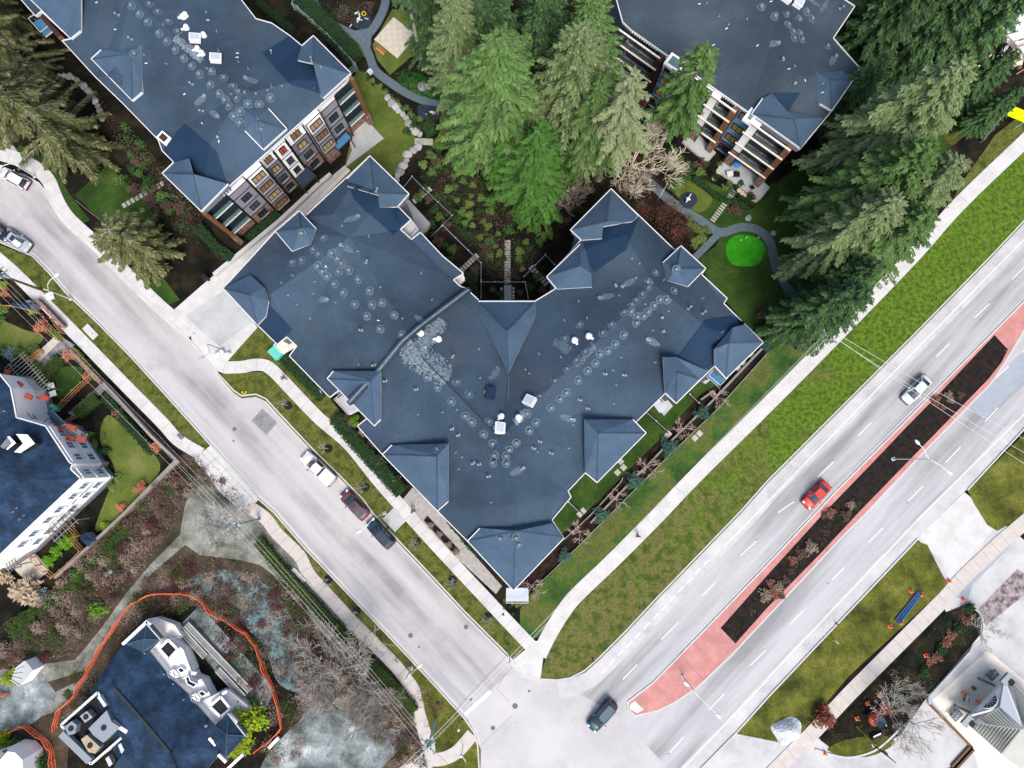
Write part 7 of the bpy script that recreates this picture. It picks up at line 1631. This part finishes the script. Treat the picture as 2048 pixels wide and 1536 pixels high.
# ================================================================ GARDENS, PLAY, SMALL THINGS
def bench(c_, ang, label, L=1.7, m='orangewood_litwall'):
    o = empty('park_bench', P(*c_, .12), label, 'bench', None, R(ang))
    g = MB(); [g.box((0, y, .45), (L,.12,.05), 0, m) for y in (-.2,-.05,.1)]; g.obj('seat', rel=True).parent = o
    g = MB(); [g.box((0, .27+.02*k, .55+.13*k), (L,.05,.1), 0, m) for k in range(3)]; g.obj('backrest', rel=True).parent = o
    for s in (-1,1):
        for y in (-.2,.25): g = MB(); g.box((s*L*.42, y, .21), (.07,.07,.44), 0, 'blackmetal'); g.obj('leg', rel=True).parent = o
    return o
bench((762,105), -40, 'pink-brown bench beside the square patio'); bench((76,713), 42, 'pinkish bench at the edge of the left tiled terrace', 2.2)
def spring_rider(c_, ang, label, s=1.0):
    o = empty('spring_rider', P(*c_, .13), label, 'play equipment', 'spring riders', R(ang)); o.scale = (s,s,s)
    g = MB(); g.tube([(.16*math.cos(t*.9), .16*math.sin(t*.9), .03+t*.022) for t in range(22)], .02, 5, 'darkmetal'); g.obj('spring', rel=True).parent = o
    g = MB(); g.box((0,0,.58), (.95,.14,.16), 0, 'trim'); g.box((.35,0,.8), (.2,.12,.4), 0, 'trim'); g.box((-.1,0,.68), (.3,.32,.07), 0, 'trim'); g.obj('seat', rel=True).parent = o
    g = MB(); g.box((.3,0,.9), (.06,.55,.06), 0, 'darkmetal'); g.box((.1,0,.35), (.12,.6,.05), 0, 'trim'); g.obj('handle', rel=True).parent = o
spring_rider((720,44), 70, 'white spring rider on the dark pad at the top, nearest the path fork', 1.3); spring_rider((866,229), -20, 'white rocking toy on the small square play pad'); spring_rider((1374,401), 60, 'white spring rider on the round pad by the stepping stones', 1.3)
spring_rider((715,30), 20, 'small white rocker above the other at the top pad', .8)
for x, y, a, lb in [(733,38,-20,'short white bar lying on the top play pad'),(702,52,60,'white bar at the left rim of the top play pad'),(855,229,0,'tiny white bar on the square play pad')]:
    g = MB(); g.beam((-.3,0,.1),(.3,0,.1),.1,.1,'trim'); g.box((-.3,0,.05),(.12,.16,.1),0,'darkmetal'); o = g.obj('balance_bar', rel=True); o.location = P(x,y,.13); o.rotation_euler = (0,0,R(a)); tag(o, lb, 'play equipment')
g = MB(); [g.tube([(.3*math.cos(t*.35),.3*math.sin(t*.35),.1) for t in range(19)], .07, 6, 'yellow')]; o = g.obj('tyre_ring', rel=True); o.location = P(728,28,.1); tag(o, 'yellow ring lying above the top play pad', 'play equipment')
g = MB(); [g.tube([(.42*math.cos(t*.35),.42*math.sin(t*.35),.5) for t in range(19)], .15, 8, 'orange_solid')]; g.box((0,0,.25),(.5,.5,.5),.3,'darkmetal'); o = g.obj('ring_seat', rel=True); o.location = P(1196,296,.0); tag(o, 'orange ring seat between the trunks of the wood', 'play equipment')
for x, y in [(1479,483),(1514,478),(1490,478),(1470,480)][:3]:
    g = MB(); g.tube([(0,0,0),(0,0,.7)], .02, 6, 'trim'); g.lathe((0,0,.66), [(.1,0),(.1,.04)], 8, 'trim'); g.poly([(0,0,.7),(.3,.05,.65),(0,0,.55)], 'trim'); o = g.obj('golf_pin', rel=True); o.location = P(x,y,.11); tag(o, 'tiny white flag pin on the bright putting green', 'flag pin', 'pins on the putting green')
def rock(seed, r):
    rnd = random.Random(seed); bm = bmesh.new(); bmesh.ops.create_icosphere(bm, subdivisions=2, radius=r)
    for v in bm.verts: v.co = Vector((v.co.x*rnd.uniform(.9,1.2), v.co.y, v.co.z*.6))*rnd.uniform(.85,1.12)
    me = bpy.data.meshes.new('boulder'); bm.to_mesh(me); bm.free(); me.materials.append(MATS['stone']); return me
RK = [rock(k, .5) for k in range(3)]
def rocks(pts, s, label, group):
    for i, (x, y) in enumerate(pts):
        o = bpy.data.objects.new('boulder', RK[i % 3]); C.objects.link(o); o.location = P(x+rs.uniform(-1,1), y+rs.uniform(-1,1), .2); k = s*rs.uniform(.75,1.25); o.scale = (k,k,k); o.rotation_euler = (0,0,rs.uniform(0,6)); tag(o, label, 'boulder', group)
rocks([(776,195),(783,205),(790,213),(797,222),(805,228),(812,236),(818,246),(824,255),(833,262),(840,268)], 1.1, 'pale boulder edging the curved lawn above the slab bridge', 'boulders above the slab bridge')
rocks([(836,292),(826,300),(815,308),(812,320),(806,332),(800,342),(796,350),(793,358)], 1.1, 'pale boulder edging the planted bed below the slab bridge', 'boulders below the slab bridge')
rocks([(846,172),(856,174)], 1.4, 'pale boulder in the green ground cover by the path', 'boulders in the ground cover')
rocks([(118,152),(128,150),(138,152),(146,156),(154,161),(161,167),(168,173),(174,180),(180,187),(186,194),(191,202),(196,211),(200,220),(203,230),(204,238)], .9, 'grey-green boulder in the arc beside the upper left block', 'arc of boulders by the upper left block')
rocks([(1497,435),(1548,466),(1578,533),(1586,545),(1585,530)], 1.0, 'pale boulder lying in the east lawn', 'boulders of the east lawn')
# round stones by the courtyard walk
for x, y in [(1003,578),(1003,585),(1003,592),(1003,598),(1027,577),(1027,584),(1027,591),(1027,597)]:
    g = MB(); g.lathe((0,0,0), [(.2,0),(.2,.12),(.12,.18)], 10, 'tile_dot'); o = g.obj('bollard_light', rel=True); o.location = P(x,y,.05); tag(o, 'round tan stone beside the paved walk between the wings', 'garden stone', 'round stones by the entrance walk')
for i, (x, y) in enumerate([(1432,352),(1437,345),(1441,338),(1445,331),(1428,358),(1484,386),(1491,390),(1498,395),(1505,398),(1511,401),(1478,381)]):
    g = MB(); g.lathe((0,0,0), [(.34,0),(.34,.1),(.25,.14)], 10, 'tile_dot'); o = g.obj('round_stone', rel=True); o.location = P(x,y,.08); tag(o, 'round cream stepping stone by the patios of the balconied block', 'stepping stone', 'round cream stones by the patios')
# patio furniture
def umbrella(c_, label, m, r=1.0, z=.5):
    o = empty('patio_umbrella', P(*c_, z), label, 'umbrella'); g = MB(); g.tube([(0,0,0),(0,0,2.0)], .03, 6, 'trim'); g.obj('pole', rel=True).parent = o
    g = MB(); g.lathe((0,0,1.7), [(r,0),(r*.5,.25),(.03,.42)], 8, m); g.obj('canopy', rel=True).parent = o
umbrella((1466,338), 'small blue umbrella on the largest patio of the balconied block', 'bluetarp', .6)
for x, y, a, lb, m in [(1458,351,10,'white patio table on the largest patio','trim'),(1470,352,0,'dark round stool beside the white patio table','blackmetal'),(1503,377,30,'dark patio chair at the corner of the largest patio','blackmetal'),(112,788,20,'white table in the dark corner of the left garden','trim'),(108,773,20,'small white stool above the garden table','trim'),(702,240,0,'dark round planter at the corner of the concrete terrace','blackmetal'),(680,800,10,'pale chair on the patio under the left eave','trim'),(648,783,35,'pale chair at the left eave by the hedge','creamconc'),(1329,813,10,'white table on the glazed terrace left of the corner','trim')]:
    o = empty('patio_table' if 'table' in lb else 'patio_chair' if 'chair' in lb or 'stool' in lb else 'planter', P(x,y,.5 if y < 400 and x > 1000 else .1), lb, 'table' if 'table' in lb else 'chair' if 'chair' in lb or 'stool' in lb else 'planter', None, R(a))
    g = MB(); g.box((0,0,.7 if 'table' in lb else .45), (.95,.8,.06) if 'table' in lb else (.55,.55,.08), 0, m); g.obj('top' if 'table' in lb else 'seat' if o['category'] == 'chair' else 'bowl', rel=True).parent = o
    for sx in (-1,1):
        for sy in (-1,1): g = MB(); g.box((sx*.22, sy*.22, .22 if 'table' not in lb else .34), (.05,.05,.44 if 'table' not in lb else .68), 0, m); g.obj('leg', rel=True).parent = o
    if o['category'] == 'chair': g = MB(); g.box((-.25,0,.7), (.06,.5,.5), 0, m); g.obj('backrest', rel=True).parent = o
# pergolas in the left gardens
def pergola(a, b, n, L, z, label, m, across=None):
    A, Bv = P(*a, z), P(*b, z); d = (Bv-A).normalized(); s = Vector((-d.y, d.x, 0)); o = empty('pergola', Vector((A.x,A.y,0)), label, 'pergola')
    for k in (-.3, .3): g = MB(); g.beam(A+s*L*k, Bv+s*L*k, .09, .16, m); g.obj('beam', o)
    for i in range(n): g = MB(); p = A.lerp(Bv, (i+.5)/n)+Vector((0,0,.14)); g.beam(p-s*L/2, p+s*L/2, .07, .12, m); g.obj('rafter', o)
    for k in (-.3,.3):
        for t in (.03,.97): g = MB(); p = A.lerp(Bv, t)+s*L*k; g.box((p.x,p.y,z/2), (.13,.13,z-.05), 0, m); g.obj('post', o)
pergola((28,718), (88,788), 14, 3.4, 2.7, 'long slatted grey pergola between the white block and its garden', 'greywood')
pergola((100,1075), (150,1030), 7, 2.6, 2.7, 'slatted dark pergola by the siding panels of the white block', 'greywood')
pergola((12,1130), (35,1120), 4, 2.2, 2.7, 'small slatted pergola above the tiled terrace', 'greywood')
# white tarpaulin heap
bm = bmesh.new(); bmesh.ops.create_grid(bm, x_segments=22, y_segments=22, size=1.0); rnd = random.Random(9)
for v in bm.verts:
    r_ = max(abs(v.co.x), abs(v.co.y)); a_ = math.atan2(v.co.y, v.co.x); k = r_/max(1e-6, v.co.xy.length) if r_ > 0 else 1
    v.co.x *= k**.7*(1+.12*math.sin(a_*3+1)); v.co.y *= k**.7*(1+.1*math.cos(a_*2)); h_ = max(0, 1-r_**2.2)
    v.co = Vector((v.co.x*1.95, v.co.y*1.75, h_*1.5+.15*math.sin(v.co.x*5+v.co.y*3)*(h_>0)+rnd.uniform(-.06,.06)+.06))
me = bpy.data.meshes.new('tarpaulin'); bm.to_mesh(me); bm.free(); me.materials.append(MATS['whitetarp']); o = bpy.data.objects.new('tarpaulin_heap', me); C.objects.link(o); o.location = P(1573,1461,.08); o.rotation_euler = (0,0,.4)
tag(o, 'crumpled white tarpaulin over a heap at the foot of the olive verge', 'tarpaulin')
# pipes
for i in range(6):
    g = MB(); a, b = P(1840+i*1.6-4, 1182+i*1.1, .17), P(1792+i*2.2-4, 1240+i*1.6, .17); g.tube([a, b], .075, 8, 'bluepipe' if i % 2 else 'cable_dark', cap=True); o = g.obj('pipe', origin=a); tag(o, ['outermost left black pipe of the bundle on the verge','blue pipe at the left of the bundle','black pipe left of the bundle middle','blue pipe at the bundle middle','black pipe right of the bundle middle','outermost right blue pipe of the bundle on the verge'][i], 'pipe', 'pipes laid on the olive verge')
def cone(c_, label, s=1.0):
    o = empty('traffic_cone', P(*c_, .1), label, 'traffic cone', 'traffic cones'); g = MB(); g.box((0,0,.03), (.42,.42,.06), .3, 'orange_solid'); g.obj('base', rel=True).parent = o
    g = MB(); g.lathe((0,0,.06), [(.17,0),(.1,.35)], 12, 'orange_solid'); g.lathe((0,0,.41), [(.1,0),(.075,.12)], 12, 'trim'); g.lathe((0,0,.53), [(.075,0),(.03,.2)], 12, 'orange_solid'); g.obj('body', rel=True).parent = o; o.scale = (s*1.2,s*1.2,s*1.2)
for c_, lb in [((1822,1182),'orange cone at the upper left end of the pipe bundle'),((1843,1189),'orange cone at the upper right end of the pipe bundle'),((1803,1245),'orange cone at the lower right end of the pipe bundle'),((1780,1253),'orange cone at the lower left end of the pipe bundle'),((1897,1162),'orange cone on the pavement joint by the driveway'),((1926,1199),'orange cone where the dark path meets the yard'),((1759,1391),'orange cone above the excavator, under twigs'),((1735,1407),'orange cone beside the excavator boom'),((1714,1437),'orange cone left of the excavator'),((1649,1506),'orange cone at the bottom of the pavement'),((1851,1311),'orange cone on the dark disturbed soil'),((1558,1473),'orange cone on the white tarpaulin heap')]: cone(c_, lb)
# excavator
o = empty('mini_excavator', P(1744,1433,.06), 'small red excavator with a dark blue canopy parked on bare soil under leafless trees', 'excavator', None, R(30))
for s in (-1,1):
    g = MB(); pts = [(-.9,.0),(-.95,.25),(-.75,.5),(.75,.5),(.95,.25),(.9,.0)]; vs = [(x, s*.72+y, z) for y in (-.17,.17) for x, z in pts]; g.faces(vs, [(0,1,2,3,4,5),(11,10,9,8,7,6)]+[(i,(i+1)%6,6+(i+1)%6,6+i) for i in range(6)], 'rubber'); g.obj('track', rel=True).parent = o
g = MB(); body = [(1.0*math.cos(t)*(1.0 if math.cos(t) < 0 else .75), .85*math.sin(t)) for t in [2*math.pi*j/20 for j in range(20)]]; g.prism(body, .55, 1.15, 'redmetal'); g.obj('body', rel=True).parent = o
g = MB(); g.box((.1,0,2.25), (1.25,1.15,.08), 0, 'membrane'); g.obj('canopy', rel=True).parent = o
for sx in (-.45,.65):
    for sy in (-.5,.5): g = MB(); g.box((sx,sy,1.7), (.07,.07,1.1), 0, 'blackmetal'); g.obj('canopy_post', rel=True).parent = o
g = MB(); g.tube([(.7,.1,1.0),(1.7,.3,1.9),(2.6,.5,1.4)], [.14,.12,.1], 6, 'redmetal'); bo = g.obj('boom', rel=True); bo.parent = o
g = MB(); g.tube([(2.6,.5,1.4),(2.9,.55,.5)], .09, 6, 'redmetal'); g.obj('dipper_arm', rel=True).parent = o
g = MB(); g.prism([(2.6,.3),(3.1,.4),(3.05,.85),(2.55,.75)], .1, .55, 'darkmetal'); g.obj('bucket', rel=True).parent = o
g = MB(); g.box((.9,-.95,.35), (.15,1.6,.4), 0, 'metal'); g.obj('blade', rel=True).parent = o
for a, b, lb in [((1757,1420),(1782,1405),'long orange-red bucket attachment lying right of the excavator'),((1765,1408),(1772,1400),'short orange-red attachment near the excavator')]:
    g = MB(); A, Bv = P(*a, .3), P(*b, .3); g.tube([A, A.lerp(Bv,.5)+Vector((0,0,.15)), Bv], [.3,.38,.15], 7, 'redmetal'); q = g.obj('excavator_attachment', origin=A); tag(q, lb, 'attachment')
# lawn fallen log and edging of tree island
g = MB(); g.tube([P(1712,1452,.25), P(1735,1475,.3), P(1756,1492,.3)], [.16,.14,.12], 7, 'moss'); o = g.obj('fallen_log', origin=P(1712,1452,0)); tag(o, 'mossy log lying across the tree island', 'log')
g = MB(); g.tube([P(1742,1478,.35), P(1765,1466,.35)], [.3,.28], 10, 'darkmetal'); g.beam(P(1747,1474,.67), P(1762,1467,.67), .2, .03, 'white_dome'); o = g.obj('storage_drum', origin=P(1750,1472,0)); tag(o, 'dark capsule with white streak lying on the tree island', 'drum')
strip('kerb', [(1630,1498),(1660,1508),(1700,1514),(1745,1502),(1775,1480),(1800,1455)], .25, .2, 'kerb', smooth=4)
strip('kerb', [(1950,1218),(1962,1232),(1966,1255),(1962,1272)], .25, .2, 'kerb', smooth=4)
# construction materials, top right, seen through the trees
o = empty('building_site', P(2010,70,0), 'pale sheeted building shell and timber scaffold glimpsed between dark conifers at the top right', 'building')
w = [P(*t, 1) for t in [(1965,62),(1985,-10),(2120,-60),(2160,60),(2060,120),(2030,85),(2005,60)]]; g = MB(); g.prism([(p.x,p.y) for p in w], 0, 1, 'whitetarp', 'whitetarp'); g.obj('sheeting', o)
rnd = random.Random(77)
for i in range(22):
    x, y = rnd.uniform(1945,2050), rnd.uniform(70,150); g = MB(); g.beam(P(x,y,rnd.uniform(.3,3.4)), P(x+rnd.uniform(10,40),y-rnd.uniform(8,38),rnd.uniform(.3,3.4)), .14, .14, ['orangewood_litwall','creamconc','greywood','brick'][i % 4]); g.obj('scaffold_plank', o)
for i in range(16):
    x, y = rnd.uniform(1950,2040), rnd.uniform(45,150); g = MB(); g.box(P(x,y,.4), (rnd.uniform(.5,1.6),rnd.uniform(.4,1),.5), rnd.uniform(0,3), ['orangewood_litwall','creamconc','brick'][i % 3]); g.obj('material_stack', o)
o = empty('awning', P(2040,228,0), 'bright lime canopy at the right edge', 'canopy'); w = [P(*t, 2.6) for t in [(2014,228),(2032,214),(2075,232),(2050,243)]]; g = MB(); g.faces(w+[p-Vector((0,0,.3)) for p in w], [(0,1,2,3),(0,1,5,4),(1,2,6,5),(2,3,7,6),(3,0,4,7)], 'lime'); g.obj('canopy', o)
for p in w: g = MB(); g.box((p.x,p.y,1.15), (.08,.08,2.3), 0, 'trim'); g.obj('post', o)
o = empty('shed', P(985,5,0), 'dark corner of a roof with white trim between conifers at the top edge', 'shed'); w = [P(*t, 3) for t in [(975,-10),(1000,20),(1020,10),(1010,-20)]]; g = MB(); g.prism([(p.x,p.y) for p in w], 0, 3, 'trim', 'shingle'); g.obj('roof', o)
# ================================================================ PEOPLE (tiny walkers seen from above)
def person(c_, ang, label, top, legs, hair, z=.15, stride=.28, s=1.0):
    o = empty('person', P(*c_, z), label, 'person', None, R(ang)); o.scale = (s,s,s)
    def skin(name, vs, es, rads, m, par):
        me = bpy.data.meshes.new(name); me.from_pydata(vs, es, []); me.materials.append(MATS[m]); ob = bpy.data.objects.new(name, me); C.objects.link(ob); ob.parent = par
        md = ob.modifiers.new('skin', 'SKIN'); sk = me.skin_vertices[0] if me.skin_vertices else None
        if sk is None:
            bm = bmesh.new(); bm.from_mesh(me); bm.verts.layers.skin.verify(); bm.to_mesh(me); bm.free(); sk = me.skin_vertices[0]
        for i, r in enumerate(rads): sk.data[i].radius = (r, r); sk.data[i].use_root = (i == 0)
        ms = ob.modifiers.new('sub', 'SUBSURF'); ms.levels = 1; ms.render_levels = 2; return ob
    a = stride
    vs = [(0,0,.95),(0,0,1.15),(.02,0,1.38),(.02,0,1.48),(.03,0,1.56),(.04,0,1.66),(.03,0,1.75),
          (0,.1,.9),(a*.6,.11,.5),(a,.11,.08),(a+.17,.12,.04),(0,-.1,.9),(-.02,-.11,.5),(-a*1.1,-.11,.1),(-a*1.1+.15,-.12,.04),
          (.02,.2,1.38),(-.05,.27,1.12),(.05,.28,.86),(.09,.28,.76),(.02,-.2,1.38),(.02,-.27,1.12),(.2,-.26,.92),(.27,-.25,.86)]
    es = [(0,1),(1,2),(2,3),(3,4),(4,5),(5,6),(0,7),(7,8),(8,9),(9,10),(0,11),(11,12),(12,13),(13,14),(2,15),(15,16),(16,17),(17,18),(2,19),(19,20),(20,21),(21,22)]
    rd = [.13,.12,.14,.06,.065,.1,.08,.09,.065,.045,.035,.09,.065,.045,.035,.06,.045,.035,.03,.06,.045,.035,.03]
    skin('body', vs, es, rd, 'skin', o)
    skin('coat', [vs[0],vs[1],vs[2],vs[15],vs[16],vs[17],vs[19],vs[20],vs[21]], [(0,1),(1,2),(2,3),(3,4),(4,5),(2,6),(6,7),(7,8)], [.16,.15,.165,.085,.065,.055,.085,.065,.055], top, o)
    skin('trousers', [vs[0],vs[7],vs[8],vs[9],vs[11],vs[12],vs[13]], [(0,1),(1,2),(2,3),(0,4),(4,5),(5,6)], [.14,.105,.08,.06,.105,.08,.06], legs, o)
    g = MB(); g.lathe((.02,0,1.66), [(.1,0),(.115,.05),(.1,.12),(.04,.16)], 10, hair); g.obj('hair', rel=True).parent = o
    return o
person((1274,1070), 45, 'person in blue walking along the long pavement', 'cloth_blue', 'cloth_dark', 'cloth_dark')
person((570,757), -40, 'person in brown coat walking on the pavement below the turquoise cabinet', 'cloth_brown', 'cloth_dark', 'cloth_dark')
person((827,1021), -45, 'person in dark clothes on the pavement beside the paved forecourt', 'cloth_dark', 'cloth_dark', 'cloth_dark')
# litter and verge oddments
g = MB(); g.box((0,0,.12), (.6,.3,.22), 0, 'yellow'); g.box((0,0,.25), (.3,.2,.06), 0, 'blackmetal'); o = g.obj('marker_bag', rel=True); o.location = P(489,785,.1); tag(o, 'yellow bag on the grass at the kerb bulge', 'bag')
for x, y, lb in [(919,1409,'pink-topped hydrant cluster in the corner grass'),]:
    o = empty('fire_hydrant', P(x-43,y,.1), lb, 'hydrant'); g = MB(); g.lathe((0,0,0), [(.14,0),(.12,.1),(.12,.6),(.16,.62),(.05,.78)], 10, 'redmetal'); g.obj('body', rel=True).parent = o
    for s in (-1,1): g = MB(); g.tube([(0,s*.1,.45),(0,s*.22,.45)], .06, 8, 'trim'); g.obj('nozzle', rel=True).parent = o
o = empty('fire_hydrant', P(1186,1320,.1), 'small reddish hydrant in the grass near the main road kerb', 'hydrant'); g = MB(); g.lathe((0,0,0), [(.14,0),(.12,.1),(.12,.6),(.16,.62),(.05,.78)], 10, 'redmetal'); g.obj('body', rel=True).parent = o
g = MB(); g.tube([(0,.1,.45),(0,.22,.45)], .06, 8, 'trim'); g.obj('nozzle', rel=True).parent = o
g = MB(); w = [P(*t, .3) for t in [(535,1494),(556,1472),(560,1478),(540,1498)]]; g.prism([(p.x,p.y) for p in w], .05, .5, 'whitetarp'); o = g.obj('sheet', origin=w[0]); tag(o, 'white crumpled sheet at the end of the long orange netting', 'sheet')
g = MB(); g.beam(P(212,1151,.3), P(225,1141,.3), .5, .4, 'metal'); g.beam(P(212,1151,.5), P(214,1150,.5), .5, .3, 'trim'); o = g.obj('scrap_drum', origin=P(218,1146,0)); tag(o, 'grey drum lying in the brambles', 'drum')

for x, y, lb, m in [(1925,1385,'orange round stool left of the half-round window','orange_solid'),(1954,1402,'orange round stool nearest the half-round window','orange_solid'),(1945,1375,'brown round stool on the cream forecourt','wood')]:
    g = MB(); g.lathe((0,0,0), [(.2,0),(.24,.2),(.28,.45),(.2,.5)], 12, m); o = g.obj('stool', rel=True); o.location = P(x,y,.08); tag(o, lb, 'stool', 'stools on the cream forecourt')
for x, y, a, lb in [(1979,1347,40,'metal bench unit near the upper gable corner'),(1907,1427,40,'metal bench unit near the lower gable corner'),(1931,1394,70,'white folding table in the middle of the cream forecourt')]:
    o = empty('forecourt_table', P(x,y,.08), lb, 'table', None, R(a)); g = MB(); g.box((0,0,.72), (1.5,1.0,.06) if 'unit' in lb else (1.0,.7,.06), 0, 'grey_siding' if 'unit' in lb else 'trim'); g.obj('top', rel=True).parent = o
    for sx in (-1,1): g = MB(); g.box((sx*.4,0,.35), (.08,.6,.68), 0, 'blackmetal'); g.obj('leg', rel=True).parent = o
    for k in range(3): g = MB(); g.box((-.4+.4*k,.1*(k-1),.8), (.18,.25,.08), k, 'metal'); g.obj('tray', rel=True).parent = o
